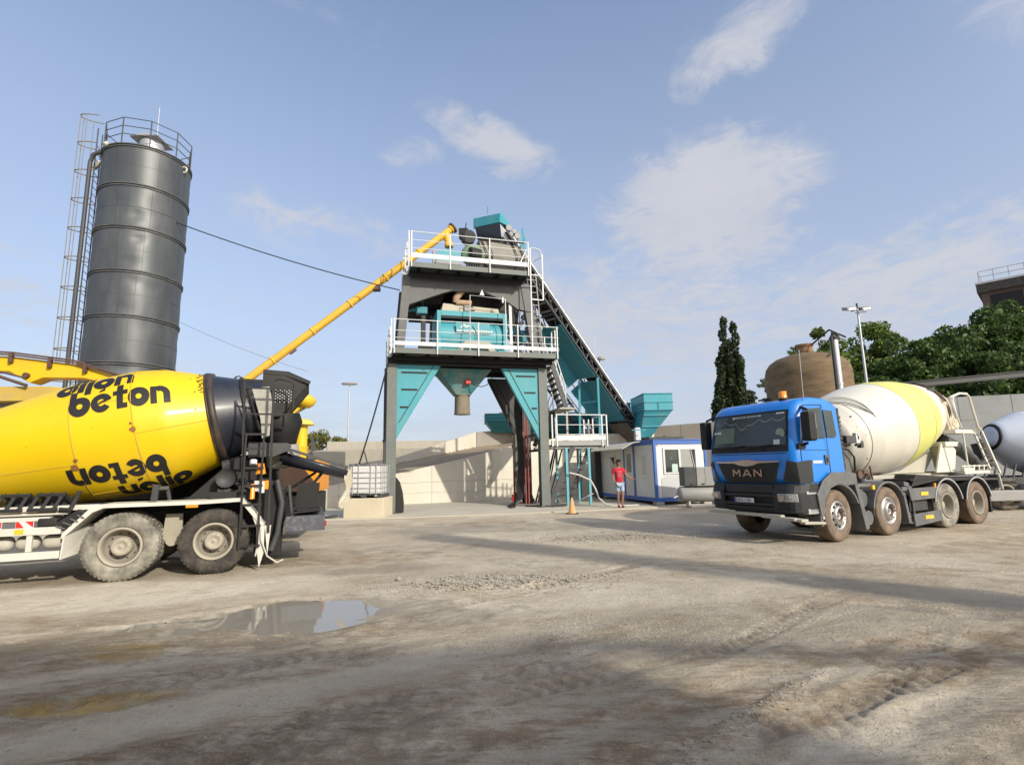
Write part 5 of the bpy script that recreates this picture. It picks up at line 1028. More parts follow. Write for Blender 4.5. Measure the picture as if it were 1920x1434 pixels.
# grille with chrome wing, letters
def tr_(y, z): c = 1.12; f = 1-.22*(1.62-z)/.42; return (c+(y-c)*f, z)
g = G(); frontgrid(g, .33, 1.91, 1.20, 1.62, .012, 10, 4, tr_); gr_ = g.build('grille', 'plastic', cab)
g = G()
for k in range(8): z = 1.24+k*.045; frontgrid(g, .40, 1.84, z, z+.012, .02, 8, 1, tr_)
g.build('grille_bar', 'black', gr_)
g = G(); w = [(.30, 1.655), (.85, 1.66), (.98, 1.68), (1.12, 1.69), (1.26, 1.68), (1.39, 1.66), (1.94, 1.655), (1.92, 1.63), (1.42, 1.615), (1.3, 1.57), (1.12, 1.55), (.94, 1.57), (.82, 1.615), (.32, 1.63)]
A = [(fx(z, y)-.035, y, z) for y, z in w]; g.poly3(A, (.03, 0, 0)); g.build('chrome_wing', 'chrome', cab)
g = G(); g.lathe([(0.02, .001), (.02, .05), (.024, .06), (.03, .06)], (fx(1.62)-.055, 1.12, 1.62), (1, 0, 0), 24); em = g.build('round_badge', 'galv', cab); em.scale = (1, 1, 1)
def letter(name, strokes, yc):                              # strokes as (x0, z0, x1, z1) in a unit box, w wide bars
    g = G(); W_, H_ = .20, .15; z0 = 1.335; X0 = fx(1.40)-.04
    for i_, (a0, b0, a1, b1) in enumerate(strokes): g.beam((X0-.0006*i_, yc+W_/2-a0*W_, z0+b0*H_), (X0-.0006*i_, yc+W_/2-a1*W_, z0+b1*H_), .036, .01, (1, 0, 0))
    return g.build(name, 'copper', cab)
letter('badge_letter', [(.08, 0, .08, 1), (.92, 0, .92, 1), (.12, .95, .5, .35), (.88, .95, .5, .35)], 1.12+.27)
letter('badge_letter', [(.02, 0, .46, 1), (.98, 0, .54, 1), (.25, .3, .75, .3)], 1.12)
letter('badge_letter', [(.08, 0, .08, 1), (.92, 0, .92, 1), (.1, .95, .9, .05)], 1.12-.27)
# bumper
def bshape(y):                                            # plan of bumper
    e = min(y, TW-y); return xf-.02+float(np.interp(e, [-.03, .0, .08, .2, .5, 1.2], [.34, .24, .08, .0, -.04, -.06]))
def bp_(g, y0, y1, z0, z1, off0, off1, n=8, depth=.25):
    vs = []
    for k in range(n+1):
        y = y0+(y1-y0)*k/n; x = bshape(y); vs += [(x+off0, y, z0), (x+off1, y, z1), (x+depth, y, z1), (x+depth, y, z0)]
    fs = []
    for k in range(n):
        for j in range(4): fs.append((k*4+j, k*4+(j+1) % 4, (k+1)*4+(j+1) % 4, (k+1)*4+j))
    fs += [(0, 1, 2, 3), tuple(4*n+i for i in (3, 2, 1, 0))]; g.add(vs, fs)
g = G(); bp_(g, .52, TW-.52, 1.0, 1.18, .03, .03); bp_(g, .5, TW-.5, .62, .72, .03, -.0); bp_(g, .5, TW-.5, .92, .985, .0, .0); bp_(g, .5, TW-.5, .74, .80, .0, .0); bp_(g, .5, TW-.5, .60, 1.16, .09, .09); g.build('bumper_centre', 'plastic', MT, .01)
for sgn in (0, 1):
    yy = (lambda a: a) if sgn == 0 else (lambda a: TW-a)
    g = G(); a0, a1 = sorted((yy(-.03), yy(.5))); bp_(g, a0, a1, .62, 1.0, .0, -.03, 8, .35); bp_(g, a0, a1, 1.0, 1.20, -.03, .05, 8, .3); g.build('bumper_corner', 'plastic', MT, .015)
    g = G(); 
    for z in (.70, .77): a0, a1 = sorted((yy(.1), yy(.42))); bp_(g, a0, a1, z, z+.02, -.02, -.02, 4, .1)
    g.build('bumper_slot', 'vblack', MT)
    a0, a1 = sorted((yy(.06), yy(.40))); g = G(); bp_(g, a0, a1, .84, 1.0, -.025, -.045, 5, .1); hl_ = g.build('headlight', mat('clear headlight', (.32, .33, .34), .12, .2, dirt=.25, bump=0) if sgn == 0 else bpy.data.materials['clear headlight'], MT, .01)
    g = G(); 
    for yc, rr_ in ((.3, .055), (.17, .045)): y = yy(yc); x = bshape(y)-.045; g.cyl((x, y, .92), (x-.012, y, .92), rr_, 16)
    g.build('lamp_reflector', 'chrome', hl_)
    # step corner panel beside the grille
    g = G(); a0, a1 = sorted((yy(.0), yy(.25))); vs = [(fx(1.66, yy(.16))-.01, yy(.16), 1.66), (fx(1.62, yy(.04))-.01, yy(.03), 1.62), (xf+.45, yy(-.01), 1.66), (xf+.45, yy(-.01), 1.22), (fx(1.2, yy(.04))-.01, yy(.03), 1.2), (fx(1.25, yy(.3))-.01, yy(.3), 1.25)]
    vs = [(x-.02, y, z) if i not in (2, 3) else (x, y+(-.02 if sgn == 0 else .02), z) for i, (x, y, z) in enumerate(vs)]; g.add(vs, [(0, 1, 4, 5), (1, 2, 3, 4)]); o = g.build('corner_panel', 'plastic', MT); md = o.modifiers.new('t', 'SOLIDIFY'); md.thickness = .03; md.offset = 1 if sgn == 0 else -1
g = G(); x = bshape(1.12)-.06; g.box(x, x+.02, .93, 1.41, .80, .895); pl_ = g.build('number_plate', 'white', MT, .003)
g = G(); g.box(x-.003, x, 1.36, 1.405, .805, .89); g.build('plate_band', 'cblue', pl_)
g = G(); flat_text(g, '30·A 11261', .092, (x-.004, 1.155, .815), (0, -1, 0), (0, 0, 1), .0, .003); o = g.build('plate_digits', 'blackp', pl_); o.scale = (1, .86, 1); o.location = (0, 1.155*(1-.86), 0)
g = G(); g.beam((xf-.1, .3, .56), (xf-.1, TW-.1, .56), .12, .06); g.beam((xf-.12, .0, .52), (xf-.12, .75, .54), .1, .05); g.beam((xf+.0, -.1, .5), (xf-.02, .3, .52), .22, .05); g.build('tow_bar', 'dusty', MT, .01)
# side : door, windows, mirror, steps
def sidep(g, pts, y=-.0, d=-.008):
    A = []
    for x, z in pts: yy = (.055*(z-1.9)/1.0 if z > 1.9 else 0)+d; A.append((x, yy, z))
    g.add(A, [tuple(range(len(A)))])
g = G(); sidep(g, [(-.80, 2.22), (-.72, 2.70), (-.18, 2.74), (-.17, 2.10), (-.62, 2.10), (-.75, 2.12)]); sw = g.build('door_window', wsm, MT)
g = G(); sidep(g, [(-.10, 2.12), (-.10, 2.70), (.20, 2.68), (.22, 2.18), (.18, 2.12)]); g.build('rear_window', wsm, MT)
g = G()
def line(g, a, b, w=.016): g.beam((a[0], -.003+(.055*(a[1]-1.9) if a[1] > 1.9 else 0), a[1]), (b[0], -.003+(.055*(b[1]-1.9) if b[1] > 1.9 else 0), b[1]), .012, w, (0, 1, 0))
def line(g, a, b, w=.014):
    A = Vector((a[0], -.004+(.055*(a[1]-1.9) if a[1] > 1.9 else 0), a[1])); B = Vector((b[0], -.004+(.055*(b[1]-1.9) if b[1] > 1.9 else 0), b[1])); g.rod(A, B, w*.4, 6)
P_ = [(-.98, 1.22), (-1.0, 1.9), (-.82, 2.2), (-.74, 2.78), (-.14, 2.80), (-.13, 2.0), (-.12, 1.42), (-.3, 1.22), (-.98, 1.22)]
for a, b in zip(P_[:-1], P_[1:]): line(g, a, b)
line(g, (-1.0, 1.86), (-.13, 1.86), .008); g.build('door_seam', 'vblack', cab)
g = G(); sidep(g, [(-.66, 1.59), (-.66, 1.645), (-.36, 1.645), (-.36, 1.59)], d=-.008); g.build('door_sticker', 'white', MT)
g = G(); g.box(-.27, -.15, -.02, .0, 1.56, 1.76); g.build('door_handle', 'fgrey', MT, .01); g = G(); g.box(-.245, -.195, -.028, -.02, 1.60, 1.70); g.build('handle_slot', 'vblack', MT)
g = G(); g.box(-1.02, -.80, -.27, -.06, 2.03, 2.62); mr = g.build('door_mirror', 'vblack', MT, .045)
g = G(); g.box(-.803, -.795, -.25, -.08, 2.28, 2.58); g.build('mirror_glass', 'chrome', mr)
g = G(); g.beam((-.9, -.15, 2.66), (-.78, .06, 2.74), .05, .05); g.beam((-.92, -.12, 2.0), (-.9, .02, 1.95), .05, .05); g.box(-1.08, -.86, -.03, .02, 1.88, 1.99); g.build('mirror_arm', 'vblack', mr, .01)
g = G(); g.box(-1.12, -.92, TW+.06, TW+.24, 1.95, 2.6); g.beam((-1.0, TW+.15, 2.62), (-.85, TW-.02, 2.72), .05, .05); g.build('door_mirror', 'vblack', MT, .04)
g = G(); g.box(-.82, -.3, .03, .4, .62, 1.2); g.build('step_well', 'vblack', MT)
g = G(); g.box(-.98, -.42, -.03, .1, .98, 1.04); g.box(-.98, -.45, -.03, .1, .60, .70); g.rod((-.55, -.03, 1.05), (-.48, -.03, 1.15), .03, 8); g.build('cab_step', 'galv', MT, .01)
g = G(); g.beam((-1.25, -.06, .46), (-.62, -.06, .42), .12, .05); g.build('low_step', 'dusty', MT, .01)
# front fender
def fender(x, r0, a0, a1, y0, w, m, name='mudguard', zc=.52, lip=.0, th=.03, bev=.01):
    g = G(); n_ = 18; vs = []
    for k in range(n_+1):
        a = R(a0+(a1-a0)*k/n_)
        for (rr_, yy) in ((r0, y0), (r0+th, y0), (r0+th, y0+w), (r0, y0+w)): vs.append((x+cos(a)*rr_, yy, zc+sin(a)*rr_))
    fs = [(k*4+j, k*4+(j+1) % 4, (k+1)*4+(j+1) % 4, (k+1)*4+j) for k in range(n_) for j in range(4)]+[(0, 1, 2, 3), tuple(4*n_+i for i in (3, 2, 1, 0))]
    g.add(vs, fs); return g
g = fender(0, .62, 20, 180, -.06, .5, 'fgrey', th=.05); g.box(-.68, -.60, -.06, .3, .35, .55)
pts = [(-.66, .55), (-.72, .98), (-.50, 1.24), (-.2, 1.40), (.36, 1.40), (.62, 1.36), (.62, 1.14), (.30, 1.12), (0, 1.16), (-.28, 1.08), (-.48, .86), (-.58, .52)]
g.prism(pts, (0, -.07, 0), (1, 0, 0), (0, 0, 1), (0, .04, 0)); g.build('front_mudguard', 'fgrey', MT, .012)
g = G(); g.cyl((-.62, -.085, .52), (-.62, -.07, .52), .03, 12); g.build('marker_lamp', 'lens', MT)
g = fender(1.78, .60, 10, 172, -.04, .46, 'fgrey', th=.045); g.build('mudguard', 'fgrey', MT, .008)
g = G(); g.poly3([(.58, -.04, 1.12), (.70, -.04, 1.14), (.92, -.04, .22), (.80, -.04, .18)], (0, .4, 0)); g.poly3([(2.30, -.04, .9), (2.38, -.04, .9), (2.50, -.04, .22), (2.40, -.04, .22)], (0, .45, 0)); g.build('mud_flap', 'fgrey', MT, .01)
g = G(); g.cyl((1.0, .0, .42), (1.0, .4, .42), .15, 20); g.cyl((1.02, .1, .80), (1.02, .5, .80), .17, 20); g.box(.9, 1.15, .15, .5, .5, 1.1); g.build('air_tank', 'fgrey', MT, .02)
g = G(); g.poly3([(2.42, -.02, 1.04), (2.62, -.02, 1.0), (2.62, .4, 1.0), (2.42, .4, 1.04)], (0, 0, .1)); g.box(.75, 1.3, .05, .4, 1.06, 1.13); g.box(2.35, 2.75, .0, .5, .92, 1.02); g.build('valve_plate', 'fgrey', MT, .01)
g = G(); g.box(1.24, 1.33, -.01, .05, 1.0, 1.09); g.build('side_marker', 'ylens', MT, .008)
# frame
g = G(); g.box(-.6, 6.3, .62, .78, .72, 1.06); g.box(-.6, 6.3, TW-.78, TW-.62, .72, 1.06)
for x in (0, 1.78): g.box(x-.08, x+.08, .3, TW-.3, .42, .56)
for x in (4.2, 5.62): g.box(x-.12, x+.12, .6, TW-.6, .40, .64)
g.box(2.5, 3.5, .35, TW-.4, .5, 1.0); g.box(.5, 2.6, .9, 1.4, .5, .75); g.box(6.3, 6.5, .1, TW-.1, .55, .75); g.build('chassis', 'vblack', MT, .01)
# side guard
g = G(); g.poly3([(2.55, -.03, .97), (3.75, -.03, .98), (3.78, -.03, .72), (2.62, -.03, .70)], (0, .04, 0)); g.build('side_guard', 'fgrey', MT, .008); g = G(); g.poly3([(2.64, -.03, .40), (3.80, -.03, .44), (3.80, -.03, .20), (2.66, -.03, .13)], (0, .04, 0)); g.build('side_guard', 'fgrey', MT, .008)
g = G(); g.box(2.7, 2.76, 0, .05, .25, .9); g.box(3.55, 3.6, 0, .05, .25, .9); g.box(2.76, 3.5, .1, .4, .45, .7); g.build('guard_post', 'dgrey', MT)
g = G(); g.box(3.02, 3.32, -.04, -.031, .80, .88); g.build('reflector', 'ylens', MT, .004); g = G(); g.box(3.08, 3.42, -.04, -.031, .27, .35); g.build('reflector', 'ylens', MT, .004)
# rear twin mudguards
for x in (4.2, 5.62):
    g = fender(x, .60, 12, 170, -.03, .64, 'dgrey', th=.03); mg = g.build('mudguard', 'dgrey', MT); g = fender(x, .615, 12, 170, -.045, .014, 'galv', th=.03); g.build('mudguard_trim', 'galv', mg)
g = G(); g.box(2.75, 4.3, .0, .6, 1.13, 1.17); g.box(4.3, 5.6, .0, .6, 1.08, 1.15); g.poly3([(2.75, 0, 1.0), (4.3, 0, 1.15), (4.3, 0, 1.2), (3.0, 0, 1.28)], (0, .5, 0)); g.box(6.2, 6.26, 0, .6, .25, .75); g.build('deck_plate', 'black', MT, .01)
g = G(); g.box(3.93-.3, 3.99-.3, -.04, .0, .96, 1.06); g.build('side_marker', 'amber', MT)
# drum
dpm = [(-.1, .50), (-.05, .62), (.0, .72), (.3, .90), (.75, 1.04), (1.5, 1.14), (2.4, 1.14), (3.1, 1.06), (4.0, .86), (4.7, .66), (5.15, .5)]
E_ = Drum((1.35, 1.12, 2.05), 11.0, dpm)
g = G(); E_.shell(g, -.1, 2.05, 80, .05); E_.cap(g, -.1, 80); md_ = g.build('drum', 'cream', MT)
g = G(); E_.shell(g, 2.053, 3.52, 80, .05); g.build('drum_band', 'lime', MT)
g = G(); E_.shell(g, 3.523, 4.20, 80, .05); g.build('drum_tail', mat('dusty pinkish cream', (.66, .60, .53), .5, dirt=.35), MT)
g = G(); E_.band(g, 2.05, .016, .006, 80); E_.band(g, 3.0, .016, .006, 80); E_.band(g, .42, .02, .010, 80); g.build('weld_seam', mat('seam grey', (.3, .29, .2), .6), md_)
g = G(); E_.band(g, 4.24, .07, .05); E_.band(g, 4.32, .06, .07); E_.band(g, 4.4, .05, .04); g.build('drum_ring', 'rust', MT)
g = G(); E_.shell(g, 4.42, 5.15); g.build('rear_cone', 'dusty', MT)
g = G()
for k in range(3):
    pts = [E_.pt(.25+.5*abs(sin(t*.5+k*.2)), R(52+k*4)+.5*cos(t), .008) for t in [2*pi*i/24 for i in range(25)]]; g.tube(pts, .008, 4)
g.build('scribble', mat('faint grey mark', (.3, .31, .3), .8), md_)
g = G(); q = random.Random(8)
for (h, a, r) in ((.25, 38, .022), (.3, 5, .01), (.33, -30, .02), (.2, 20, .01)):
    g.add([E_.pt(h+cos(t)*r, R(a)+sin(t)*r, .006) for t in [2*pi*k/8 for k in range(8)]], [tuple(range(8))])
g.build('dent_mark', 'vblack', md_)
# gearbox bracket, water tank, control box between cab and drum
g = G(); g.poly3([(.62, .25, 1.2), (1.0, .25, 1.2), (1.02, .25, 1.62), (.9, .25, 1.86), (.62, .25, 1.86)], (0, .1, 0)); g.box(.5, .95, .6, 1.6, 1.1, 2.1); g.poly3([(.5, .2, 1.84), (1.0, .2, 1.95), (1.02, .2, 2.0), (.5, .2, 1.92)], (0, .5, 0)); g.build('gearbox_bracket', 'fgrey', MT, .01)
g = G(); [g.cyl((.78, .245, z), (.78, .26, z), .028, 10) for z in (1.35, 1.5, 1.66)]; g.box(.5, .62, .2, .5, 1.3, 2.0); g.tube([(.52, .2, 1.9), (.8, .15, 1.86), (.98, .15, 1.7), (1.04, .2, 1.4)], .02, 6); g.build('bracket_hole', 'vblack', MT)
g = G(); g.box(.58, .92, .02, .3, 2.0, 2.16); g.build('control_box', 'dgrey', MT, .01); g = G(); g.box(.92, 1.06, .02, .1, 2.0, 2.22); cw = g.build('control_panel', 'white', MT, .005); g = G(); g.box(.97, 1.01, .012, .02, 2.08, 2.16); g.box(.95, .98, .012, .02, 2.18, 2.2); g.build('switch', 'vblack', cw)
g = G(); g.rod((1.0, .1, 1.96), (1.2, .1, 1.98), .03, 8); g.box(1.12, 1.22, .05, .15, 1.9, 2.05); g.build('hose_coupling', 'dgrey', MT, .01)
g = G(); g.lathe([(0, .001), (0, .26), (.02, .3), (.4, .3), (.42, .26), (.42, .001)], (.55, .55, 2.62), (0, 1, .0), 28); o = g.build('water_tank', 'cream', MT)
g = G(); g.box(.62, .67, .50, .56, 2.35, 2.9); g.box(.78, .82, .5, .56, 2.35, 2.9); g.build('tank_strap', 'rust', MT)
g = G()
for k in range(14): g.box(.37, .46, .03, .28, 1.35+k*.09, 1.41+k*.09)
g.box(.40, .45, .05, .5, 1.3, 2.75); g.build('air_intake', 'dgrey', MT, .005)
g = G(); q = random.Random(6)
for k in range(14): a = Vector((1.05+q.random()*.55, .15+q.random()*.3, 1.22+q.random()*.16)); g.rod(a, a+Vector((q.uniform(-.2, .2), 0, q.uniform(-.05, .12))), .022, 6)
g.cyl((1.05, .1, 1.32), (1.05, .3, 1.32), .09, 14); g.rod((1.5, .12, 1.2), (1.45, .12, 1.5), .02, 6); g.build('hydraulic_fittings', 'rust', MT)
_RX = len(bpy.data.objects)
_before = set(bpy.data.objects)
# long sub frame and rear pedestal
g = G(); g.poly3([(1.6, .45, 1.18), (5.9, .45, 1.18), (5.9, .45, 1.27), (1.6, .45, 1.27)], (0, .12, 0)); g.poly3([(2.3, .6, 1.28), (4.2, .6, 1.28), (4.9, .6, 1.9), (3.9, .6, 1.6), (3.1, .6, 1.35)], (0, .06, 0)); g.build('sub_frame', 'dusty', MT, .01)
g = G(); g.poly3([(4.15, .32, 1.28), (5.0, .32, 1.28), (4.72, .32, 2.0), (4.55, .32, 2.02)], (0, .05, 0)); g.poly3([(4.62, .30, 1.95), (5.22, .30, 1.95), (4.98, .30, 1.28), (4.78, .30, 1.28)], (0, .35, 0)); g.box(4.6, 5.25, .25, .6, 1.93, 2.05); g.build('rear_pedestal', 'cream', MT, .01)
g = G(); g.tube([(5.0, .5, 2.05), (5.25, .4, 1.95), (5.55, .3, 1.78), (5.85, .25, 1.55)], [.2, .17, .16, .13], 14); g.tube([(5.55, .3, 1.8), (5.75, .2, 1.62), (5.95, .2, 1.42)], .1, 10); g.build('chute', 'dgrey', MT)
g = G(); g.box(4.95, 6.0, .15, 1.9, 2.26, 2.36); g.box(5.0, 6.4, .1, 2.1, 1.22, 1.30); g.box(5.0, 5.5, .1, .2, 1.3, 1.38); g.build('rear_platform', 'cream', MT, .01)
g = G(); g.poly3([(4.75, .3, 3.18), (5.1, .3, 3.1), (5.45, .3, 2.6), (5.35, .3, 2.38), (5.0, .3, 2.35), (4.9, .3, 2.8)], (0, 1.3, 0)); g.poly3([(5.3, .28, 2.7), (5.6, .28, 2.55), (5.4, .28, 2.36), (5.15, .28, 2.5)], (0, .1, 0)); g.build('wrapped_hopper', 'canvas', MT, .03)
g = G(); g.poly3([(4.55, .5, 3.42), (5.05, .5, 3.50), (5.0, .5, 3.3), (4.75, .5, 3.22)], (0, 1.2, 0)); g.build('hopper_rim', 'dgrey', MT, .02)
g = G(); g.tube([(4.85, .12, 3.18), (5.3, .1, 3.30), (5.62, .08, 3.30), (5.72, .08, 3.22), (5.88, .05, 2.4), (6.02, .05, 2.36)], .032, 8); g.tube([(6.28, .6, 3.36), (6.10, .6, 3.32), (6.06, .6, 3.22), (6.14, .6, 2.6), (6.02, .6, 2.3)], .032, 8)
g.rod((5.85, .06, 2.62), (6.35, .6, 2.66), .02, 6); g.rod((4.85, .12, 3.18), (5.2, .12, 2.4), .02, 6); g.rod((5.3, .15, 2.3), (5.3, .15, 1.3), .02, 6); g.build('hand_rail', 'cream', MT)
g = G()
for p, qv in (((5.92, .0, 2.32), (6.42, -.05, 1.22)), ((6.22, .3, 2.32), (6.72, .25, 1.22))): g.beam(p, qv, .035, .05)
for k in range(6): t_ = (k+.5)/6; a = Vector((5.92, 0, 2.32)).lerp(Vector((6.42, -.05, 1.22)), t_); b = Vector((6.22, .3, 2.32)).lerp(Vector((6.72, .25, 1.22)), t_); g.beam(a, b, .03, .03)
g.tube(arc((6.1, .1, 2.22), .11, 0, 360, 12, (.7, .7, 0), (0, 0, 1)), .012, 6); g.build('ladder', 'cream', MT)
g = G(); g.rod((6.45, .0, 1.2), (6.55, .0, .8), .02, 6); [g.rod((5.0+.25*k, .12, 1.3), (5.05+.25*k, .12, 1.45), .02, 6) for k in range(5)]; g.rod((4.9, .12, 1.42), (6.2, .12, 1.42), .02, 6); g.build('rear_guard', 'cream', MT)
for o in set(bpy.data.objects)-_before: o.location.x += .42
g = G(); g.lathe([(0, .085), (.15, .075), (.16, .001)], (-.62, .55, 2.98), (0, 0, 1), 18); g.build('beacon', 'amber', MT); g = G(); g.cyl((-.62, .55, 2.93), (-.62, .55, 2.985), .09, 16); g.box(-.72, -.66, .8, .95, 2.95, 3.02); g.rod((-.7, .88, 3.0), (-.7, 1.1, 2.99), .02, 6); g.build('beacon_base', 'vblack', MT)
g = G(); g.rod((-.62, .08, 2.85), (-.60, .08, 3.95), .009, 5); g.build('antenna', 'galv', MT); g = G(); g.rod((-.4, 1.65, 2.9), (-.4, 1.65, 3.42), .008, 5); g.rod((-.4, 1.65, 2.93), (-.4, 1.65, 3.05), .018, 6); g.build('antenna', 'vblack', MT)

# ---------------- second mixer truck standing behind, its pale drum cut by the right edge
BT = thing('mixer_truck', 'mixer truck with shade tinted white drum at the right edge, behind the blue cab truck', 'mixer truck', (15.9, 16.6, 0), 0)
F_ = Drum((-.25, 1.0, 2.3), -9, [(0, .26), (.1, .45), (.9, .95), (1.9, 1.15), (3.0, 1.18), (4.2, .9), (4.6, .5)])
g = G(); F_.shell(g, 0, 4.6); F_.cap(g, 0); g.build('drum', 'pblue', BT)
g = G(); F_.band(g, .06, .04, .03); g.build('drum_ring', 'vblack', BT)
g = G(); g.box(-1.6, 7, .4, .6, .75, 1.0); g.box(-1.6, 7, 1.8, 2.0, .75, 1.0); g.box(-.4, 3.4, .3, 1.8, .55, .74); g.build('chassis', 'dgrey', BT, .01)
g = G(); g.poly3([(.2, .4, 1.0), (2.2, .4, 1.0), (1.7, .4, 1.45), (.9, .4, 1.6), (.5, .4, 2.0)], (0, .1, 0)); g.build('drum_pedestal', 'cream', BT, .01)
g = G(); g.cyl((-.6, 1, 2.1), (-.5, .9, 1.3), .22, 16); g.tube([(-.5, .8, 1.6), (-1.2, .6, 1.3)], .12, 12); g.build('fill_hopper', 'black', BT)
g = G(); g.box(-1.6, 3, .05, .1, .95, 1.0); g.box(-1.0, -.9, .05, .4, .7, 1.1); [g.rod((-1.5+.3*k, .3, 1.0), (-1.3+.3*k, .35, 1.4), .03, 6) for k in range(7)]; g.build('hydraulic_lines', 'dgrey', BT)
g = G(); g.box(-1.4, 3.0, -.02, .3, .30, .62); g.lathe([(0, .001), (0, .2), (.7, .2), (.7, .001)], (-.2, .15, .62), (1, 0, 0), 16); g.build('side_tank', 'lgrey', BT, .03)
for x in (-.6, .75, 4.5): wheel(BT, x, .25, .5, .5, .3, -1, 'rubber', 'rim', 'deep')
g = G(); g.box(5.2, 6.8, .0, 2.3, .7, 2.9); g.build('cab', 'lgrey', BT, .06)
# ---------------------------------------------------------------- cement silo
SX, SY = -14.25, 19.4; SR = 1.46
SI = thing('cement_silo', 'tall dark grey steel cement silo with caged ladder behind the yellow truck', 'silo', (SX, SY, 0))
zt = 13.75
g = G(); n_ = 96; zs = list(np.arange(3.6, zt, .12))+[zt]; vs = []; fs = []; q = random.Random(2)
dents = [(q.uniform(0, 2*pi), q.uniform(4, 13.5), q.uniform(.15, .5), q.uniform(.006, .03)) for k in range(60)]+[(R(-62), 11.0, .25, .04), (R(-58), 10.1, .2, .05), (R(-66), 9.2, .3, .035), (R(-60), 8.5, .3, .03), (R(-64), 5.3, .4, .035)]
for z in zs:
    for k in range(n_):
        a = 2*pi*k/n_; r = SR
        for (da, dz, w_, dd) in dents:
            if abs(z-dz) < w_*2:
                d_ = (a-da+pi) % (2*pi)-pi; e = (d_*SR/w_)**2+((z-dz)/(w_*.6))**2
                if e < 6: r -= dd*math.exp(-e)
        vs.append((cos(a)*r, sin(a)*r, z))
for i in range(len(zs)-1):
    for k in range(n_): fs.append((i*n_+k, i*n_+(k+1) % n_, (i+1)*n_+(k+1) % n_, (i+1)*n_+k))
g.add(vs, fs, True); g.lathe([(zt, SR), (zt+.12, .5), (zt+.14, .001)], n=64, sharp=True); g.lathe([(3.6, SR), (1.4, .2), (1.4, .001)], n=64, sharp=True); g.build('shell', 'silo', SI)
for z in (5.5, 7.2, 8.85, 10.5, 12.15, 13.7, 3.85):
    g = G()
    for dz, rr_ in ((-.045, .035), (.035, .045)): g.lathe([(z+dz-.02, SR), (z+dz-.02, SR+rr_), (z+dz+.02, SR+rr_), (z+dz+.02, SR)], n=72, sharp=True)
    g.build('flange_ring', 'siloring', SI)
g = G()
for k, (z0, z1) in enumerate(((12.2, 13.65), (10.55, 12.05), (8.9, 10.4), (7.25, 8.75), (5.55, 7.1))):
    for a in (-95+k*7, -40-k*5, 60): g.box(0, 0, 0, 0, 0, 0) if 0 else g.beam((cos(R(a))*(SR+.001), sin(R(a))*(SR+.001), z0), (cos(R(a))*(SR+.001), sin(R(a))*(SR+.001), z1), .012, .006, (cos(R(a)), sin(R(a)), 0))
    g.lathe([((z0+z1)/2-.006, SR+.001), ((z0+z1)/2, SR+.004), ((z0+z1)/2+.006, SR+.001)], n=72)
g.build('weld_seam', 'dgrey', SI)
g = G()
for k in range(4): a = R(45+90*k); g.beam((cos(a)*1.35, sin(a)*1.35, .0), (cos(a)*1.35, sin(a)*1.35, 3.7), .22, .22); a2 = R(135+90*k); g.beam((cos(a)*1.35, sin(a)*1.35, .5), (cos(a2)*1.35, sin(a2)*1.35, 3.4), .08, .08)
g.build('support_leg', 'dgrey', SI)
g = G(); n_ = 10; pp = [(cos(2*pi*(k+.5)/n_)*(SR+.0), sin(2*pi*(k+.5)/n_)*(SR+.0)) for k in range(n_)]
for k in range(n_):
    x, y = pp[k]; x2, y2 = pp[(k+1) % n_]; g.rod((x, y, zt), (x, y, zt+1.05), .022, 6)
    for h in (.4, .72, 1.05): g.rod((x, y, zt+h), (x2, y2, zt+h), .016, 6)
g.build('top_railing', 'dgrey', SI)
g = G(); g.cyl((.15, -.1, zt+.08), (.15, -.1, zt+.85), .42, 32); fl = g.build('vent_filter', 'galv', SI)
g = G(); g.poly3([(-.4, -.6, zt+.86), (.7, -.6, zt+.86), (.7, .4, zt+.86), (-.4, .4, zt+.86)], (0, 0, .05)); g.poly3([(-.4, -.62, zt+.88), (.15, -.62, zt+1.02), (.7, -.62, zt+.88)], (0, 1.04, 0)); g.build('filter_cap', 'galv', fl, .01)
g = G(); g.rod((.25, .0, zt+.9), (.25, .0, zt+2.5), .014, 6); g.build('lightning_rod', 'galv', SI)
g = G(); g.tube([(-.55, -1.32, zt-.02), (-.55, -1.45, zt+.02), (-.55, -1.55, zt-.12)], .07, 10); g.tube([(-1.35, -.35, zt-.1), (-1.6, -.45, zt-.15), (-1.75, -.5, zt-.4)], .1, 10); g.tube(arc((1.5, -.1, zt-.3), .12, -90, 180, 10, (1, 0, 0), (0, 0, 1)), .035, 6); g.build('overflow_pipe', mat('cream pipe', (.5, .5, .42), .6), SI)
# caged ladder on the left
la = R(200); lc = Vector((cos(la)*(SR+.1), sin(la)*(SR+.1), 0)); ou = Vector((cos(la), sin(la), 0)); sd_ = Vector((-sin(la), cos(la), 0))
g = G()
for s_ in (-.22, .22): g.rod(lc+ou*.1+sd_*s_+Vector((0, 0, 2)), lc+ou*.1+sd_*s_+Vector((0, 0, zt+1.1)), .022, 6)
for k in range(44): z = 2.1+k*.28; g.rod(lc+ou*.1-sd_*.22+Vector((0, 0, z)), lc+ou*.1+sd_*.22+Vector((0, 0, z)), .013, 5)
g.build('ladder', 'dgrey', SI)
g = G(); hoops = [zt+1.62-k*1.15 for k in range(10)]
def hoop(z): return [lc+ou*.1+sd_*(-.28*cos(R(t)))+ou*(.68*sin(R(t)))+Vector((0, 0, z)) for t in range(0, 181, 15)]
for z in hoops: g.tube(hoop(z), .022, 6)
for t in (30, 65, 105, 145): g.rod(lc+ou*.1+sd_*(-.28*cos(R(t)))+ou*(.68*sin(R(t)))+Vector((0, 0, hoops[-1])), lc+ou*.1+sd_*(-.28*cos(R(t)))+ou*(.68*sin(R(t)))+Vector((0, 0, hoops[0])), .015, 5)
g.build('ladder_cage', 'hopg', SI)
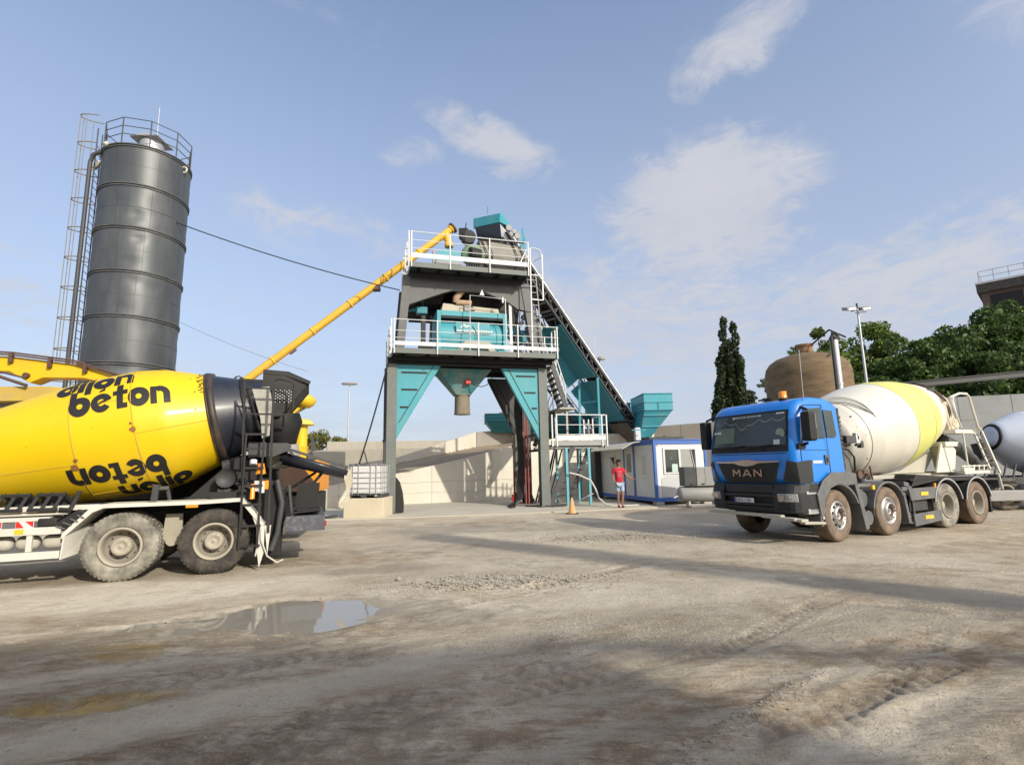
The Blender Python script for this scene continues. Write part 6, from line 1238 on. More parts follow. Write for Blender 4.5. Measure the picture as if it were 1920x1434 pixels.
g = G(); b_ = lc+ou*.12+sd_*.55; g.rod(b_+Vector((0, 0, 1)), b_+Vector((0, 0, zt-.5)), .07, 10); g.tube([b_+Vector((0, 0, zt-.5)), b_+Vector((.1, 0, zt-.2)), b_+Vector((.4, 0, zt-.1))], .07, 10); g.build('filling_pipe', 'dgrey', SI)
# ---------------------------------------------------------------- screw conveyor from silo to tower
A0 = Vector((-13.3, 18.89, 2.12)); A1 = Twd(2.55, 1.35, 12.05)
AU = thing('screw_conveyor', 'long yellow auger tube rising from the silo foot to the tower top', 'auger', A0)
dA = A1-A0; g = G(); g.tube([(0, 0, 0), dA], .15, 20); g.build('tube', 'yellow3', AU)
g = G()
for k in range(9):
    t_ = k/8*.985+.01; p = dA*t_; g.cyl(p-dA.normalized()*.03, p+dA.normalized()*.03, .185, 20)
g.build('flange', 'yellow3', AU)
g = G(); e = dA+dA.normalized()*.0; g.cyl(e, e+dA.normalized()*.06, .24, 20); g.build('end_flange', 'rust', AU)
g = G(); e = dA*.975; g.cyl(e, e+Vector((.12, 0, -.55)), .16, 18); g.cyl(e+Vector((.12, 0, -.55)), e+Vector((.13, 0, -.65)), .19, 18); g.build('outlet', 'yellow3', AU)
g = G(); e = dA*.72; g.box(e.x-.25, e.x+.1, e.y-.16, e.y+.16, e.z-.3, e.z-.12); e = dA*.43; g.cyl(e+Vector((0, 0, -.22)), e+dA.normalized()*.3+Vector((0, 0, -.22)), .07, 10); g.build('hanger_bearing', 'rust', AU)
g = G(); e = dA*.98+Vector((.1, 0, -.4)); [g.rod(e, e+Vector((x, 0, -1.2)), .012, 5) for x in (-.1, .35)]; g.build('hanging_chain', 'dgrey', AU)
def cable(name, a, b, sag, r, label, m='black'):
    a, b = Vector(a), Vector(b); pts = [a.lerp(b, k/24)-Vector((0, 0, sag*4*(k/24)*(1-k/24))) for k in range(25)]
    g = G(); g.tube([p-a for p in pts], r, 5); o = g.build(name, m); o.location = a; tag(o, label, 'cable')
cable('power_cable', (SX+1.45, SY-.2, 11.2), Twd(.25, .3, 8.7), .16, .022, 'thick dark cable sagging from the silo to the tower above the auger')
cable('power_cable', (SX+1.44, SY-.1, 7.45), (-7.9, 20.2, 5.45), .12, .006, 'thin wire from the silo side down to the yellow auger', 'dgrey')
cable('power_cable', Twd(-.2, -.05, 5.6), (-5.7, 19.6, 1.7), .15, .03, 'black cable hanging from the left tower column to the caged water tank')
# ---------------------------------------------------------------- concrete ramp and walls
w0 = Vector((-4.83, 25.24, 0)); wd = Vector((.9244, .3814, 0)); wn_ = Vector((-.3814, .9244, 0))
def wp(s, off, z): return w0+wd*s+wn_*off+Vector((0, 0, z))
RW = thing('concrete_ramp', 'pale concrete ramp wall rising to the right behind the tower', 'ramp')
line_ = [(-9.5, .28), (-4.5, .86), (-.7, 1.43), (2.33, 2.03), (5.9, 2.86), (9.5, 3.3), (14, 3.4)]
g = G()
for (a, za), (b, zb) in zip(line_[:-1], line_[1:]): A = [wp(a, 0, 0), wp(b, 0, 0), wp(b, 0, zb), wp(a, 0, za)]; g.poly3(A, wn_*.25)
pw = mat('weathered pale concrete wall', (.64, .61, .53), .88, dirt=.35, dcol=(.42, .35, .25), ds=.9, bump=.4, bs=9, var=.14, streak=.45); g.build('front_wall', pw, RW)
rear = [(-9.5, .6), (-4.5, 1.2), (-.0, 1.95), (4.58, 2.82), (7.7, 3.12), (14, 3.3)]
g = G()
ss_ = [-9.5, -4.5, -.7, 0, 2.33, 4.58, 5.9, 7.7, 9.5, 14]; fz = lambda s: float(np.interp(s, [a for a, _ in line_], [b for _, b in line_]))-.02; rz = lambda s: float(np.interp(s, [a for a, _ in rear], [b for _, b in rear]))
g.add([p for s in ss_ for p in (wp(s, .25, fz(s)), wp(s, 4.1, rz(s)))], [(2*i, 2*i+2, 2*i+3, 2*i+1) for i in range(len(ss_)-1)]); g.build('ramp_surface', 'soil', RW)
g = G(); P_ = [(-9.5, .6, 1.2), (-4.5, 1.2, 1.66), (0, 1.9, 2.25), (4.58, 2.78, 3.66)]
for (a, z0, z1), (b, y0, y1) in zip(P_[:-1], P_[1:]): g.poly3([wp(a, 4.0, 0), wp(b, 4.0, 0), wp(b, 4.0, y1), wp(a, 4.0, z1)], wn_*.25)
g.build('parapet', pw, RW)
g = G(); g.poly3([wp(4.6, 3.95, 0), wp(12.5, 3.95, 0), wp(12.5, 3.95, 3.9), wp(7.7, 3.95, 3.9), wp(4.6, 3.95, 3.66)], wn_*.3); g.build('shaded_parapet', 'conc2', RW)  # same wall as the parapet, painted grey for the tower's shade
g = G(); q = random.Random(4)
for k in range(46): s = -6+k*.23; z = rz(s)+.0; c = wp(s, 3.93, z); stone(g, c.x, c.y, c.z, q.uniform(.02, .05), q)
tag(g.build('ramp_rubble', 'soil', RW), kind='stuff')
g = G()
for (s, z0, z1) in ((-3.2, 0, 1.0), (1.0, 0, 1.75), (4.0, 0, 2.4)): g.beam(wp(s, -.004, z0+.03), wp(s, -.004, z1), .012, .006, wn_)
pts = [wp(-3.5+k*.35, -.004, 1.0+.02*sin(k*1.7)+.02*(k > 12)) for k in range(27)]; g.tube(pts, .007, 4); pts = [wp(-3.5+k*.35, -.004, .52+.015*sin(k*1.1)) for k in range(27)]; g.tube(pts, .005, 4); g.build('wall_crack', 'concd', RW)
def wallthing(name, a, b, h0, h1, th, m, label, courses=0, cope=None, step=2.4):
    a, b = Vector(a), Vector(b); t = thing(name, label, 'wall', a); d = b-a; L = d.length; u = d.normalized(); nn_ = Vector((-u.y, u.x, 0)); k = max(1, int(L/step)); g = G()
    for i in range(k):
        x0, x1 = L*i/k+.01, L*(i+1)/k-.01; z0, z1 = h0+(h1-h0)*i/k, h0+(h1-h0)*(i+1)/k
        g.poly3([u*x0, u*x1, u*x1+Vector((0, 0, z1)), u*x0+Vector((0, 0, z0))], nn_*th)
    g.poly3([u*0+nn_*.02, u*L+nn_*.02, u*L+nn_*.02+Vector((0, 0, h1-.03)), nn_*.02+Vector((0, 0, h0-.03))], nn_*(th-.04)); g.build('wall_panels', m, t, .01)
    if cope: g = G(); g.beam(Vector((0, 0, h0))+nn_*th/2, u*L+nn_*th/2+Vector((0, 0, h1)), th+.1, .08); g.build('coping', cope, t)
    return t
wallthing('retaining_wall', (-14.5, 41.5, 0), (-3.0, 41.5, 0), 3.85, 3.75, .4, 'conc3', 'upper tier of the beige precast wall behind the ramp', step=1.9)
wallthing('retaining_wall', (-15.5, 38.5, 0), (-2.0, 38.5, 0), 3.1, 3.1, .4, mat('lower tier concrete', (.38, .35, .29), .88, dirt=.4), 'lower tier of the precast wall behind the ramp', step=1.5)
wallthing('retaining_wall', (-30, 31, 0), (-10.0, 31.5, 0), 3.4, 2.72, .4, 'conc3', 'beige wall left of the caged water tank with a bush above it', step=5)
wallthing('retaining_wall', (-26, 26.0, 0), (-8.4, 24.2, 0), 1.0, 1.15, .35, pw, 'low pale wall at the foot of the ramp, left of the tower', step=3)
wallthing('retaining_wall', (7.9, 30.6, 0), (26, 27.5, 0), 3.75, 4.6, .5, 'concd', 'dark weathered wall behind the office container and blue truck', step=1.6)
wallthing('retaining_wall', (17.5, 27.0, 0), (60, 18.5, 0), 4.55, 4.95, .4, mat('grey block wall', (.27, .28, .28), .85, dirt=.4, dcol=(.2, .19, .17)), 'long grey block wall behind the trucks at the right', step=2.2)
wallthing('retaining_wall', (2.5, 29.3, 0), (7.5, 31.4, 0), 3.3, 3.4, .3, pw, 'pale wall seen through the stairs beside the container', step=2.5)
# ---------------------------------------------------------------- aggregate bins
def bin_(loc, w, h, d, label, rot_, flare=.45, ribs=True, sand=False, m='teal', asym=False):
    t = thing('aggregate_bin', label, 'hopper', loc, rot_, 'teal aggregate bins')
    g = G(); zt_ = h
    A = [(0, 0, zt_), (w, 0, zt_), (w, d, zt_), (0, d, zt_)]; B1 = [(0, 0, zt_*.62), (w, 0, zt_*.62), (w, d, zt_*.62), (0, d, zt_*.62)]; f = flare; xa, xc = (w*f*.5+.1, w-w*f*.5) if not asym else (-.1, w*.32); B2 = [(xa, d*.3, 0), (xc, d*.3, 0), (xc, d*.7, 0), (xa, d*.7, 0)]
    g.add(A+B1+B2, [(4+i, i, (i+1) % 4, 4+(i+1) % 4) for i in range(4)]+[(8+i, 4+i, 4+(i+1) % 4, 8+(i+1) % 4) for i in range(4)]); o = g.build('shell', m, t); md = o.modifiers.new('t', 'SOLIDIFY'); md.thickness = .05
    g = G()
    for zz in (zt_, zt_*.8, zt_*.62): g.beam((0, -.02, zz), (w, -.02, zz), .05, .04); g.beam((-.02, 0, zz), (-.02, d, zz), .05, .04); g.beam((w+.02, 0, zz), (w+.02, d, zz), .05, .04)
    for zz in (.5, .25): 
        k = zz/(.62); x0 = (w*f*.5+.1)*(1-k); y0 = d*.3*(1-k); x0, x1_ = xa*(1-k), w-(w-xc)*(1-k); g.beam((x0, y0-.03, zz*zt_), (x1_, y0-.03, zz*zt_), .04, .05)
    for k in range(1, 2): g.beam((w*k/2, -.03, zt_*.62), (w*k/2, -.03, zt_*.8), .04, .03)
    g.build('rib', m, t)
    if sand:
        g = G(); n_ = 14; vs = []; q = random.Random(2)
        for j in range(n_+1):
            for i in range(n_+1):
                x, y = w*i/n_, d*j/n_; e = max(0, 1-math.hypot((x-w*.5)/(w*.5), (y-d*.5)/(d*.6))); vs.append((.04+(w-.08)*i/n_, .04+(d-.08)*j/n_, zt_-.2+e*.65+q.uniform(0, .03)))
        g.add(vs, [(j*(n_+1)+i, j*(n_+1)+i+1, (j+1)*(n_+1)+i+1, (j+1)*(n_+1)+i) for j in range(n_) for i in range(n_)], True); g.build('sand_heap', 'sand', t)
    return t
bin_((-1.55, 30.2, 3.6), 3.1, 1.05, 2.2, 'low teal bin with a sand heap seen through the tower legs, leftmost of the bins', 4, .25, sand=True, m='dteal')
bin_((1.75, 30.2, 3.4), 2.6, 1.15, 2.2, 'dark teal bin half hidden behind the tower legs and stairs', 4, m='dteal')
bin_((4.55, 29.6, 3.2), 2.1, 1.85, 2.4, 'teal bin between conveyor belt and stairs', 4, m='dteal')
tb = bin_((6.72, 26.95, 3.0), 1.48, 2.2, 2.6, 'bright teal flared hopper above the office container, rightmost of the bins', 2, .9, asym=True)
g = G(); g.box(.2, 2.0, .2, 1.8, -.1, 0.0); [g.beam((x, y, -3.0), (x, y, .1), .1, .1) for x in (.3, 1.2) for y in (.8, 2.0)]; g.build('bin_frame', 'dgrey', tb)
g = G(); g.box(-.42, -.15, .4, .7, -.15, .5); g.build('drive_cover', 'white', tb, .02)
g = G(); g.beam((-.7, 0, .35), (0, 0, .35), .05, .05); g.build('crossbar', 'teal', tb)
# ---------------------------------------------------------------- office container
CO = thing('office_container', 'white site office container with blue frame right of the stairs', 'container', (5.64, 21.55, 0), 15)
cw_, cl_, ch_ = 2.44, 5.9, 2.58; z0 = .14
g = G(); g.box(.05, cw_-.05, .05, cl_-.05, z0+.1, ch_-.1); g.build('wall', 'panel', CO)
g = G()
for x in (0, cw_-.11):
    for y in (0, cl_-.11): g.box(x, x+.11, y, y+.11, z0, ch_)
for y in (.005, cl_-.105): g.box(.11, cw_-.11, y, y+.10, z0, z0+.16); g.box(.11, cw_-.11, y, y+.10, ch_-.16, ch_-.005)
for x in (.005, cw_-.105): g.box(x, x+.10, .11, cl_-.11, z0, z0+.16); g.box(x, x+.10, .11, cl_-.11, ch_-.16, ch_-.005)
g.box(.02, .04, 2.62, 2.78, z0+.16, ch_-.16); g.box(.02, .04, 1.72, 1.86, z0+.16, ch_-.16); g.build('frame', 'cblue', CO, .006)
g = G(); g.box(-.02, cw_+.02, -.02, cl_+.02, ch_-.004, ch_+.04); g.build('roof', 'cblue', CO, .01)
g = G(); g.box(.11, .20, .035, .055, z0+.16, ch_-.17); g.box(.14, cw_-.14, .035, .05, ch_-.24, ch_-.17); g.build('corner_trim', 'white', CO)
g = G(); x0, x1, za, zb = .42, 1.98, 1.22, 2.27
g.box(x0, x1, .0, .05, za, za+.07); g.box(x0, x1, 0, .05, zb-.07, zb); g.box(x0, x0+.08, 0, .05, za+.07, zb-.07); g.box(x1-.08, x1, 0, .05, za+.07, zb-.07); g.box(1.12, 1.21, -.005, .05, za+.07, zb-.07); wo_ = g.build('window', 'white', CO, .004)
g = G(); g.box(x0+.08, 1.12, .03, .046, za+.07, zb-.07); g.build('window_pane', wsm, wo_)
g = G(); g.box(1.21, 1.78, .024, .046, za+.25, zb-.07); g.build('roller_blind', 'lgrey', wo_); g = G(); g.box(1.21, 1.80, .02, .046, za+.07, za+.25); g.poly3([(1.66, .015, zb-.07), (1.86, .015, zb-.07), (1.86, .015, za+.25), (1.8, .015, za+.25)], (0, .012, 0)); g.build('dark_gap', 'vblack', wo_)
g = G(); g.beam((1.70, .01, zb-.08), (1.83, .01, za+.25), .02, .02); g.build('tilted_sash', 'white', wo_); g = G(); g.box(.80, 1.06, .018, .028, za+.08, za+.40); g.build('paper_notice', mat('pale green paper', (.45, .58, .52), .8, dirt=0), wo_); g = G(); g.cyl((.80, .02, 1.86), (.80, .028, 1.86), .05, 12); g.build('lamp_reflection', 'fgrey', wo_)
g = G(); g.poly3([(.30, .03, 1.05), (.45, .03, 1.16), (2.28, .03, 1.16), (2.28, .03, .34), (.30, .03, .34)], (0, .018, 0)); g.build('lower_panel', mat('grey panel', (.48, .49, .50), .5, dirt=.2), CO)
for y0, y1 in ((.62, 1.15), (3.55, 4.2)):
    g = G(); g.box(.02, .05, y0, y1, 1.1, 2.1); w_ = g.build('window', 'panel', CO, .008); g = G(); g.box(.01, .02, y0+.1, y1-.1, 1.2, 2.0); g.build('shutter', mat('cream shutter', (.56, .54, .46), .6) if y0 < 1 else bpy.data.materials['cream shutter'], w_)
    if y0 > 1: g = G(); g.poly3([(.004, y1-.12, 1.98), (.004, y0+.12, 1.98), (.004, y0+.12, 1.6)], (.006, 0, 0)); g.build('dark_opening', 'vblack', w_)
g = G(); g.box(.02, .045, 1.88, 2.60, z0+.1, 2.3); dr_ = g.build('door', 'panel', CO); g = G(); g.box(.012, .02, 2.02, 2.45, 1.3, 2.1); g.build('door_pane', 'glass2', dr_)
g = G(); n_ = 10
A = [(-.75, .9), (-.78, 5.7)]; g.add([(.1, 1.0, ch_+.02), (-.35, 1.0, ch_-.02), (-.8, 1.15, ch_-.28), (.1, 5.8, ch_+.02), (-.35, 5.8, ch_-.02), (-.8, 5.8, ch_-.28)], [(0, 1, 4, 3), (1, 2, 5, 4)]); o = g.build('awning', mat('cream awning sheet', (.60, .57, .48), .6, dirt=.3), CO); md = o.modifiers.new('t', 'SOLIDIFY'); md.thickness = .03
g = G(); g.box(-.3, .02, 5.2, 5.8, .1, 2.3); g.build('awning_bracket', 'dgrey', CO)
g = G(); [g.box(x, x+.35, y, y+.3, 0, z0) for x in (-.05, 2.1) for y in (-.08, 2.8, 5.6)]; g.build('footing_block', 'conc2', CO, .01)
# compressor beside it
AC = thing('air_compressor', 'grey air compressor on a horizontal tank in front of the office container', 'compressor', (6.1, 19.95, 0), 3)
g = G(); g.lathe([(0, .001), (.01, .12), (.06, .24), (.14, .29), (1.6, .29), (1.68, .24), (1.74, .001)], (0.0, .3, .50), (1, 0, 0), 28); g.build('pressure_tank', 'lgrey', AC)
g = G(); g.box(.22, .68, .05, .6, .80, 1.50); g.build('cabinet', 'dgrey', AC, .015); g = G(); g.box(.685, 1.55, .03, .62, .80, 1.49); cb_ = g.build('cabinet_door', 'lgrey', AC, .015)
g = G(); g.box(.84, .96, .02, .03, .84, .89); g.box(.42, .5, .04, .05, .84, .89); g.box(1.0, 1.004, .022, .03, .85, 1.45); g.build('latch', 'vblack', AC)
g = G(); g.tube([(.05, .2, .45), (-.12, .15, .42), (-.2, .12, .38)], .025, 8); [g.beam((x, .3, .0), (x, .3, .3), .07, .3) for x in (.4, 1.4)]; g.beam((.4, .1, .08), (1.5, .1, .08), .06, .06); g.build('foot', 'galv', AC)
# ---------------------------------------------------------------- person in front of the container
def skin_chain(verts, edges, radii, name, m, parent=None, sub=2, root=0):
    me = bpy.data.meshes.new(name); me.from_pydata(verts, edges, []); me.materials.append(M[m]); o = bpy.data.objects.new(name, me); col.objects.link(o); o.parent = parent
    sk = o.modifiers.new('skin', 'SKIN'); sk.use_smooth_shade = True; bm = bmesh.new(); bm.from_mesh(me); bm.verts.ensure_lookup_table(); lay = bm.verts.layers.skin.verify()
    for i, v in enumerate(bm.verts): rr_ = radii[i]; v[lay].radius = rr_ if isinstance(rr_, tuple) else (rr_, rr_); v[lay].use_root = (i == root)
    bm.to_mesh(me); bm.free(); sb = o.modifiers.new('sub', 'SUBSURF'); sb.levels = sub; sb.render_levels = sub; return o
def solid(o):                                             # bake modifiers into the mesh
    dg = bpy.context.evaluated_depsgraph_get(); dg.update(); me = bpy.data.meshes.new_from_object(o.evaluated_get(dg)); o.modifiers.clear(); o.data = me
    for p in me.polygons: p.use_smooth = True
    return o
PE = thing('person', 'person in red t-shirt and pale blue shorts standing by the container, arm held out', 'person', (4.0, 20.55, 0.035), 8)
# joints: x to the right of the picture, y away
J = dict(pel=(0, 0, .93), sp1=(0, 0, 1.05), sp2=(0, .01, 1.22), ch=(.0, .0, 1.38), nk=(0, -.01, 1.50), hd0=(0, -.02, 1.57), hd1=(0, -.03, 1.64), hd2=(0, -.02, 1.71),
 ls=(.17, 0, 1.42), le=(.30, -.03, 1.17), lw=(.50, -.12, 1.06), lh=(.56, -.15, 1.04), rs=(-.17, 0, 1.42), re=(-.25, .04, 1.15), rw=(-.19, -.08, .93), rh=(-.17, -.11, .87),
 lhp=(.09, 0, .90), lk=(.10, -.06, .50), la=(.08, .02, .10), lt=(.09, -.10, .04), rhp=(-.09, 0, .90), rk=(-.06, .02, .50), ra=(-.04, .10, .11), rt=(-.045, .0, .04))
nm = list(J); E1 = [('pel', 'sp1'), ('sp1', 'sp2'), ('sp2', 'ch'), ('ch', 'nk'), ('nk', 'hd0'), ('hd0', 'hd1'), ('hd1', 'hd2'), ('ch', 'ls'), ('ls', 'le'), ('le', 'lw'), ('lw', 'lh'), ('ch', 'rs'), ('rs', 're'), ('re', 'rw'), ('rw', 'rh'), ('pel', 'lhp'), ('lhp', 'lk'), ('lk', 'la'), ('la', 'lt'), ('pel', 'rhp'), ('rhp', 'rk'), ('rk', 'ra'), ('ra', 'rt')]
RD = dict(pel=(.14, .10), sp1=(.13, .095), sp2=(.13, .10), ch=(.15, .11), nk=.055, hd0=(.06, .07), hd1=(.075, .09), hd2=(.065, .075), ls=.06, le=.042, lw=.028, lh=(.035, .02), rs=.06, re=.042, rw=.028, rh=(.03, .035), lhp=.085, lk=.055, la=.037, lt=.035, rhp=.085, rk=.055, ra=.037, rt=.035)
body = solid(skin_chain([J[k] for k in nm], [(nm.index(a), nm.index(b)) for a, b in E1], [RD[k] for k in nm], 'body', 'skin', PE))
g = G()                                                   # fingers, nose, ears joined into the body mesh
def finger(b, d, L, r): b, d = Vector(b), Vector(d).normalized(); g.tube([b, b+d*L*.5, b+d*L*.8+Vector((0, 0, -.006)), b+d*L+Vector((0, 0, -.014))], [r, r*.95, r*.85, r*.6], 6)
for k, L in enumerate((.065, .075, .07, .055)): finger((.58, -.175+k*.018, 1.035), (.9, -.25+k*.1, -.05), L, .009)
finger((.545, -.185, 1.045), (.5, -.8, .2), .055, .011)
for k, L in enumerate((.065, .075, .07, .055)): finger((-.165, -.14+k*.018, .85), (.1, -.1, -1), L, .009)
finger((-.15, -.15, .88), (.5, -.4, -.8), .055, .011)
g.tube([(0, -.115, 1.665), (0, -.135, 1.635), (0, -.12, 1.625)], [.008, .014, .008], 6); g.tube(arc((.088, -.02, 1.645), .02, -90, 90, 6, (0, -1, 0), (0, 0, 1)), .008, 5); g.tube(arc((-.088, -.02, 1.645), .02, -90, 90, 6, (0, -1, 0), (0, 0, 1)), .008, 5)
fo = g.build('fingers', 'skin'); bm = bmesh.new(); bm.from_mesh(body.data); bm.from_mesh(fo.data); bm.to_mesh(body.data); bm.free(); bpy.data.objects.remove(fo)
for p in body.data.polygons: p.use_smooth = True
g = G(); g.tube([(-.025, -.108, 1.60), (.025, -.108, 1.60)], .006, 6); [g.cyl((x, -.106, 1.66), (x, -.112, 1.66), .011, 8) for x in (-.032, .032)]; [g.beam((x-.02, -.107, 1.682), (x+.02, -.107, 1.682), .008, .008) for x in (-.032, .032)]; g.build('face_features', 'hair', PE)
hairo = solid(skin_chain([(0, .01, 1.70), (0, -.01, 1.745), (0, .05, 1.66)], [(0, 1), (0, 2)], [(.082, .085), (.065, .07), (.065, .05)], 'hair', 'hair', PE))
sv = dict(a=(0, 0, .90), b=(0, 0, 1.05), c=(0, .01, 1.22), d=(0, 0, 1.37), e=(0, -.01, 1.455), f=(.165, 0, 1.425), h=(.235, -.015, 1.27), i=(-.165, 0, 1.425), j=(-.215, .02, 1.27)); sn = list(sv)
so_ = solid(skin_chain([sv[k] for k in sn], [(sn.index(a), sn.index(b)) for a, b in (('a', 'b'), ('b', 'c'), ('c', 'd'), ('d', 'e'), ('d', 'f'), ('f', 'h'), ('d', 'i'), ('i', 'j'))], [(.165, .125), (.155, .12), (.155, .12), (.17, .13), (.075, .07), .083, .075, .083, .075], 't_shirt', 'shirt', PE))
g = G(); q = random.Random(3)
for r_ in range(3):
    for c in range(3): x = -.07+c*.055; z = 1.34-r_*.085; g.tube(arc((x, -.145+.01*abs(c-1), z), .02, 30, 300, 7, (1, 0, 0), (0, 0, 1)), .006, 4)
g.build('shirt_print', 'print', so_)
hv = dict(p=(0, 0, .93), a=(.09, -.005, .86), b=(.10, -.045, .56), c=(-.09, 0, .86), d=(-.065, .005, .56)); hn = list(hv)
solid(skin_chain([hv[k] for k in hn], [(0, 1), (1, 2), (0, 3), (3, 4)], [(.15, .12), .105, .08, .105, .08], 'shorts', 'shorts', PE))
for (x, y) in ((.085, -.03), (-.042, .06)): o = solid(skin_chain([(x, y+.06, .045), (x, y-.02, .05), (x, y-.12, .035)], [(0, 1), (1, 2)], [(.045, .05), (.05, .05), (.042, .035)], 'shoe', 'shoe', PE, 1))
# ---------------------------------------------------------------- small yard objects
BL = thing('concrete_block', 'square beige concrete block carrying the caged water tank left of the tower', 'block', (-5.87, 18.62, 0), -1)
g = G(); g.box(0, 1.38, 0, 1.3, 0, .68); o = g.build('block', 'block', BL, .02)
IB = thing('ibc_tank', 'white plastic water tank in a metal cage standing on the concrete block', 'tank', (-5.76, 18.72, .68), -1)
g = G(); g.box(.03, 1.13, .03, 1.0, .14, 1.12); g.build('bottle', 'ibc', IB, .07)
g = G()
for z in (.16, .34, .52, .70, .88, 1.14): g.tube([(0, 0, z), (1.16, 0, z), (1.16, 1.03, z), (0, 1.03, z)], .012, 6, True)
for x in (.0, .16, .36, .78, .98, 1.16): g.rod((x, -.005, .12), (x, -.005, 1.16), .012, 6); g.rod((x, 1.04, .12), (x, 1.04, 1.16), .012, 6)
for y in (.25, .5, .75): g.rod((-.005, y, .12), (-.005, y, 1.16), .012, 6); g.rod((1.165, y, .12), (1.165, y, 1.16), .012, 6)
g.build('cage', 'galv', IB)
g = G(); g.box(-.02, 1.18, -.02, 1.05, .09, .12); [g.box(x, x+.14, -.02, 1.05, 0, .09) for x in (.0, .5, 1.03)]; g.box(.0, 1.16, .02, 1.0, 1.13, 1.17); g.build('pallet', 'dgrey', IB, .008)
g = G(); g.beam((.55, .4, 1.16), (.42, .4, 1.62), .05, .03); g.cyl((.55, .4, 1.16), (.55, .4, 1.2), .1, 14); g.build('stick', 'dgrey', IB)
TC = thing('traffic_cone', 'faded dusty orange traffic cone before the stair foot', 'cone', (1.98, 18.75, .0))
g = G(); g.lathe([(0, .14), (.06, .12), (.50, .035), (.52, .001)], (0, 0, .03), n=24); g.build('cone_body', 'cone', TC); g = G(); g.box(-.2, .2, -.18, .18, 0, .035); g.build('cone_base', 'rust', TC, .01)
HO = Twd(7.1, .0, 1.35); pts = [Vector((0, 0, 0)), Vector((.4, .0, -.1)), Vector((.85, -.05, -.32)), Vector((1.0, -.2, -.65)), Vector((1.1, -.3, -1.0)), Vector((1.35, -.4, -1.25)), Vector((1.7, -.5, -1.31)), Vector((2.2, -.45, -1.31)), Vector((2.7, -.35, -1.31))]
g = G(); g.tube(pts, .035, 8); o = g.build('hose', 'hose'); o.location = HO; tag(o, 'pale grey hose curving from the teal stair prop down to the ground', 'hose')
g = G(); g.tube([Vector((.0, .3, 0)), Vector((.5, .0, .0)), Vector((1.1, -.2, .0)), Vector((1.6, .1, 0))], .03, 6); o = g.build('hose', 'black'); o.location = Twd(5.3, .3, .07); tag(o, 'black hose lying on the concrete at the right tower foot', 'hose')
g = G(); g.rod((0, 0, 0), (.95, .1, .42), .03, 8); o = g.build('pipe', 'galv'); o.location = Twd(7.15, .1, .08); tag(o, 'thin pale pipe leaning between the two teal stair props', 'pipe')
g = G(); g.box(0, .35, 0, .3, 0, .3); g.cyl((.17, .15, .3), (.17, .15, .4), .08, 12); o = g.build('fuel_can', 'red', None, .02); o.location = Twd(5.45, 2.9, .1); tag(o, 'small red can standing between the right tower legs', 'can')
g = G(); q = random.Random(2); stone(g, 0, 0, .15, .28, q); stone(g, .3, .1, .1, .18, q); o = g.build('tool_bag', 'rustp', None, .04); o.location = (-7.65, 19.4, .03); tag(o, 'brown dusty sack on the ground behind the truck bumper', 'sack')
g = G(); g.beam((-7.2, 18.3, .05), (-6.1, 18.7, .10), .2, .05); o = g.build('plank', 'black'); tag(o, 'dark plank lying left of the concrete block', 'plank')
# ---------------------------------------------------------------- brown tank and chimney behind the trucks
TK = thing('storage_tank', 'big brown weathered domed tank behind the blue cab', 'tank', (17.6, 31.2, 0))
g = G(); g.lathe([(0, 2.3), (6.75, 2.3), (7.1, 2.22), (7.4, 2.02), (7.65, 1.65), (7.83, 1.1), (7.93, .55), (8.05, .42)], n=64); g.build('shell', 'tank', TK)
g = G(); g.lathe([(8.0, .45), (8.05, .48), (8.15, .46), (8.35, .42), (8.4, .5), (8.5, .5), (8.51, .001)], n=32); g.build('neck', mat('rusty neck', (.24, .12, .06), .8, dirt=.6), TK)
g = G(); g.rod((.1, -.3, 8.3), (.85, -1.2, 9.1), .05, 8); g.rod((.85, -1.2, 9.1), (1.05, -2.3, 8.4), .05, 8); g.rod((-.4, -2.0, 7.0), (.9, -2.25, 8.0), .03, 6); g.build('hoist_arm', 'black', TK)
CH = thing('exhaust_stack', 'slim shiny metal chimney pipe in front of the brown tank', 'chimney', (17.05, 27.4, 0))
g = G(); g.cyl((0, 0, 0), (0, 0, 7.9), .19, 20); g.lathe([(5.5, .2), (5.5, .22), (5.58, .22), (5.58, .2)], n=20, sharp=True); g.build('pipe', 'galv', CH); g = G(); g.beam((-.17, -.1, 0), (-.17, -.1, 8.1), .1, .14); g.tube([(-.12, 0, 7.9), (.0, 0, 8.3), (.2, 0, 8.2), (.22, 0, 7.95)], .1, 8); g.cyl((0, 0, 7.9), (0, 0, 8.05), .22, 16); g.build('cap', 'vblack', CH)
def lamp(loc, h, label, heads=2, r=.1, s=1.):
    t = thing('street_lamp', label, 'lamp post', loc); g = G(); g.tube([(0, 0, 0), (0, 0, h)], [r, r*.6], 10); g.build('pole', 'galv', t)
    if heads == 2:
        g = G(); g.beam((-.4, 0, h-.15), (.4, 0, h+.05), .06, .06); g.beam((-.3, -.2, h-.3), (.4, -.2, h-.25), .05, .05); g.rod((0, 0, h), (0, 0, h+.35), .06, 8); g.build('bracket', 'dgrey', t)
        for x in (-.5, .42): g = G(); g.poly3([(x-.3, -.25, h-.2), (x+.3, -.25, h-.15), (x+.34, .35, h+.05), (x-.26, .35, h)], (0, -.02, .2)); hd = g.build('lamp_head', 'lgrey', t, .02); g = G(); g.poly3([(x-.22, -.285, h-.16), (x+.22, -.285, h-.12), (x+.22, -.28, h-.0), (x-.22, -.28, h-.04)], (0, -.005, 0)); g.build('lamp_glass', 'lens', hd)
    else:
        g = G(); g.tube([(.75*s*cos(R(a)), .4*s*sin(R(a)), h) for a in range(0, 360, 20)], .10*s, 8, True); g.beam((-.7*s, 0, h), (.7*s, 0, h), .08, .08); g.build('lamp_ring', 'lgrey', t)
    return t
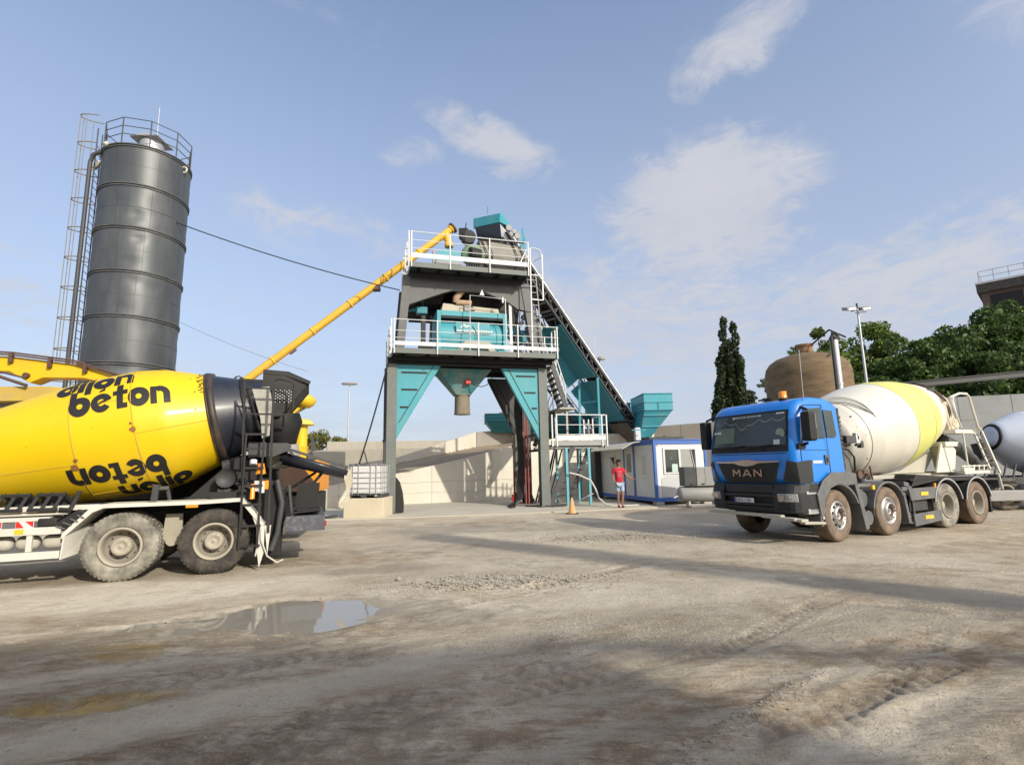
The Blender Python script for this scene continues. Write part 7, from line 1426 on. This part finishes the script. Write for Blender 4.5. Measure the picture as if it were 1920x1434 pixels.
lamp((21.6, 32, 0), 10.9, 'tall galvanised lamp post with two floodlights between tank and trees')
lamp((-18.6, 60, 0), 11.4, 'distant thin lamp post with ring head left of the tower', 1, .12, 1.1)
t = thing('street_lamp', 'small lamp head just above the belt conveyor', 'lamp post', (7.6, 45, 0)); g = G(); g.rod((0, 0, 0), (0, 0, 10.7), .05, 8); g.rod((-.35, 0, 10.4), (-.35, 0, 12.6), .02, 5); g.beam((-.35, 0, 10.6), (0, 0, 10.6), .04, .04); g.build('pole', 'galv', t); g = G(); g.lathe([(0, .001), (.02, .3), (.2, .36), (.3, .25), (.32, .001)], (.15, 0, 10.55), (0, -.3, 1), 20); g.build('lamp_head', 'lgrey', t)
# long grey conveyor gallery over the yard at the right
GP = thing('belt_gallery', 'long grey steel gallery beam sloping up behind the white drum at the right edge', 'conveyor', (13.6, 19.5, 4.2))
g = G(); a, b = Vector((0, 0, .02)), Vector((16, -2.0, 1.05)); g.beam(a, b, .3, .16); g.build('box_beam', 'dgrey', GP, .01); g = G(); g.beam(a+Vector((0, 0, .11)), b+Vector((0, 0, .11)), .36, .05); g.beam((4, -.5, -4.2), (4, -.5, .2), .15, .15) if 0 else None; g.build('cable_tray', 'black', GP)
g = G(); [g.beam((x, -x*.125, -4.2), (x, -x*.125, .0), .14, .14) for x in (6.2, 14)]; g.build('support_post', 'lgrey', GP)
# brown building at the upper right
BD = thing('industrial_building', 'dark brown tall building with roof railing at the upper right edge', 'building', (50.6, 55, 0), -46)
g = G(); g.box(0, 26, 0, 18, 0, 19.0); g.build('wall', 'brick', BD); g = G(); g.box(-.3, 26.3, -.4, 18.3, 19.0, 19.9); g.build('roof', mat('dark fascia', (.05, .045, .045), .8), BD)
g = G(); g.box(-.35, 26.3, -.45, 18.3, 19.9, 20.1); g.build('roof_edge', 'white', BD)
for k in range(3): g = G(); g.box(.7+k*6.2, 6.2+k*6.2, -.06, .02, 16.4, 18.6); w_ = g.build('window', 'vblack', BD); g = G(); g.box(3.2+k*6.2, 3.4+k*6.2, -.1, -.06, 16.4, 18.6); g.build('mullion', 'brick', w_)
g = G(); 
for h in (.6, 1.2): g.beam((0, -.2, 20.1+h), (26, -.2, 20.1+h), .06, .06); g.beam((0, -.2, 20.1+h), (0, 17, 20.1+h), .06, .06)
for k in range(22): g.beam((k*1.2, -.2, 20.1), (k*1.2, -.2, 21.3), .06, .06)
g.build('roof_railing', 'galv', BD)
# ---------------------------------------------------------------- trees
def leafmat(name, c1, c2):
    m = bpy.data.materials.new(name); m.use_nodes = True; t = m.node_tree; b = t.nodes['Principled BSDF']; ge = t.nodes.new('ShaderNodeNewGeometry'); rp = t.nodes.new('ShaderNodeValToRGB')
    rp.color_ramp.elements[0].color = c1+(1,); rp.color_ramp.elements[1].color = c2+(1,); t.links.new(ge.outputs['Random Per Island'], rp.inputs[0]); t.links.new(rp.outputs[0], b.inputs['Base Color']); b.inputs['Roughness'].default_value = .6
    b.inputs['Subsurface Weight'].default_value = 0; tr_ = t.nodes.new('ShaderNodeBsdfTranslucent'); t.links.new(rp.outputs[0], tr_.inputs[0]); mx_ = t.nodes.new('ShaderNodeMixShader'); mx_.inputs[0].default_value = .3
    t.links.new(b.outputs[0], mx_.inputs[1]); t.links.new(tr_.outputs[0], mx_.inputs[2]); t.links.new(mx_.outputs[0], t.nodes['Material Output'].inputs[0]); return m
M['leaf'] = leafmat('green leaves', (.025, .055, .012), (.11, .18, .035)); M['leaf2'] = leafmat('lighter leaves', (.05, .09, .015), (.20, .27, .05)); M['leafp'] = leafmat('poplar leaves', (.018, .032, .010), (.06, .085, .028)); M['leafy'] = leafmat('olive leaves', (.09, .10, .02), (.22, .22, .05)); M['leafg'] = leafmat('grey green leaves', (.06, .075, .045), (.15, .17, .10))
def leaves(clumps, size, per, seed, dens=1.):
    q = np.random.default_rng(seed); V = []; 
    for (c, rx, ry, rz_) in clumps:
        n_ = max(6, int(per*dens)); d = q.normal(size=(n_, 3)); d /= np.linalg.norm(d, axis=1)[:, None]; rr_ = q.uniform(.55, 1.08, n_)**.7; p = np.array(c)+d*rr_[:, None]*np.array([rx, ry, rz_])
        u = q.normal(size=(n_, 3)); u /= np.linalg.norm(u, axis=1)[:, None]; w = np.cross(u, q.normal(size=(n_, 3))); w /= np.linalg.norm(w, axis=1)[:, None]; s = size*q.uniform(.4, 1.6, n_)[:, None]
        V.append(np.stack([p-u*s, p+w*s*.55, p+u*s, p-w*s*.55], 1))
    V = np.concatenate(V).reshape(-1, 3); return V, [(4*i, 4*i+1, 4*i+2, 4*i+3) for i in range(len(V)//4)]
def tree(name, label, loc, h, w, seed, lm='leaf', trunk=.25, nclump=60, per=90, size=.16, group=None, base=.25, poplar=False, cat='tree'):
    t = thing(name, label, cat, loc, 0, group); q = random.Random(seed); cl = []; g = G()
    if poplar:
        arms = [(-.2, 0, 1.), (-.5, .1, .80), (.42, -.1, .96), (.6, .2, .78), (-.75, -.2, .68), (.15, .3, .86), (-.2, -.3, .75), (1.05, 0, .52), (-1.0, 0, .50), (.3, -.5, .7), (.0, 0, .6), (.85, .2, .42), (-.85, .1, .38)]
        for (ax_, ay, hh_) in arms:
            n_ = 12
            for k in range(n_):
                f = (k+1)/n_; z = h*(base+(hh_-base)*f); sp_ = min(1, f*2.2); cl.append(((ax_*w*.42*sp_*(1-.2*f)+q.uniform(-.16, .16), ay*w*.5*sp_+q.uniform(-.1, .1), z), w*.125*(1.2-.85*f**2)+.05, w*.12, h*.045))
            g.tube([(0, 0, h*.05), (ax_*w*.3, ay*w*.3, h*.3), (ax_*w*.5, ay*w*.4, h*hh_*.9)], [trunk*.5, trunk*.3, .02], 6)
    else:
        top = [(q.uniform(-w*.4, w*.4), q.uniform(-w*.35, w*.35)) for _ in range(nclump)]
        for (x, y) in top:
            e = math.hypot(x/(w*.5), y/(w*.5)); zmx = h*(1-.38*e**1.6)*q.uniform(.86, 1.04); z = h*base+(zmx-h*base)*q.random()**.55; r_ = w*q.uniform(.07, .14); cl.append(((x, y, z), r_, r_, r_*.75))
            if q.random() < .3: g.tube([(0, 0, h*base*.8), (x*.4, y*.4, (h*base+z)/2), (x, y, z)], [trunk*.4, trunk*.22, .02], 5)
        for k in range(10): a = q.uniform(0, 2*pi); x = cos(a)*w*.45; cl.append(((x, sin(a)*w*.45, h*q.uniform(base, .62)), w*.08, w*.08, w*.07))
    g.tube([(0, 0, -.1), (q.uniform(-.1, .1), 0, h*.3), (q.uniform(-.2, .2), 0, h*.62)], [trunk, trunk*.75, trunk*.25], 10); g.build('trunk', 'bark', t)
    V, F = leaves(cl, size, per, seed); g = G(); g.v = [tuple(v) for v in V]; g.f = F; g.sm = [False]*len(F); g.mt = [0]*len(F)
    me = bpy.data.meshes.new('crown'); me.from_pydata(g.v, [], F); me.materials.append(M[lm]); o = bpy.data.objects.new('crown', me); col.objects.link(o); o.parent = t
    return t
tree('poplar_tree', 'slender dark poplar with several pointed tips left of the blue cab', (18.75, 45, 0), 13.6, 4.0, 4, 'leafp', .3, per=240, size=.13, poplar=True, base=.1)
GT = 'trees behind the grey wall'
for k, (x, y, h, w, lm, lb) in enumerate([(26.2, 44, 12.9, 6.4, 'leaf2', 'light green tree rising directly behind the brown tank'), (32.0, 45, 14.0, 6.6, 'leaf2', 'light green tree just right of the tall lamp post'),
      (35.8, 43, 14.0, 7.4, 'leaf', 'dark green tree in the middle of the tree row'), (39.6, 42, 15.3, 7.6, 'leaf', 'tall dark green tree left of the brown building'), (44.6, 42, 15.6, 8.5, 'leaf2', 'large bright topped tree in front of the brown building'),
      (30.5, 40, 10.6, 7.0, 'leaf', 'low dark tree filling the gap below the lamp post'), (35.0, 38, 10.8, 7.5, 'leaf', 'low dark tree above the white drum'), (40.5, 37, 11.6, 8.0, 'leaf', 'dark green tree at the right edge above the grey gallery'),
      (26.5, 40.5, 9.0, 5.5, 'leaf', 'low dark tree between the brown tank and the lamp post')]):
    tree('broadleaf_tree', lb, (x, y, 0), h, w, 20+k, lm, .35, 120, 230, .15, GT, base=.16)
tree('birch_tree', 'thin grey leaved tree top above the brown tank', (25.0, 52, 0), 11.6, 3.2, 41, 'leafg', .15, 22, 60, .11, base=.5)
tree('birch_tree', 'wispy grey green tree top left of the lamp post', (30.3, 50, 0), 15.4, 3.0, 42, 'leafg', .15, 26, 70, .12, base=.5)
tree('bush', 'yellow green bush above the wall left of the caged tank', (-15.9, 44, 1.5), 4.0, 4.0, 51, 'leafy', .1, 40, 120, .10, base=.2, cat='bush')
tree('bush', 'tiny tuft of leaves on the far wall right of the left tower column', (-9.8, 41.7, 3.6), .5, .8, 52, 'leafg', .03, 10, 40, .05, base=.1, cat='bush')
# ---------------------------------------------------------------- what stands behind the viewer and throws its shade over the yard
ps = Vector((-to_sun.x, -to_sun.y, 0))/to_sun.z            # ground shift of a shadow per metre of height
def src(x, y, h): return (x-ps.x*h, y-ps.y*h)
bx_, by_ = src(.35, 5.25, 9)
BB = thing('workshop_hall', 'plain concrete hall behind the viewer whose shade crosses the yard', 'building', (bx_, by_, 0), 0)
fp = [(-45, 3), (0, 0), (5.0, -10.9), (-45, -10.9)]; g = G(); g.poly3([(x, y, 0) for x, y in fp], (0, 0, 8.85)); g.build('wall', 'conc2', BB); g = G(); g.poly3([(x, y, 8.86) for x, y in fp], (0, 0, .14)); g.build('roof', 'dgrey', BB)
a = src(.2, 5.3, 8.6); b = src(14, 3.3, 8.6); g = G(); g.beam((a[0]-.2, a[1], 8.6), (b[0], b[1], 8.6), .26, .16); [g.beam((b[0]-k*7, b[1]+k*1.0, 0), (b[0]-k*7, b[1]+k*1.0, 8.5), .2, .2) for k in (0,)]; tag(g.build('pipe_bridge', 'dgrey'), 'steel pipe bridge from the hall high behind the viewer', 'pipe')
a = src(-2.2, 13.6, 11); b = src(14, -1.4, 11); g = G(); g.beam((a[0], a[1], 11), (b[0], b[1], 11), 1.0, .2); 
for f in (.35, .75): p = Vector(a+(0,)).lerp(Vector(b+(0,)), f); g.beam((p.x, p.y, 0), (p.x, p.y, 10.9), .2, .2) if p.y < -4 else None
tag(g.build('belt_gallery', 'dgrey'), 'high steel belt gallery overhead behind the viewer', 'conveyor')
# ---------------------------------------------------------------- pieces that stand apart become parts of their own
SPLIT = {'base_plate', 'beacon_base', 'cab_step', 'control_panel', 'drum_roller', 'flange', 'footing_block', 'gate_hook', 'hand_hole', 'hanger_bearing', 'leg', 'latch', 'mirror_arm', 'mud_flap', 'overflow_pipe', 'rust_patch',
         'shirt_print', 'sticker', 'sticker_print', 'stiffening_rib', 'support_post', 'trestle_leg', 'upper_leg', 'valve_plate', 'work_lamp', 'face_features', 'dent_mark', 'cement_stain', 'slot', 'red_stripe', 'teal_prop', 'air_tank', 'awning_bracket', 'bracket_hole', 'tank_strap', 'pallet'}
def pieces(me):
    bm = bmesh.new(); bm.from_mesh(me); bmesh.ops.remove_doubles(bm, verts=bm.verts, dist=1e-6); bm.verts.ensure_lookup_table(); bm.verts.index_update(); seen = {}; k = 0
    for v in bm.verts:
        if v.index in seen: continue
        st = [v]; seen[v.index] = k
        while st:
            a = st.pop()
            for e in a.link_edges:
                b = e.other_vert(a)
                if b.index not in seen: seen[b.index] = k; st.append(b)
        k += 1
    lo = np.full((k, 3), 1e9); hi = -lo
    for v in bm.verts: i = seen[v.index]; lo[i] = np.minimum(lo[i], v.co); hi[i] = np.maximum(hi[i], v.co)
    sz = (hi-lo).max(1); gap = np.maximum(0, np.maximum(lo[:, None]-hi[None], lo[None]-hi[:, None])); nearm = np.sqrt((gap**2).sum(2)) <= np.maximum(.02, .5*np.maximum(sz[:, None], sz[None]))
    grp = list(range(k)); ch = True
    while ch:
        ch = False
        for i in range(k):
            m_ = min(grp[j] for j in range(k) if nearm[i, j])
            if m_ < grp[i]: grp[i] = m_; ch = True
    ids = sorted(set(grp))
    if len(ids) < 2: bm.free(); return [me]
    out = []
    for gi in ids:
        b2 = bm.copy(); b2.verts.ensure_lookup_table(); bmesh.ops.delete(b2, geom=[v for v in b2.verts if grp[seen[v.index]] != gi], context='VERTS'); m2 = me.copy(); b2.to_mesh(m2); b2.free(); out.append(m2)
    bm.free(); return out
cache = {}
for o in [o for o in bpy.data.objects if o.type == 'MESH' and o.name.split('.')[0] in SPLIT]:
    if o.data.name not in cache: cache[o.data.name] = pieces(o.data)
    ps_ = cache[o.data.name]
    if len(ps_) < 2: continue
    base = o.name.split('.')[0]; extra = []
    for m2 in ps_[1:]: c = o.copy(); c.data = m2; c.name = base; col.objects.link(c); extra.append(c)
    o.data = ps_[0]
